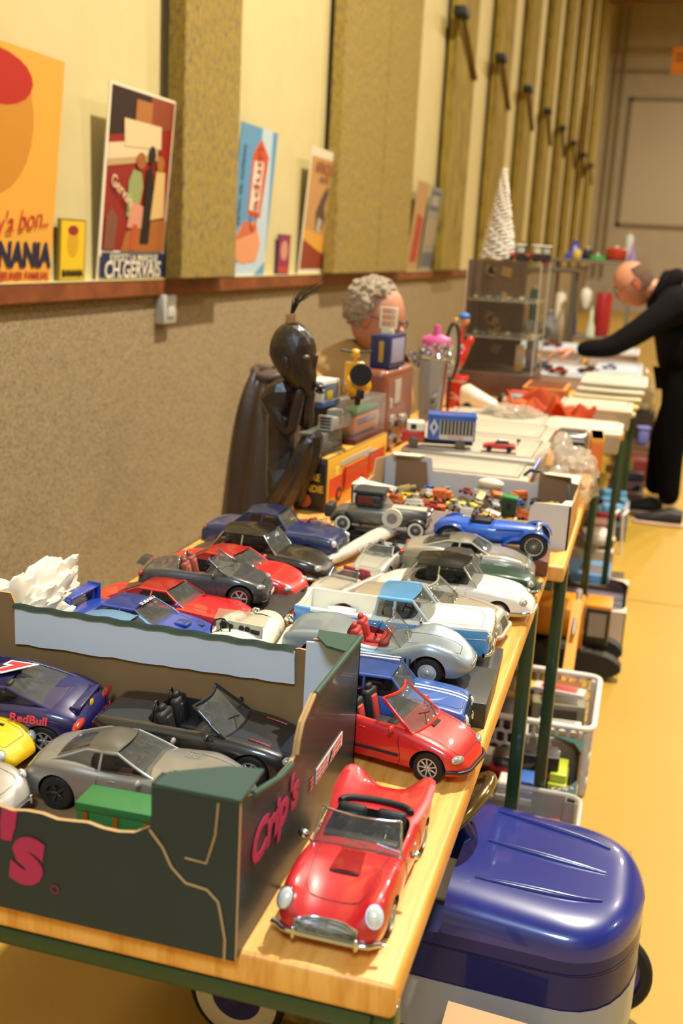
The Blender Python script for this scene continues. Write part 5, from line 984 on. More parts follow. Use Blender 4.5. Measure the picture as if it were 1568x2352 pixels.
# glass vase with tinsel, pink torso, mirror, cup with figures
va = thing('glass_vase', 'tall ribbed clear vase hung with silver tinsel, left of the red cup', 'vase', (-.655, 3.44, TZ))
b = BM(); lathe(b, [(0, .0), (.032, .0), (.036, .02), (.052, .235), (.054, .250), (.050, .248), (.034, .02), (0, .01)], 8); link('bowl', b, glassy('a8a49c', .6, .15), va, 30)
b = BM(); tube(b, [(.054*math.cos(a), .054*math.sin(a), .25) for a in [2*PI*q/24 for q in range(24)]], .004, 6, closed=True); link('rim', b, mat('b4b0a4', .2, .8), va, 50)
b = BM(); tube(b, [(.047, -.018, .235), (.031, -.010, .02)], .0035, 6); link('red_edge', b, mat('a03a2c', .4), va, 50)
tn = BM(); pth = [(-.66+.06*math.sin(q*.45)-.05*(q > 22)*(q-22)/12, 3.43+.03*math.cos(q*.7), 1.0+.035*math.sin(q*.31)+(.0 if q < 22 else -.013*(q-22))) for q in range(36)]
for i in range(620):
    k = rr(0, 34); i0 = int(k); a = Vector(pth[i0]).lerp(Vector(pth[i0+1]), k-i0); d = Vector((rr(-1, 1), rr(-1, 1), rr(-1, 1))).normalized()*.018; e = d.cross(Vector((0, 0, 1))).normalized()*.002
    v = [tn.verts.new(p) for p in (a-d*.2-e, a-d*.2+e, a+d+e, a+d-e)]; tn.faces.new(v)
o = link('tinsel', tn, CHROME, None, 0); tag(o, 'silver and gold tinsel garland draped over the ribbed vase', 'tinsel', None, 'stuff')
pk = thing('torso_bust', 'small pink dressmaker torso behind the tinsel', 'torso bust', (-.700, 3.70, TZ))
b = BM(); lathe(b, [(0, 0), (.03, 0), (.03, .01), (.006, .02), (.006, .19), (0, .19)], 16); link('stand', b, DARK, pk, 40)
b = BM(); loftx(b, [(-.048, 0, .280, .010, .012), (-.034, 0, .268, .018, .030), (-.02, 0, .260, .022, .044), (0, 0, .256, .024, .050), (.02, 0, .260, .022, .044), (.034, 0, .268, .018, .030), (.048, 0, .280, .010, .012)], 16); lathe(b, [(.014, .30), (.012, .335), (0, .336)], 14); link('torso', b, mat('d05a94', .4), pk, 60)
mr = thing('standing_mirror', 'narrow oval mirror in a dark frame, left of the cup with the red toys', 'mirror', (-.672, 3.86, TZ), math.radians(8), None, (math.radians(-6), 0, math.radians(8)))
b = BM(); grid(b, lambda u, v: Vector((.021*math.cos(2*PI*u)*v, 0, .235+.095*math.sin(2*PI*u)*v)), 30, 4, 0, .002); link('glass', b, mat('c8c4b0', .15, .3), mr, 0)
b = BM(); tube(b, [(.024*math.cos(2*PI*q/30), 0, .235+.10*math.sin(2*PI*q/30)) for q in range(30)], .006, 8, closed=True); tube(b, [(0, 0, .14), (0, 0, .01)], .005, 8); box(b, (0, 0, .006), (.06, .06, .012), .003); link('frame', b, mat('1c1c16', .4), mr, 50)
cu = thing('drinks_cup', 'red drinks cup with white script, holding red toy figures, on the third table', 'cup', (-.690, 4.12, TZ))
b = BM(); lathe(b, [(0, 0), (.036, 0), (.040, .115), (.043, .118), (.040, .118), (.038, .01), (0, .01)], 28); link('cup_body', b, mat('c01818', .3, 0, .5), cu, 50)
b = BM(); tube(b, [(.042*math.cos(a), .042*math.sin(a), .118) for a in [2*PI*q/24 for q in range(24)]], .005, 6, closed=True); link('lid_ring', b, mat('d02a20', .3), cu, 50)
textm('Coca', .034, mat('e8d8d0', .5), cu, (.006, -.041, .045), (1, 0, -.2), (.2, 0, 1), shear=.35, ext=.002)
b = BM(); lathe(b, [(.0396, .1), (.0402, .108)], 28); link('white_band', b, mat('d8b8ac', .4), cu, 50)
fg = thing('toy_figure', 'red toy figure with a blue cap and green belt, standing in the red cup', 'toy figure', (-.697, 4.12, TZ+.125))
rp = mat('c41c14', .25, 0, .8)
skin('body', [(0, 0, .02, .030), (0, 0, .07, .030), (-.005, 0, .12, .026), (.0, 0, .155, .018), (.03, 0, .10, .018), (.055, 0, .15, .014), (-.02, 0, .12, .016), (.02, 0, .185, .012)], [(0, 1), (1, 2), (2, 3), (1, 4), (4, 5), (2, 6), (3, 7)], rp, fg, 0, 1)
b = BM(); ball(b, (.022, 0, .205), (.017, .017, .018)); hd_ = link('head', b, mat('c48a5c', .5), fg, 50)
b = BM(); ball(b, (.018, 0, .222), (.022, .020, .014)); ball(b, (-.012, 0, .205), (.008, .008, .010), 1); link('cap', b, [mat('2c6cb8', .4), mat('d0b030', .4)], hd_, 50)
b = BM(); lathe(b, [(.028, .095), (.030, .10), (.030, .112), (.027, .116)], 20); link('belt', b, mat('6a9a8c', .4), fg, 50)
# ------------------------------------------------------------ plastic tubs and lids on the second table
PLA = glassy('b4a890', .80, .35); PLB = mat('b6ab96', .42, 0, .2)
def lidbox(label, c, s, rz=0, m1=None, m2=None, group='pale plastic tubs with lids', lid=1):
    t = thing('plastic_tub', label, 'plastic tub', c, rz, group); w, l, h = s
    b = BM(); box(b, (0, 0, (h-.012)/2), (w*.95, l*.95, h-.012), .008, 0, None, 3); link('tub', b, m1 or PLA, t, 40)
    b = BM(); box(b, (0, 0, h-.010), (w, l, .016), .006, 0, None, 3); ld = link('lid', b, m2 or PLB, t, 40)
    b = BM(); tube(b, [(-w*.43, -l*.43, h-.001), (w*.43, -l*.43, h-.001), (w*.43, l*.43, h-.001), (-w*.43, l*.43, h-.001)], .004, 6, closed=True)
    if lid: box(b, (0, 0, h-.001), (w*.78, l*.78, .004), .001)
    link('lid_ridge', b, m2 or PLB, ld, 40); return t
lidbox('pale plastic tub with ridged lid directly behind the torn white carton', (-.405, 2.59, TZ), (.345, .19, .075))
lidbox('wide pale tub carrying the circus truck and the small red car, on the second table', (-.405, 2.86, TZ), (.36, .32, .085))
lidbox('low pale tub behind the circus truck, second table', (-.43, 3.20, TZ), (.38, .28, .080))
lidbox('low grey-white tub under the glittering plastic bag, end of the second table', (-.44, 3.54, TZ), (.36, .30, .065))
# circus truck
ck = thing('toy_truck', 'tin toy truck with red and white cab and a blue barred circus cage body', 'toy truck', (-.492, 2.745, TZ+.087), math.radians(192))
def ckb(nm, items, mt): 
    b = BM()
    for c_, s_, *r in items: box(b, c_, s_, r[0] if r else .002)
    return link(nm, b, mt, ck, 40)
ckb('chassis', [((-.01, 0, .014), (.15, .03, .010))], DARK)
ckb('cab_lower', [((.070, 0, .026), (.060, .056, .030), .005)], mat('b41c1c', .35, 0, .5))
ckb('cab_upper', [((.065, 0, .052), (.048, .052, .026), .006)], mat('e0d6c2', .35, 0, .5))
ckb('cab_window', [((.070, -.0265, .052), (.014, .002, .014)), ((.070, .0265, .052), (.014, .002, .014)), ((.0895, 0, .053), (.002, .040, .015))], DARK)
ckb('front_bumper', [((.101, 0, .014), (.004, .058, .008), .002)], CHROME)
for s in (1, -1):
    b = BM(); ball(b, (.100, s*.02, .026), (.003, .005, .005)); link('headlight', b, CHROME, ck, 50)
cg = ckb('cage_body', [((-.028, 0, .052), (.122, .060, .062), .003)], mat('1f50a4', .35, 0, .5))
b = BM(); box(b, (-.028, 0, .086), (.126, .066, .007), .003); link('cage_roof', b, mat('2258b0', .35, 0, .5), cg, 40)
b = BM()
for s in (1, -1): box(b, (-.041, s*.0305, .056), (.088, .001, .036)); box(b, (-.041, s*.0308, .031), (.088, .001, .012), 0, 1)
link('cage_panel', b, [mat('14120e', .5), mat('c4bcae', .5)], cg, 0)
b = BM()
for s in (1, -1):
    for q in range(10): box(b, (-.083+.0094*q, s*.0318, .056), (.0032, .0014, .037), .0003)
bars = link('cage_bars', b, mat('b4b0a4', .35, .3), cg, 0)
textm('BOUGLIONE' if 0 else 'CIRCUS', .016, mat('c84038', .5), cg, (-.028, 0, .0898), (-1, 0, 0), (0, -1, 0), sx=1.3); textm('RODEO', .009, mat('c84030', .5), cg, (-.04, .0317, .031), (-1, 0, 0), (0, 0, 1), sx=1.3)
b = BM(); prism(b, [(-.012, .0), (0, -.022), (.012, .0), (0, .022)], .001, Matrix.Translation((.018, .0302, .055)) @ Matrix.Rotation(PI/2, 4, 'X') @ Matrix.Translation((0, 0, -.001))); link('diamond_emblem', b, mat('b8bcc0', .5), cg, 0)
b = BM(); prism(b, [(-.004, 0), (0, -.009), (.004, 0), (0, .009)], .0005, Matrix.Translation((.018, .0316, .055)) @ Matrix.Rotation(PI/2, 4, 'X')); link('diamond_centre', b, DARK, cg, 0)
for x in (.068, -.052):
    for s in (1, -1):
        b = BM(); lathe(b, [(0, -.005), (.010, -.005), (.0135, -.003), (.0135, .003), (.010, .005), (0, .005)], 20, Matrix.Translation((x, s*.028, .0135)) @ Matrix.Rotation(PI/2, 4, 'X')); link('wheel', b, mat('5a5244', .6), ck, 40)
# ------------------------------------------------------------ small toy cars: one prototype per kind, then copies
def minicar(name, label, cat, L, col, roofc=None, kind='car', group=None):
    t = thing(name, label, cat, (0, 0, 0), 0, group); W = L*.42; m = mat(col, .35, 0, .6)
    b = BM(); st_ = [(-.5, .20, .26), (-.46, .42, .34), (-.2, .48, .37), (.15, .48, .36), (.4, .45, .30), (.49, .34, .22)]
    if kind == 'car': loftx(b, [(x*L, 0, L*(.06+h/4), w*W*.98+.0003, L*h/4) for x, w, h in st_], 14, 0, 4)
    else: box(b, (0, 0, L*.17), (L, W*.95, L*.16), L*.03)
    link('body', b, m, t, 40)
    b = BM(); rm = mat(roofc or col, .35, 0, .6)
    if kind == 'car':
        V = [b.verts.new(p) for p in ((-.32*L, -.40*W, .22*L), (.16*L, -.40*W, .22*L), (.16*L, .40*W, .22*L), (-.32*L, .40*W, .22*L), (-.22*L, -.32*W, .34*L), (.02*L, -.32*W, .34*L), (.02*L, .32*W, .34*L), (-.22*L, .32*W, .34*L))]
        for q in ((0, 1, 5, 4), (1, 2, 6, 5), (2, 3, 7, 6), (3, 0, 4, 7), (4, 5, 6, 7), (3, 2, 1, 0)): b.faces.new([V[i] for i in q])
        bmesh.ops.bevel(b, geom=list(b.edges), offset=L*.012, segments=2, affect='EDGES'); link('glasshouse', b, mat('1c1e20', .2, 0, .6), t, 40)
        b = BM(); box(b, (-.10*L, 0, .345*L), (.27*L, .66*W, .02*L), L*.008); link('roof', b, rm, t, 40)
    elif kind == 'truck': box(b, (.32*L, 0, .32*L), (.26*L, .85*W, .18*L), L*.03); link('cab', b, rm, t, 40); b = BM(); box(b, (-.16*L, 0, .36*L), (.60*L, .95*W, .26*L), L*.02); link('load', b, mat(roofc or 'c8c0b0', .4), t, 40)
    elif kind == 'van': box(b, (-.04*L, 0, .34*L), (.86*L, .86*W, .20*L), L*.04); link('upper_body', b, rm, t, 40)
    b = BM()
    for x in (-.3, .3):
        for s in (1, -1):
            lathe(b, [(0, -.03*L), (.085*L, -.03*L), (.085*L, .03*L), (0, .03*L)], 12, Matrix.Translation((x*L, s*W*.46, .085*L)) @ Matrix.Rotation(PI/2, 4, 'X'))
            if L > .06: link('wheel', b, RUBBER, t, 40); b = BM()
    if L <= .06: link('wheels', b, RUBBER, t, 40)
    return t
# torn white carton full of small toys
WC = (-.342, 2.325, TZ); ww_, wl_, wh_ = .462, .29, .072
wc = thing('cardboard_carton', 'torn white open carton full of small toy vehicles, on the second table', 'carton', WC)
cwt = mat('c2c4c2', .6); crm = mat('ddd2b4', .8); kin = mat('9a7a54', .85)
def wpanel(nm, pts, M, th=.004): return wallpoly(nm, pts, M, th, cwt, kin, wc)
hw2, hl2 = ww_/2, wl_/2
FM = Matrix(((1, 0, 0, -hw2), (0, 0, -1, -hl2+.004), (0, 1, 0, 0), (0, 0, 0, 1))); BMm = Matrix(((1, 0, 0, -hw2), (0, 0, 1, hl2-.004), (0, 1, 0, 0), (0, 0, 0, 1)))
wf = wpanel('front_panel', [(0, 0), (ww_, 0), (ww_, .092), (ww_-.075, .092), (ww_-.082, .082), (ww_-.085, .052), (ww_-.2, .048), (ww_/2, .05), (.095, .052), (.082, .066), (.07, .088), (.03, .092), (0, .086)], FM)
wb_ = wpanel('back_panel', [(0, 0), (ww_, 0), (ww_, .10), (ww_-.09, .10), (ww_-.10, .075)] + wav((ww_-.10, .075), (.12, .078), 20, .0012) + [(.12, .078), (.115, .108), (.03, .112), (0, .10)], BMm); wb_.data.materials[0] = cwt; wb_.data.materials[1] = cwt
RMm = Matrix(((0, 0, 1, hw2-.004), (1, 0, 0, -hl2), (0, 1, 0, 0), (0, 0, 0, 1))); LMm = Matrix(((0, 0, -1, -hw2+.004), (1, 0, 0, -hl2), (0, 1, 0, 0), (0, 0, 0, 1)))
wallpoly('right_panel', [(0, 0), (wl_, 0), (wl_, .10), (wl_-.06, .10), (wl_-.075, .085), (.08, .082), (.06, .09), (0, .092)], RMm, .004, mat('b8824a', .7), kin, wc)
wallpoly('left_panel', [(0, 0), (wl_, 0), (wl_, .10), (wl_-.09, .11), (wl_-.11, .075), (.09, .07), (.05, .092), (0, .086)], LMm, .004, cwt, kin, wc)
b = BM(); box(b, (0, 0, .002), (ww_-.01, wl_-.01, .004)); link('bottom_panel', b, kin, wc, 0)
for pts, z in (([(-hw2, -hl2), (-hw2+.04, -hl2-.002), (-hw2+.10, -hl2+.012), (-hw2+.02, -hl2+.05), (-hw2, -hl2+.08)], .088), ([(hw2-.075, -hl2), (hw2, -hl2), (hw2, -hl2+.05), (hw2-.015, -hl2+.045), (hw2-.02, -hl2+.01)], .092), ([(hw2, hl2), (hw2-.09, hl2), (hw2-.08, hl2-.02), (hw2-.02, hl2-.03), (hw2-.015, hl2-.09), (hw2, hl2-.10)], .10), ([(-hw2+.02, hl2), (-hw2+.10, hl2), (-hw2+.09, hl2-.025), (-hw2+.03, hl2-.03)], .111)):
    b = BM(); prism(b, pts, .002, Matrix.Translation((0, 0, z))); link('torn_flap', b, crm, wc, 0)
for x, w2 in ((-hw2+.075, .085), (hw2-.055, .075)):   # brown corner liners at the back
    b = BM(); prism(b, [(-w2/2, 0), (w2/2, 0), (w2/2-.012, .098), (-w2/2, .104)], .002, Matrix(((1, 0, 0, x), (0, 0, 1, hl2-.012), (0, 1, 0, 0), (0, 0, 0, 1)))); link('corner_liner', b, mat('86684a', .85), wc, 0)
b = BM(); tube(b, [(-.075+.012*math.cos(a), -hl2-.0006, .036+.020*math.sin(a)) for a in [PI*.55+PI*q/10 for q in range(11)]], .003, 6); tube(b, [(-.072, -hl2-.0006, .054), (-.062, -hl2-.0006, .060), (-.056, -hl2-.0006, .054)], .0018, 5); link('red_fruit_print', b, mat('b8402c', .5), wf, 50)
textm('Prune', .024, mat('6a8ac0', .5), wf, (-.15, -hl2-.0006, .046), (1, 0, -.2), (.1, 0, 1), shear=.3)
# toy vehicles inside: prototypes then copies
kinds = [('e0c43a', None, 'car', 'yellow'), ('b42a22', None, 'car', 'red'), ('2c5ea8', None, 'car', 'blue'), ('1c1c1c', None, 'car', 'black'), ('d8d0bc', None, 'van', 'cream'), ('c8682c', 'c8682c', 'truck', 'orange'), ('3a3a34', 'b49a5c', 'truck', 'tan and dark'), ('a8a49a', None, 'car', 'grey')]
protos = []
for k, (c_, r_, kd, nm_) in enumerate(kinds):
    protos.append((minicar('toy_car' if kd == 'car' else 'toy_van' if kd == 'van' else 'toy_truck', '', 'toy car' if kd == 'car' else 'toy van' if kd == 'van' else 'toy truck', rr(.040, .048), c_, r_, kd), nm_, kd))
used = set(); n_ = 0; spots = []
for iy in range(8):
    for ix in range(10):
        spots.append((-hw2+.045+ix*.0405, -hl2+.036+iy*.030))
R_.shuffle(spots)
for i, (x, y) in enumerate(spots[:74]):
    k = R_.randrange(len(protos)); p, nm_, kd = protos[k]; z = .012+.022*(i % 2)+rr(0, .006)
    if abs(x) > .16 and y > .09: continue
    loc = (WC[0]+x, WC[1]+y, WC[2]+z); rot = (rr(-.35, .35), rr(-.35, .35), rr(0, 6.28))
    lab = '%s little toy %s in the jumble inside the torn white carton' % (nm_, 'vehicle' if kd != 'car' else 'car')
    if k not in used: used.add(k); p.location = loc; p.rotation_euler = rot; p['label'] = lab; p['group'] = nm_+' toys in the white carton'
    else: dup(p, loc, rot, lab, nm_+' toys in the white carton')
for k, (p, nm_, kd) in enumerate(protos):
    if k not in used: p.location = (WC[0], WC[1], WC[2]+.06); p['label'] = nm_+' little toy vehicle on top of the jumble in the torn carton'
hs = thing('toy_house', 'tiny dark green house with a bright green roof, in the torn white carton', 'toy house', (-.245, 2.262, TZ+.038))
b = BM(); box(b, (0, 0, .020), (.030, .026, .040), .001); link('house_wall', b, mat('1c3a22', .5), hs, 30)
b = BM(); box(b, (0, 0, .0425), (.036, .032, .006), .0015, 0, (0, .08, 0)); link('roof', b, mat('2a7a3a', .5), hs, 30)
b = BM(); box(b, (0, -.0133, .024), (.008, .001, .012)); link('window', b, DARK, hs, 0)
cbox('card_tag', 'blank white card standing at the front rim of the torn carton', 'card', (-.325, 2.196, TZ+.03), (.028, .003, .032), 'e2dcc8', 0, .0008)
mouse = BM(); ball(mouse, (0, 0, .011), (.032, .018, .012)); o = link('toy_boat_hull', mouse, mat('d8ceb4', .5), None, 50, (-.31, 2.435, TZ+.058), (0, 0, -.2)); tag(o, 'rounded cream toy hull at the back of the torn white carton', 'toy boat')
m = minicar('toy_car', 'small red toy car with white roof, right of the circus truck', 'toy car', .085, 'b81c1c', 'e6e0d4', 'car'); m.location = (-.338, 2.755, TZ+.090); m.rotation_euler = (0, 0, math.radians(188))
b = BM(); box(b, (-.048, 0, .030), (.010, .034, .002)); tube(b, [(-.046, .012, .018), (-.048, .012, .03)], .001, 5); tube(b, [(-.046, -.012, .018), (-.048, -.012, .03)], .001, 5); link('spoiler', b, DARK, m, 0)
# bits at the right edge of the second table
bag = glassy('d6c8b4', .33, .18)
def baglump(label, c, s, seed, cat='plastic bag'): return crumple('plastic_bag', label, cat, c, s, 'd6c8b4', seed, 4, .45, bag)
baglump('clear plastic bag of small toys at the right edge of the second table', (-.165, 2.70, TZ), (.075, .12, .075), 1.3)
for i, (x, y, z, c_) in enumerate(((-.19, 2.66, .01, '6a4a3a'), (-.15, 2.64, .012, 'a85a4a'), (-.14, 2.70, .01, '4a5a4a'), (-.18, 2.73, .012, 'b49a50'), (-.13, 2.76, .01, '8a8a84'), (-.165, 2.69, .035, 'c4b8a0'))):
    q = minicar('toy_car', '%s toy car inside the clear plastic bag' % ['brown', 'pinkish', 'dark green', 'mustard', 'grey', 'cream, topmost'][i], 'toy car', .042, c_, None, 'car', 'toys in the clear bag'); q.location = (x, y, TZ+z); q.rotation_euler = (0, 0, rr(0, 6))
hb = thing('black_pouch', 'black pouch with an arched handle, between the blue pencil and the clear bag', 'pouch', (-.215, 2.545, TZ), math.radians(10))
b = BM(); box(b, (0, 0, .016), (.075, .05, .032), .010); link('pouch', b, mat('14110f', .5), hb, 40)
b = BM(); tube(b, [(-.032, 0, .02), (-.030, .01, .075), (-.018, .012, .086), (.02, .012, .086), (.034, .01, .074), (.036, 0, .02)], .0045, 8); link('handle', b, mat('1c1816', .4), hb, 50)
pc = BM(); tube(pc, [(-.262, 2.50, TZ+.012), (-.222, 2.64, TZ+.10)], .0042, 8); tag(link('blue_pencil', pc, mat('2a44a8', .4), None, 40), 'blue stick leaning beside the black pouch', 'stick')
nb = thing('metal_dispenser', 'chrome napkin dispenser with a dark slot, near the right edge of the second table', 'dispenser', (-.175, 3.08, TZ), math.radians(2))
b = BM(); box(b, (0, 0, .055), (.088, .10, .11), .012, 0, None, 4); link('shell', b, mat('a8a49c', .22, .85), nb, 40)
b = BM(); box(b, (0, -.050, .05), (.072, .004, .082), .003); link('front_plate', b, mat('9c9c98', .35, .5), nb, 40)
b = BM(); box(b, (0, -.0525, .082), (.070, .003, .010), .001); link('slot', b, DARK, nb, 40)
tb_ = cbox('toy_blister', 'orange toy package with a red car on it, beside the chrome dispenser', 'toy package', (-.108, 3.12, TZ), (.034, .15, .10), 'd8782c', math.radians(4), .001, None, [('yellow_top', (0, 0, .094), (.035, .151, .012), 'e0a83a')])
q = minicar('toy_car', 'red toy car fixed upright on the orange package', 'toy car', .075, 'c42420', None, 'car'); q.location = (-.132, 3.045, TZ+.012); q.rotation_euler = (0, -PI/2+.1, -PI/2)
q.rotation_euler = (math.radians(0), math.radians(-80), math.radians(-90))
b = BM(); grid(b, lambda u, v: Vector((-.10+.20*u, -.17+.34*v, .020+.10*max(0, noise.noise(Vector((u*3.2, v*4.1, 1.7)))+.35)+.006*noise.noise(Vector((u*14, v*14, 0))))), 40, 50, 0, .002)
o = link('orange_cloth', b, mat('d4602a', .8, 0, 0, .5, 12, 'c04a1c'), None, 60, (-.31, 3.84, TZ+.01), (0, 0, .5)); tag(o, 'crumpled orange doll dress lying on the third table', 'cloth')
dl = thing('doll', 'doll lying on its back with dark hair, at the left of the orange dress', 'doll', (-.47, 3.93, TZ+.045), math.radians(-25))
b = BM(); ball(b, (0, 0, .02), (.028, .022, .022)); hdl = link('head', b, mat('d6a67c', .5), dl, 60)
b = BM(); ball(b, (-.016, 0, .024), (.020, .025, .025)); link('hair', b, mat('1a1614', .6), hdl, 60)
b = BM(); tube(b, [(.025, 0, .016), (.06, 0, .016), (.10, 0, .012)], [.010, .02, .016], 12); link('torso', b, mat('d0602c', .7), dl, 60)
baglump('glossy clear plastic bag lying in front of the doll', (-.42, 3.60, TZ+.066), (.09, .09, .018), 5.5)
# ------------------------------------------------------------ third and fourth tables
FRST = mat('bdb29a', .5, 0, .1); FRS2 = mat('cfd0cc', .5)
lidbox('pale plastic tub with recessed lid hanging over the right edge, start of the third table', (-.155, 4.02, TZ), (.26, .24, .075), 0, PLA, FRST)
lidbox('squat cloudy tub in front of the recessed one, right edge of the tables', (-.165, 3.50, TZ), (.24, .24, .07), 0, PLA, mat('c9bca8', .5))
for k in range(5):
    lidbox('pale flat lid tub, number of the stack counted upward from the tabletop: %s' % ['lowest', 'second', 'third', 'fourth', 'topmost'][k] if 0 else '%s pale flat tub in the stack at the right edge of the third table' % ['lowest', 'second lowest', 'middle', 'second highest', 'topmost'][k],
        (-.145+.008*k, 4.42+.045*k, TZ+.0225*k), (.26, .36, .022), 0, mat(['bcae8c', 'c0b284', 'baac88', 'bcb49c', 'c0b9a4'][k], .5), mat(['bcae8c', 'c8b068', 'baac88', 'bcb49c', 'c0b9a4'][k], .5), 'flat tubs stacked on the third table', 0)
for k, (x, y, w_, l_, h_, c_, lb) in enumerate(((-.42, 5.25, .40, .5, .07, 'a6aaae', 'large grey-white tray under the standing man hand'), (-.12, 5.35, .22, .55, .09, 'aeb2b8', 'pale blue-white tub against the standing man waist'), (-.52, 6.15, .36, .55, .11, 'a4a8ae', 'broad pale tub with rounded lid behind the reaching hand'), (-.18, 6.42, .28, .45, .09, 'aaa8a4', 'farthest pale tub on the fourth table'))):
    lidbox(lb, (x, y, TZ), (w_, l_, h_), 0, mat(c_, .5), mat(c_, .5), None)
for k, (x, y, z, c_, lb, L_) in enumerate(((-.47, 5.1, .071, '2a2622', 'black toy car on the grey tray in front of the reaching fingers', .12), (-.25, 5.12, .071, '5a2420', 'dark red toy car on the tray under the man forearm', .10), (-.38, 5.02, .071, 'a43428', 'long red toy car lying at the near edge of the tray', .09), (-.16, 5.20, .091, '8a8c90', 'grey toy car near the standing man waist', .07), (-.50, 6.02, .111, '7a3430', 'brown-red toy car on the broad far tub', .11), (-.56, 5.05, .0705, 'd8d4c4', 'white toy car left of the black one on the tray', .09))):
    q = minicar('toy_car', lb, 'toy car', L_, c_, None, 'car', 'toy cars on the far tubs'); q.location = (x, y, TZ+z); q.rotation_euler = (0, 0, rr(2.8, 3.4))
wb2 = cbox('wooden_box', 'open orange-brown wooden box on the third table', 'wooden box', (-.365, 4.36, TZ), (.16, .26, .085), 'b8682c', 0, .003, None, [('rim', (0, 0, .084), (.168, .268, .008), 'c8803a'), ('inside', (0, 0, .089), (.14, .24, .002), '6a3418')])
cbox('metal_box', 'small chrome box with a red edge in front of the wooden box', 'metal box', (-.455, 4.12, TZ), (.07, .09, .075), '9a9c94', .1, .008, None, [('slot', (0, -.0455, .055), (.055, .002, .008), '14120f'), ('red_lid', (.006, .01, .078), (.06, .07, .006), 'b8423c')], .25)
cbox('teal_tin', 'small teal tin right of the chrome box', 'tin', (-.375, 4.06, TZ), (.035, .04, .05), '6a8c80', .3, .004, None, [('tin_lid', (0, 0, .052), (.037, .042, .005), '7a9c90')])
bu = thing('bullet_toy_car', 'white streamlined bullet-shaped toy car beside the red cup', 'toy car', (-.575, 4.06, TZ), math.radians(-12))
b = BM(); loftx(b, [(-.085, 0, .05, .022, .040), (-.06, 0, .055, .034, .045), (-.02, 0, .045, .034, .036), (.04, 0, .032, .028, .022), (.085, 0, .022, .014, .012), (.095, 0, .020, .006, .006)], 20); link('body', b, mat('ddd6bc', .35, 0, .5), bu, 60)
for x in (-.05, .05):
    for s in (1, -1):
        b = BM(); lathe(b, [(0, -.006), (.016, -.006), (.016, .006), (0, .006)], 18, Matrix.Translation((x, s*.03, .016)) @ Matrix.Rotation(PI/2, 4, 'X')); link('wheel', b, RUBBER, bu, 40)
cbox('brown_case', 'low brown case behind the red cup, third table', 'case', (-.60, 4.235, TZ), (.25, .12, .03), '7a4420', 0, .004, None, [('clasp', (0, -.061, .016), (.02, .003, .012), 'b8a060')])
# acrylic display cabinet
cab = thing('display_cabinet', 'tall acrylic display cabinet with brown patched back, on the third table near the wall', 'display cabinet', (-.600, 4.72, TZ))
ACR = glassy('8c8478', .07, .04)
w_, d_, z0_, z1_ = .30, .36, .10, .555
b = BM(); box(b, (0, 0, .05), (.31, .37, .098), .004); link('plinth_box', b, mat('5a3c26', .6, 0, 0, .5, 9, '3c2618'), cab, 30)
for nm_, c_, s_ in (('front_pane', (0, -d_/2, (z0_+z1_)/2), (w_, .004, z1_-z0_)), ('right_pane', (w_/2, 0, (z0_+z1_)/2), (.004, d_, z1_-z0_)), ('top_pane', (0, 0, z1_), (w_, d_, .005))):
    b = BM(); box(b, c_, s_); link(nm_, b, ACR, cab, 0)
b = BM(); box(b, (-w_/2+.004, 0, (z0_+z1_)/2), (.006, d_, z1_-z0_)); box(b, (-.05, d_/2-.004, (z0_+z1_)/2), (.21, .006, z1_-z0_)); link('brown_back', b, mat('4a3020', .7, 0, 0, .4, 7, '6a4a2c'), cab, 0)
b = BM()
for x in (-w_/2, w_/2):
    for y in (-d_/2, d_/2): b = BM(); box(b, (x, y, (z0_+z1_)/2), (.007, .007, z1_-z0_)); link('corner_edge', b, glassy('d8ccb8', .5, .1), cab, 0)
for z in (.245, .395):
    b = BM(); box(b, (0, 0, z), (w_-.01, d_-.01, .005)); link('shelf', b, glassy('e0d8c0', .45, .08), cab, 0)
b = BM()
for i in range(9): x_, z_ = rr(-.14, -.02), rr(.12, .52); prism(b, [(x_, z_), (x_+rr(.02, .06), z_-.01), (x_+rr(.03, .06), z_+.03), (x_+.01, z_+.04)], .001, Matrix(((1, 0, 0, 0), (0, 0, 1, d_/2-.009), (0, 1, 0, 0), (0, 0, 0, 1))))
link('tape_patches', b, mat('a07844', .6), cab, 0)
for i in range(12):
    z = (.2475, .3975)[i % 2]; q = minicar('toy_car', '%s toy car on the %s shelf of the acrylic cabinet' % (['cream', 'tan', 'blue-grey'][i % 3], ['lower', 'upper'][i % 2]), 'toy car', .055, ['d8ccb0', 'b09868', '6a7080'][i % 3], None, 'car', 'toy cars on the %s cabinet shelf' % ['lower', 'upper'][i % 2]); q.location = (-.60-.115+.046*(i//2), 4.60+.06*(i % 3 == 0), TZ+z+.001); q.rotation_euler = (0, 0, PI/2)
cbox('white_figurine_box', 'white and yellow toy box standing in the bottom of the cabinet', 'toy box', (-.52, 4.66, TZ+.102), (.03, .05, .11), 'cdbfa0', 0, .002, None, [('yellow_foot', (0, 0, .02), (.032, .052, .03), 'd8a838')])
cbox('grey_box', 'tall grey box in the right of the cabinet bottom', 'box', (-.476, 4.74, TZ+.102), (.045, .08, .135), '6c6c74', 0, .002, None, [('box_label', (0, -.041, .07), (.03, .001, .05), '8a8a90')])
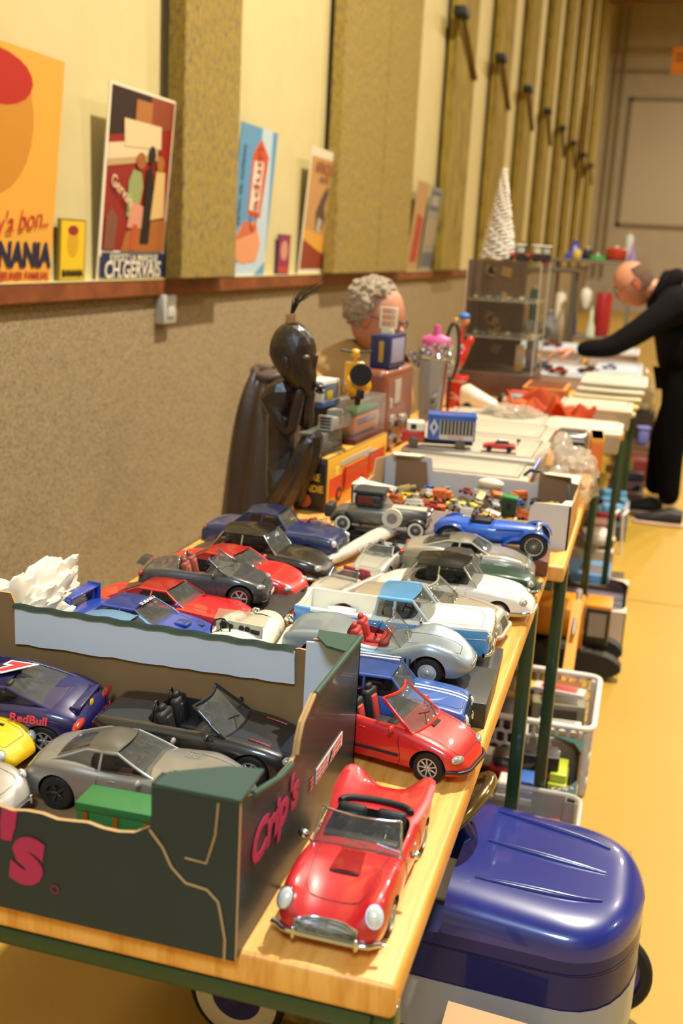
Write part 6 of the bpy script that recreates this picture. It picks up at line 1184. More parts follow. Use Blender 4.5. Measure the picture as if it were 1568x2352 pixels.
# cone tree of white twigs
tr = thing('cone_tree', 'white twig cone-shaped Christmas tree on top of the display cabinet', 'decoration', (-.648, 4.66, TZ+.560))
b = BM(); lathe(b, [(0, .0), (.055, .0), (.006, .37), (0, .38)], 20); link('core', b, mat('9a7c54', .8), tr, 40)
b = BM()
for k in range(26):
    u = k/26; z = .008+.365*u; r = .064*(1-u)+.006
    tube(b, [(r*(1+.08*math.sin(k*3+q*2.4))*math.cos(2*PI*q/18), r*(1+.08*math.sin(k*3+q*2.4))*math.sin(2*PI*q/18), z+.004*math.sin(q*1.7+k)) for q in range(18)], .0052*(1-.4*u), 6, closed=True)
tw_ = link('twig_wreath', b, mat('e2dcd0', .7), tr, 60)
for (x, z) in ((.0, .245), (.01, .29), (-.052, .115), (.02, .06)):
    b = BM(); ball(b, (x, -.06*(1-z/.38)-.006, z), .0045, 0, 10, 7); link('bauble', b, mat('e8c040', .15, .8), tr, 50)
for i, (x, y, c1, c2, lb) in enumerate(((-.565, 4.64, 'c8c4b4', 'b82a20', 'grey-white toy tractor with red wheels beside the cone tree'), (-.50, 4.66, 'dcd4b8', 'a82a1c', 'cream toy tractor with green frame on the cabinet top'), (-.475, 4.80, 'b8b8ac', 'b02820', 'third toy tractor at the right rear of the cabinet top'))):
    t = thing('toy_tractor', lb, 'toy tractor', (x, y, TZ+.5585), math.radians(200)); b = BM(); box(b, (.015, 0, .022), (.04, .02, .018), .004); link('engine', b, mat(c2, .4), t, 40)
    b = BM(); box(b, (-.012, 0, .048), (.032, .034, .032), .003); link('cab', b, mat(c1, .4), t, 40)
    b = BM(); box(b, (-.012, 0, .067), (.040, .042, .005), .002); link('cab_roof', b, mat('e0dcd0', .4), t, 40)
    b = BM()
    for sx_ in (-1, 1): box(b, (-.012+sx_*.016, -.0175, .046), (.003, .002, .036)); box(b, (-.012+sx_*.016, .0175, .046), (.003, .002, .036))
    link('cab_frame', b, mat('24502c', .4), t, 0)
    for (wx_, r_) in ((-.014, .017), (.028, .011)):
        for s in (1, -1):
            b = BM(); lathe(b, [(0, -.004), (r_, -.004), (r_, .004), (0, .004)], 18, Matrix.Translation((wx_, s*.021, r_)) @ Matrix.Rotation(PI/2, 4, 'X')); link('wheel', b, RUBBER, t, 40)
# yellow spoon-like thing and sheets
t = thing('yellow_toy', 'yellow toy giraffe standing right of the cabinet', 'toy animal', (-.52, 5.28, TZ+.0705))
skin('body', [(0, 0, .05, .012), (.03, 0, .052, .011), (-.012, 0, .10, .008), (-.018, 0, .145, .009), (-.03, 0, .148, .007), (0, .008, .0, .004), (0, -.008, .0, .004), (.03, .008, 0, .004), (.03, -.008, 0, .004)], [(0, 1), (0, 2), (2, 3), (3, 4), (0, 5), (0, 6), (1, 7), (1, 8)], mat('e0a014', .4), t, 0, 1)
# ------------------------------------------------------------ far stall: shelves with clutter
def shelfunit(label, x0, x1, y, d, zs, col):
    t = thing('stall_shelf', label, 'shelf', ((x0+x1)/2, y, 0)); w = x1-x0; m = mat(col, .5)
    for z in zs:
        b = BM(); box(b, (0, 0, z-.012), (w, d, .024), .002); link('shelf_board', b, m, t, 30)
    for x in (-w/2+.015, w/2-.015):
        for yy in (-d/2+.015, d/2-.015):
            b = BM(); box(b, (x, yy, zs[-1]/2), (.025, .025, zs[-1])); link('upright', b, m, t, 0)
    return t
shelfunit('grey metal shelf of bric-a-brac behind the standing man head', -.74, -.16, 8.4, .45, (.78, 1.33), '6c6450')
shelfunit('dark shelf of bric-a-brac seen behind the acrylic cabinet', -1.05, -.46, 6.92, .3, (.80, 1.27), '4a4232')
items = [('red_pot', 'red enamel pot with a chrome lid knob on the grey shelf', 'pot', -.30, 8.36, 1.331, .075, .09, 'a83018', 'pot'), ('glass_jar', 'small clear glass jar behind the red pot', 'jar', -.22, 8.50, 1.331, .03, .19, 'b0b4b0', 'pot'),
         ('blue_watering_can', 'purple-blue tapered can at the left of the grey shelf', 'can', -.60, 8.36, 1.331, .07, .12, '3c3a8c', 'cone'), ('green_dish', 'bright green dish on the grey shelf', 'dish', -.43, 8.34, 1.331, .06, .03, '3aa04a', 'pot'), ('black_mug', 'black mug beside the green dish', 'mug', -.505, 8.36, 1.331, .035, .075, '1c1c1c', 'pot'),
         ('yellow_mug', 'yellow mug left of the black mug', 'mug', -.57, 8.24, 1.331, .03, .06, 'c8a43a', 'pot'), ('purple_toy', 'purple and red ornament at the right of the grey shelf', 'ornament', -.185, 8.34, 1.331, .03, .12, '8a6a9c', 'cone'),
         ('white_vase', 'white slanted vase under the grey shelf', 'vase', -.66, 8.3, .781, .04, .30, 'd8d0bc', 'pot'), ('blue_bottle', 'dark blue bottle under the grey shelf', 'bottle', -.56, 8.3, .781, .035, .34, '2c2c70', 'cone'), ('white_plate_stand', 'white rounded ornament right of the blue bottle', 'ornament', -.48, 8.34, .98, .045, .2, 'dcd8cc', 'egg'),
         ('red_tin', 'red tin behind the standing man chin', 'tin', -.35, 8.34, .781, .06, .32, '9a1c20', 'pot'), ('green_figurine', 'white and green figurine at the shelf foot', 'figurine', -.42, 8.22, .781, .035, .2, 'b8c0a4', 'cone'), ('brown_jug', 'brown jug in the dark shelf', 'jug', -.95, 6.85, .801, .06, .20, '5a3c28', 'egg'),
         ('copper_jug', 'copper-coloured jug in the dark shelf', 'jug', -.80, 6.85, .801, .055, .24, '7a4a30', 'pot'), ('dark_statuette', 'dark statuette on top of the dark shelf', 'statuette', -.80, 6.85, 1.271, .03, .13, '3a2c20', 'cone'), ('grey_teapot', 'grey teapot on the dark shelf', 'teapot', -.60, 6.85, .801, .07, .20, '6c6a64', 'egg'),
         ('green_bottle', 'dark green bottle in the dark shelf', 'bottle', -.70, 6.82, .801, .03, .34, '1c3a24', 'pot'), ('tan_vase', 'tan vase at the right end of the dark shelf', 'vase', -.52, 6.85, .801, .045, .26, '9a8a6c', 'egg'), ('red_cup', 'small dark red cup on top of the dark shelf', 'cup', -.66, 6.82, 1.271, .025, .045, '7a1c1c', 'pot')]
for nm_, lb, ct, x, y, z, r, h, c_, kd in items:
    pr_ = {'pot': [(0, 0), (.8, 0), (1, .15), (1, .9), (.85, 1), (0, 1)], 'cone': [(0, 0), (1, 0), (.9, .3), (.45, .6), (.35, .95), (0, 1)], 'egg': [(0, 0), (.5, 0), (1, .35), (.95, .6), (.45, .85), (.5, 1), (0, 1)]}[kd]
    t = thing(nm_, lb, ct, (x, y, z)); b = BM(); lathe(b, [(a*r, c*h) for a, c in pr_], 20); link('body', b, mat(c_, .35, 0, .4), t, 50)
    b = BM(); ball(b, (0, 0, h+.006), (r*.25, r*.25, .012)); link('knob', b, mat(c_ if kd != 'pot' else 'a8a49a', .3), t, 50)
# dark slung blanket on the fourth table left
crumple('dark_blanket', 'dark olive heap of cloth behind the pale far tub', 'blanket', (-.66, 6.58, TZ), (.12, .10, .12), '3a3424', 9.2, 4, .3)
# ------------------------------------------------------------ people
SK = mat('bd8264', .5, 0, 0, .5, 18, 'b07456')
def hand(parent, wrist, dirv, upv, scale, mt, curl=.5, side=1):
    """five separate fingers on a palm; dirv = pointing direction, upv = back of the hand"""
    d = Vector(dirv).normalized(); u = Vector(upv); u = (u-d*u.dot(d)).normalized(); s = d.cross(u)*side; w = Vector(wrist); k = scale
    P = [(*(w), .022*k), (*(w+d*.035*k), (.034*k, .016*k)), (*(w+d*.075*k), (.036*k, .014*k))]; E = [(0, 1), (1, 2)]
    for i, (off, ln) in enumerate(((-.030, .070), (-.010, .080), (.011, .074), (.030, .058))):
        q = w+d*.085*k+s*off*k; a = curl; n0 = len(P); P.append((*q, .0095*k)); E.append((2, n0)); cur = q
        for j, f_ in enumerate((.45, .32, .23)):
            ang = a*(j+1)*.9; cur = cur+(d*math.cos(ang)-u*math.sin(ang))*ln*f_*k*1.0; P.append((*cur, (.0085-.001*j)*k)); E.append((n0+j, n0+j+1))
    n0 = len(P); q = w+d*.03*k-s*.034*k-u*.006*k; P.append((*q, .012*k)); E.append((1, n0)); q2 = q+(d*.6-s*.55-u*.5).normalized()*.036*k; P.append((*q2, .0105*k)); E.append((n0, n0+1)); q3 = q2+(d*.8-s*.05-u*.6).normalized()*.030*k; P.append((*q3, .009*k)); E.append((n0+1, n0+2))
    return skin('hand', P, E, mt, parent, 0, 1)
mn = thing('person', 'balding man with glasses in a black hoodie, leaning over the tables', 'person', (.17, 5.85, 0))
o_ = lambda x, y, z: (x-.17, y-5.85, z)
blk_ = mat('0e0c0c', .95, 0, 0, .5, 10, '141212', bump=.2, bscale=25, spec=.1); trs = mat('080808', .95, spec=.1)
# hooded jumper: torso and both arms, one surface
P = [(*o_(.22, 5.88, .76), (.19, .16)), (*o_(.195, 5.87, .92), (.19, .16)), (*o_(.155, 5.86, 1.05), (.185, .16)), (*o_(.105, 5.85, 1.14), (.16, .13)), (*o_(.045, 5.85, 1.20), (.085, .08)),
     (*o_(.09, 5.68, 1.12), .078), (*o_(-.05, 5.62, 1.00), .066), (*o_(-.185, 5.60, .905), .055), (*o_(-.27, 5.58, .90), .046), (*o_(-.345, 5.56, .89), .038),
     (*o_(.17, 6.05, 1.10), .078), (*o_(.25, 6.12, .95), .062), (*o_(.30, 6.12, .80), .052), (*o_(.31, 6.10, .70), .042)]
E = [(0, 1), (1, 2), (2, 3), (3, 4), (3, 5), (5, 6), (6, 7), (7, 8), (8, 9), (3, 10), (10, 11), (11, 12), (12, 13)]
skin('hoodie', P, E, blk_, mn, 0, 2)
skin('trousers', [(*o_(.22, 5.88, .88), (.16, .13)), (*o_(.205, 5.77, .70), .115), (*o_(.165, 5.76, .42), .082), (*o_(.20, 5.78, .10), .055), (*o_(.23, 5.99, .70), .115), (*o_(.14, 6.00, .42), .082), (*o_(.125, 6.02, .10), .056)], [(0, 1), (1, 2), (2, 3), (0, 4), (4, 5), (5, 6)], trs, mn, 0, 2)
for x, y in ((.205, 5.76), (.105, 6.0)):
    b = BM(); loftx(b, [(x+.07-.17, y-5.85, .045, .038, .042), (x+.0-.17, y-5.85, .05, .045, .045), (x-.08-.17, y-5.85, .035, .045, .03), (x-.15-.17, y-5.85, .026, .034, .018), (x-.17-.17, y-5.85, .022, .015, .01)], 16); sh_ = link('shoe', b, mat('1c1a1c', .6), mn, 60)
    b = BM(); loftx(b, [(x+.08-.17, y-5.85, .011, .036, .011), (x-.08-.17, y-5.85, .011, .047, .011), (x-.16-.17, y-5.85, .010, .036, .010), (x-.18-.17, y-5.85, .010, .014, .008)], 16, 0, 4); link('sole', b, mat('d8b8a0', .6), sh_, 60)
b = BM(); bmesh.ops.create_uvsphere(b, u_segments=28, v_segments=20, radius=1)
for v in b.verts:
    p = v.co; x, y, z = p.x*.098, p.y*.076, p.z*.118
    if z < -.02: y *= 1-.25*min(1, (-z-.02)/.09); x = x*(1-.12*min(1, (-z-.02)/.09))-.004
    v.co = Vector((x, y, z))
hdm = link('head', b, SK, mn, 70, o_(-.105, 5.85, 1.222), (0, math.radians(-33), 0))
skin('neck', [(*o_(.05, 5.85, 1.20), .060), (*o_(-.01, 5.85, 1.20), .056), (*o_(-.075, 5.85, 1.205), .058)], [(0, 1), (1, 2)], SK, mn, 0, 1)
b = BM(); loftx(b, [(-.112, 0, -.006, .006, .006), (-.104, 0, -.024, .013, .018), (-.090, 0, -.014, .012, .028)], 12); link('nose', b, SK, hdm, 60)
b = BM(); tube(b, [(-.088, -.022, -.062), (-.094, 0, -.060), (-.088, .022, -.062)], .0045, 6); link('mouth', b, mat('9a5040', .5), hdm, 60)
for s in (1, -1):
    b = BM(); ball(b, (.012, s*.076, -.006), (.017, .008, .030), 0, 14, 9, (0, -.2, 0)); tube(b, [(.026*math.cos(a)*.7+.012, s*.081, -.006+.030*math.sin(a)) for a in [-2+4*q/8 for q in range(9)]], .004, 6); link('ear', b, mat('b8604a', .5), hdm, 60)
    b = BM(); ball(b, (-.086, s*.030, .008), (.010, .013, .009)); link('eye', b, mat('e0d4c8', .3), hdm, 60)
    b = BM(); tube(b, [(-.094, s*.012, .026), (-.09, s*.032, .030), (-.078, s*.048, .024)], .0035, 6); link('eyebrow', b, mat('6a4a38', .8), hdm, 60)
b = BM()
for s in (1, -1):
    tube(b, [(-.100+.004*abs(math.sin(a)), s*.032+.024*math.cos(a), .004+.017*math.sin(a)) for a in [2*PI*q/18 for q in range(18)]], .0016, 6, closed=True); tube(b, [(-.096, s*.056, .008), (-.04, s*.078, .008), (.012, s*.083, .010)], .0016, 6)
tube(b, [(-.102, -.010, .008), (-.104, 0, .011), (-.102, .010, .008)], .0016, 6); link('glasses', b, mat('2a2422', .4), hdm, 50)
b = BM(); grid(b, lambda u, v: Vector((.100*math.cos(math.radians(-75+150*u))*math.cos(math.radians(-20+60*v)), .0785*math.sin(math.radians(-75+150*u))*math.cos(math.radians(-20+60*v))*1.02, .119*math.sin(math.radians(-20+60*v)))), 20, 8, 0, .002); link('hair', b, mat('7a5a48', .9, 0, 0, .5, 60, '8a6a54', bump=.4, bscale=300), hdm, 60)
b = BM(); bmesh.ops.create_uvsphere(b, u_segments=20, v_segments=14, radius=1, matrix=Matrix.Translation(o_(.075, 5.86, 1.235)) @ Matrix.Rotation(.6, 4, 'Y') @ Matrix.Diagonal((.055, .10, .085, 1)))
tube(b, [Vector(o_(.02+.03*math.sin(a), 5.85+.088*math.cos(a), 1.20+.078*math.sin(a))) for a in [2*PI*q/20 for q in range(20)]], .024, 8, closed=True); link('hood', b, blk_, mn, 60)
hand(mn, o_(-.345, 5.56, .885), (-1, -.1, -.12), (0, .1, 1), 1.05, SK, .55, 1); hand(mn, o_(.31, 6.10, .69), (0, 0, -1), (1, 0, 0), 1.0, SK, .4, -1)
# seated man seen from behind
s2 = thing('person', 'seated man with curly grey hair and glasses in a sand-coloured pullover, beside the wall', 'person', (-.97, 3.62, 0))
q_ = lambda x, y, z: (x+.97, y-3.62, z)
tanm = mat('a8824c', .9, 0, 0, .5, 10, 'b08c56', bump=.2, bscale=30)
skin('pullover', [(*q_(-.99, 3.70, .46), (.15, .13)), (*q_(-1.0, 3.68, .64), (.155, .13)), (*q_(-1.0, 3.66, .84), (.165, .12)), (*q_(-.985, 3.65, .965), (.12, .09)), (*q_(-.955, 3.64, 1.00), .055),
     (*q_(-1.08, 3.52, .91), .068), (*q_(-1.06, 3.42, .72), .055), (*q_(-.93, 3.40, .66), .045), (*q_(-.86, 3.78, .91), .066), (*q_(-.84, 3.88, .74), .05)], [(0, 1), (1, 2), (2, 3), (3, 4), (3, 5), (5, 6), (6, 7), (3, 8), (8, 9)], tanm, s2, 0, 2)
skin('trousers', [(*q_(-.99, 3.70, .46), (.15, .12)), (*q_(-.93, 3.5, .46), .08), (*q_(-.88, 3.36, .44), .06), (*q_(-.90, 3.36, .06), .05), (*q_(-.90, 3.85, .46), .08), (*q_(-.86, 3.9, .44), .06), (*q_(-.88, 3.9, .06), .05)], [(0, 1), (1, 2), (2, 3), (0, 4), (4, 5), (5, 6)], mat('2c2c34', .8), s2, 0, 1)
hand(s2, q_(-.93, 3.40, .655), (.8, .1, -.4), (0, 0, 1), 1.0, SK, .3); hand(s2, q_(-.84, 3.88, .735), (.5, 0, -.8), (.8, 0, .4), 1.0, SK, .3, -1)
for y in (3.36, 3.9):
    b = BM(); loftx(b, [(-.05+.09, y-3.62, .04, .04, .04), (.05+.09, y-3.62, .03, .045, .03), (.14+.09, y-3.62, .02, .03, .02)], 14); link('shoe', b, mat('1c1a1a', .6), s2, 60)
b = BM(); bmesh.ops.create_uvsphere(b, u_segments=26, v_segments=18, radius=1, matrix=Matrix.Diagonal((.092, .076, .112, 1))); h2 = link('head', b, SK, s2, 70, q_(-.89, 3.60, 1.105), (0, math.radians(16), math.radians(-8)))
b = BM(); bmesh.ops.create_icosphere(b, subdivisions=5, radius=1)
for v in b.verts:
    p = v.co.copy(); n = .16*abs(noise.noise(p*4.5))+.10*abs(noise.noise(p*11+Vector((4, 0, 0)))); v.co = Vector((p.x*.092, p.y*.092, p.z*.092))*(1+n*1.3)
    if p.x > .25: v.co.x = .092*.25*(1+n)+(v.co.x-.092*.25)*(.2 if p.z < .5 else .75)
link('hair', b, mat('8a7a66', .9, 0, 0, .5, 40, 'a4937c', bump=.5, bscale=120), h2, 40, (-.028, 0, .030))
b = BM(); loftx(b, [(.108, 0, -.012, .006, .006), (.098, 0, -.022, .012, .016), (.080, 0, -.012, .012, .024)], 12); link('nose', b, SK, h2, 60)
b = BM(); tube(b, [(.080, -.02, -.055), (.086, 0, -.054), (.080, .02, -.055)], .004, 6); link('mouth', b, mat('9a5040', .5), h2, 60)
for s in (1, -1):
    b = BM(); ball(b, (-.004, s*.078, -.010), (.015, .008, .028)); link('ear', b, mat('b8684c', .5), h2, 60)
    b = BM(); ball(b, (.078, s*.030, .008), (.010, .012, .008)); link('eye', b, mat('e0d4c8', .3), h2, 60)
b = BM()
for s in (1, -1): tube(b, [(.092, s*.032+.022*math.cos(a), .002+.018*math.sin(a)) for a in [2*PI*q/16 for q in range(16)]], .002, 6, closed=True); tube(b, [(.09, s*.054, .006), (.0, s*.082, .008)], .0018, 6)
link('glasses', b, mat('2a2420', .4), h2, 50)
sc_ = thing('stool', 'plain wooden stool under the seated man', 'stool', (-1.02, 3.72, 0)); b = BM(); box(b, (0, 0, .315), (.34, .34, .03), .008); link('seat', b, wd_, sc_, 40)
for x in (-.14, .14):
    for y in (-.14, .14):
        b = BM(); box(b, (x, y, .15), (.03, .03, .30), .004); link('leg', b, wd_, sc_, 40)
p3 = thing('person', 'visitor in a dark coat cut off by the right picture edge, behind the leaning man', 'person', (.52, 9.3, 0))
skin('coat', [(0, 0, .9, (.16, .12)), (0, 0, 1.15, (.17, .12)), (0, 0, 1.28, (.13, .09)), (0, 0, 1.36, .05), (-.17, -.02, 1.24, .06), (-.2, 0, .98, .045), (.17, .02, 1.24, .06), (.2, 0, .98, .045)], [(0, 1), (1, 2), (2, 3), (2, 4), (4, 5), (2, 6), (6, 7)], mat('3a2420', .8), p3, 0, 1)
skin('trousers', [(0, 0, .9, (.14, .11)), (-.09, 0, .48, .07), (-.09, 0, .08, .055), (.09, 0, .48, .07), (.09, 0, .08, .055)], [(0, 1), (1, 2), (0, 3), (3, 4)], trs, p3, 0, 1)
b = BM(); bmesh.ops.create_uvsphere(b, u_segments=22, v_segments=16, radius=1, matrix=Matrix.Diagonal((.088, .074, .11, 1))); h3 = link('head', b, SK, p3, 70, (-.04, 0, 1.42), (0, -.3, 0))
b = BM(); ball(b, (-.092, 0, -.01), (.012, .01, .02)); link('nose', b, SK, h3, 60)
b = BM(); grid(b, lambda u, v: Vector((.092*math.cos(2*PI*u)*math.cos(.1+1.45*v), .078*math.sin(2*PI*u)*math.cos(.1+1.45*v), .116*math.sin(.1+1.45*v)+.004)), 20, 8, 0, .002); link('hair', b, mat('4a3224', .9), h3, 60)
for s in (-1, 1):
    hand(p3, (s*.2, 0, .95), (0, -.2, -1), (s, 0, 0), 1, SK, .3, s)
    b = BM(); loftx(b, [(s*.09-.03, 0, .04, .05, .04), (s*.09-.1, 0, .03, .04, .03), (s*.09-.16, 0, .02, .02, .02)], 12); link('shoe', b, BLACKP, p3, 60)
# ------------------------------------------------------------ pedal car under the first table
pcx = thing('pedal_car', 'dark blue and white metal pedal car with tapered bonnet, under the nearest table', 'pedal car', (-.18, 1.585, 0), math.radians(-2))
nb_ = mat('17277c', .3, 0, .8, .5, 5, '142068'); wp = mat('c8ccd0', .28, 0, .6)
# hood: plan U shape, domed top; x local from -.01 (rear) to .275 (nose)
def planw(u):   # u 0 rear .. 1 nose, half width
    return .172*(1-max(0, (u-.55)/.45)**2.6)**.5 if u > .55 else .172
def hoodpt(u, v, zt=None):
    """v 0..1 across from -y to +y over the top"""
    x = -.01+.285*u; hw = max(planw(u), .0005); a = PI*v; zs, zr = .345, .070*(1-.30*u)*(1-max(0, (u-.8)/.2)**3*.45)
    c_, s_ = math.cos(a), math.sin(a); y = -hw*(abs(c_)**.55)*(1 if c_ > 0 else -1); z = zs+zr*abs(s_)**.62
    return Vector((x, y, z))
N_ = 40; b = BM()
def solidloft(b, f, nu, nv, zlow, mi=0):
    rows = []
    for i in range(nu+1):
        u = i/nu; u = 1-(1-u)**1.6; r = [f(u, j/nv) for j in range(nv+1)]; rows.append([b.verts.new(p) for p in r])
    for A, B in zip(rows, rows[1:]):
        for j in range(nv): b.faces.new((A[j], A[j+1], B[j+1], B[j]))
    lo = [[b.verts.new((A[k].co.x, A[k].co.y, zlow)) for k in (0, -1)] for A in rows]
    for (A, la), (B, lb) in zip(zip(rows, lo), zip(rows[1:], lo[1:])):
        b.faces.new((A[0], B[0], lb[0], la[0])); b.faces.new((B[-1], A[-1], la[1], lb[1]))
    return rows
solidloft(b, hoodpt, 30, 36, .345); 
for r in ((-.5,), (0,), (.5,)):   # pressed ribs on the bonnet
    pass
hood = link('bonnet', b, nb_, pcx, 50)
for k, yy in enumerate((-.075, 0, .075)):
    b = BM(); hp_ = []
    for q in range(12):
        u = .12+.66*q/11; hw = planw(u)*(1-.25*u); v = math.acos(max(-1, min(1, -yy/.172*(1-.45*u))))/PI; vv = .5+ (v-.5); p = hoodpt(u, vv); hp_.append(Vector((p.x, p.y, p.z)))
    tube(b, hp_, [.003+.004*math.sin(PI*q/11) for q in range(12)], 8); link('pressed_rib', b, nb_, hood, 60)
def sidewall(z0, z1, off, x0=-.66, n=28):
    """outline of body in plan: side, round nose, side"""
    pl_ = [(x0, -.10), (x0+.16, -.150), (-.25, -.172), (-.01, -.172)] + [(-.01+.285*(u), -planw(u)) for u in [.2, .4, .55, .65, .74, .82, .88, .93, .965, .985, .996, 1.0]]
    pl_ += [(x, -y) for x, y in pl_[::-1]]
    return [(x, y*(1+off/.172)) for x, y in pl_], z0, z1
def wallmesh(z0, z1, off, mt, nm_, par, zr=None):
    pl_, a, c = sidewall(z0, z1, off); b = BM(); lo = []; hi = []
    for x, y in pl_:
        zt = c if zr is None else zr(x); lo.append(b.verts.new((x+(off if x > .2 else 0), y, a+(0 if x > -.3 else (-.3-x)*.12)))); hi.append(b.verts.new((x+(off if x > .2 else 0), y, zt)))
    for i in range(len(pl_)-1): b.faces.new((lo[i], lo[i+1], hi[i+1], hi[i]))
    bmesh.ops.solidify(b, geom=list(b.faces), thickness=.003); return link(nm_, b, mt, par, 40)
wallmesh(.262, .35, 0, nb_, 'body_side', pcx, lambda x: .346 if x > -.012 else .295+.012*math.cos((x+.01)*4))
wallmesh(.175, .264, .0015, wp, 'white_skirt', pcx)
wallmesh(.322, .3235, .0018, mat('0c1440', .4), 'seam_line', pcx, lambda x: .3235 if x > -.012 else .322)
b = BM(); box(b, (-.33, 0, .19), (.60, .28, .008), .002); link('floor_pan', b, mat('10184c', .4), pcx, 30)
b = BM(); box(b, (-.42, 0, .24), (.18, .24, .05), .015); box(b, (-.52, 0, .32), (.04, .24, .16), .015, 0, (0, -.2, 0)); link('seat', b, mat('14121a', .5), pcx, 50)
swt = BM(); cen = Vector((-.03, .0, .455)); nrm = Vector((-.75, .0, .65)).normalized(); e1 = Vector((0, 1, 0)); e2 = nrm.cross(e1)
tube(swt, [cen+e1*.075*math.cos(a)+e2*.075*math.sin(a) for a in [2*PI*q/28 for q in range(28)]], .010, 10, closed=True)
for a in (PI/2, PI*7/6, PI*11/6): tube(swt, [cen, cen+e1*.07*math.cos(a)+e2*.07*math.sin(a)], .005, 6)
sw_ = link('steering_wheel', swt, mat('8a7a50', .2, .8), pcx, 50)
b = BM(); tube(b, [cen, cen+Vector((.075, 0, -.12))], .009, 8); link('steering_column', b, nb_, sw_, 50)
def pwheel(x, y, s):
    b = BM(); M = Matrix.Translation((x, y, .0863)) @ Matrix.Rotation(-PI/2*s, 4, 'X') @ Matrix.Scale(.75, 4)
    lathe(b, [(.088, -.012), (.108, -.013), (.115, -.006), (.115, .006), (.108, .013), (.088, .012), (.088, -.012)], 36, M); w = link('wheel', b, RUBBER, pcx, 40)
    b = BM(); lathe(b, [(.060, .010), (.072, .012), (.098, .0135), (.100, .012)], 36, M); link('whitewall', b, mat('cfc8ba', .5), w, 50)
    b = BM(); lathe(b, [(.090, -.008), (.086, .006), (.060, .009), (.03, .004), (.02, .012), (0, .014)], 36, M); link('hub', b, nb_, w, 50)
pwheel(.225, .205, 1); pwheel(.06, -.10, -1); pwheel(-.36, -.10, -1); pwheel(-.36, .165, 1)
b = BM(); tube(b, [(.225, -.02, .086), (.225, .20, .086)], .008, 8); link('axle', b, DARK, pcx, 50)
textm('de', .058, mat('14163c', .5), pcx, (-.155, -.1778, .222), (1, 0, 0), (0, 0, 1), shear=.15, sx=1.15)
textm('Lalique' if 0 else 'Cou', .058, mat('14163c', .5), pcx, (-.275, -.176, .222), (1, -.05, 0), (0, 0, 1), shear=.15)
b = BM(); tube(b, [(-.30, -.1758, .198), (-.2, -.1779, .198), (-.12, -.1779, .192)], .0012, 5); link('underline', b, mat('14163c', .5), pcx, 50)
# cardboard in the foreground and clear wrap
fc = thing('cardboard_carton', 'plain brown carton at the bottom edge, in front of the pedal car', 'carton', (-.06, 1.30, 0))
b = BM(); prism(b, [(-.105, 0), (.03, 0), (.03, .272), (-.105, .280)], .10, Matrix(((1, 0, 0, 0), (0, 0, 1, -.05), (0, 1, 0, 0), (0, 0, 0, 1)))); link('carton_body', b, mat('a8865c', .85), fc, 0)
b = BM(); prism(b, [(-.108, .277), (.032, .269), (.032, .272), (-.108, .281)], .104, Matrix(((1, 0, 0, 0), (0, 0, 1, -.052), (0, 1, 0, 0), (0, 0, 0, 1)))); link('top_flap', b, mat('b8966a', .85), fc, 0)
crumple('clear_wrap', 'crumpled clear plastic wrap on the floor under the nearest table corner', 'plastic wrap', (-.33, 1.62, .0), (.10, .12, .045), 'd8ccb8', 7.7, 4, .5, glassy('c8b898', .25, .12))
# ------------------------------------------------------------ tub with fire engines
TUBM = glassy('b8b4a8', .38, .2)
def opentub(name, label, cat, c, s, wallm, rimm, taper=.9, holes=0, rimr=.006):
    t = thing(name, label, cat, c); w, l, h = s
    def ringv(b, k, z): return [b.verts.new((sx_*w/2*k, sy_*l/2*k, z)) for sx_, sy_ in ((-1, -1), (1, -1), (1, 1), (-1, 1))]
    b = BM(); lo = ringv(b, taper, .002); hi = ringv(b, 1, h)
    for i in range(4): b.faces.new((lo[i], lo[(i+1) % 4], hi[(i+1) % 4], hi[i]))
    b.faces.new(lo[::-1])
    vert = [e for e in b.edges if abs(e.verts[0].co.z-e.verts[1].co.z) > .01]
    bmesh.ops.bevel(b, geom=vert, offset=.03, segments=4, affect='EDGES'); bmesh.ops.solidify(b, geom=list(b.faces), thickness=.0025)
    link('tub_wall', b, wallm, t, 40)
    b = BM(); rc = .03; path = []
    for cxx, cyy, a0 in ((1, 1, 0), (-1, 1, PI/2), (-1, -1, PI), (1, -1, 3*PI/2)):
        for q in range(5): a = a0+PI/2*q/4; path.append((cxx*(w/2-rc)+rc*math.cos(a), cyy*(l/2-rc)+rc*math.sin(a), h))
    tube(b, path, rimr, 8, closed=True); link('rim', b, rimm, t, 50); return t
opentub('plastic_tub', 'clear plastic tub holding red fire engine toys, beside the pedal car bonnet', 'plastic tub', (-.225, 2.058, 0), (.40, .26, .205), TUBM, glassy('d8d0c0', .6, .2))
cbox('red_toy_slab', 'flat red toy board standing inside the clear tub', 'toy', (-.070, 2.06, .004), (.03, .17, .165), 'c8302a', .1, .003, None, [('board_edge', (0, 0, .158), (.031, .171, .006), 'e05040')])
fe = thing('fire_engine', 'red toy fire engine with ladder standing on end in the clear tub', 'toy fire engine', (-.125, 2.01, .165), 0, None, (math.radians(-75), math.radians(8), math.radians(95)))
b = BM(); box(b, (0, 0, .03), (.15, .045, .028), .004); box(b, (.055, 0, .05), (.04, .043, .026), .004); link('body', b, mat('c01c20', .3, 0, .6), fe, 40)
b = BM(); tube(b, [(-.07, -.012, .05), (.06, -.012, .07)], .0018, 5); tube(b, [(-.07, .012, .05), (.06, .012, .07)], .0018, 5)
for q in range(8): tube(b, [(-.065+.017*q, -.012, .051+.0026*q), (-.065+.017*q, .012, .051+.0026*q)], .0014, 5)
link('ladder', b, mat('d8d4cc', .4), fe, 40)
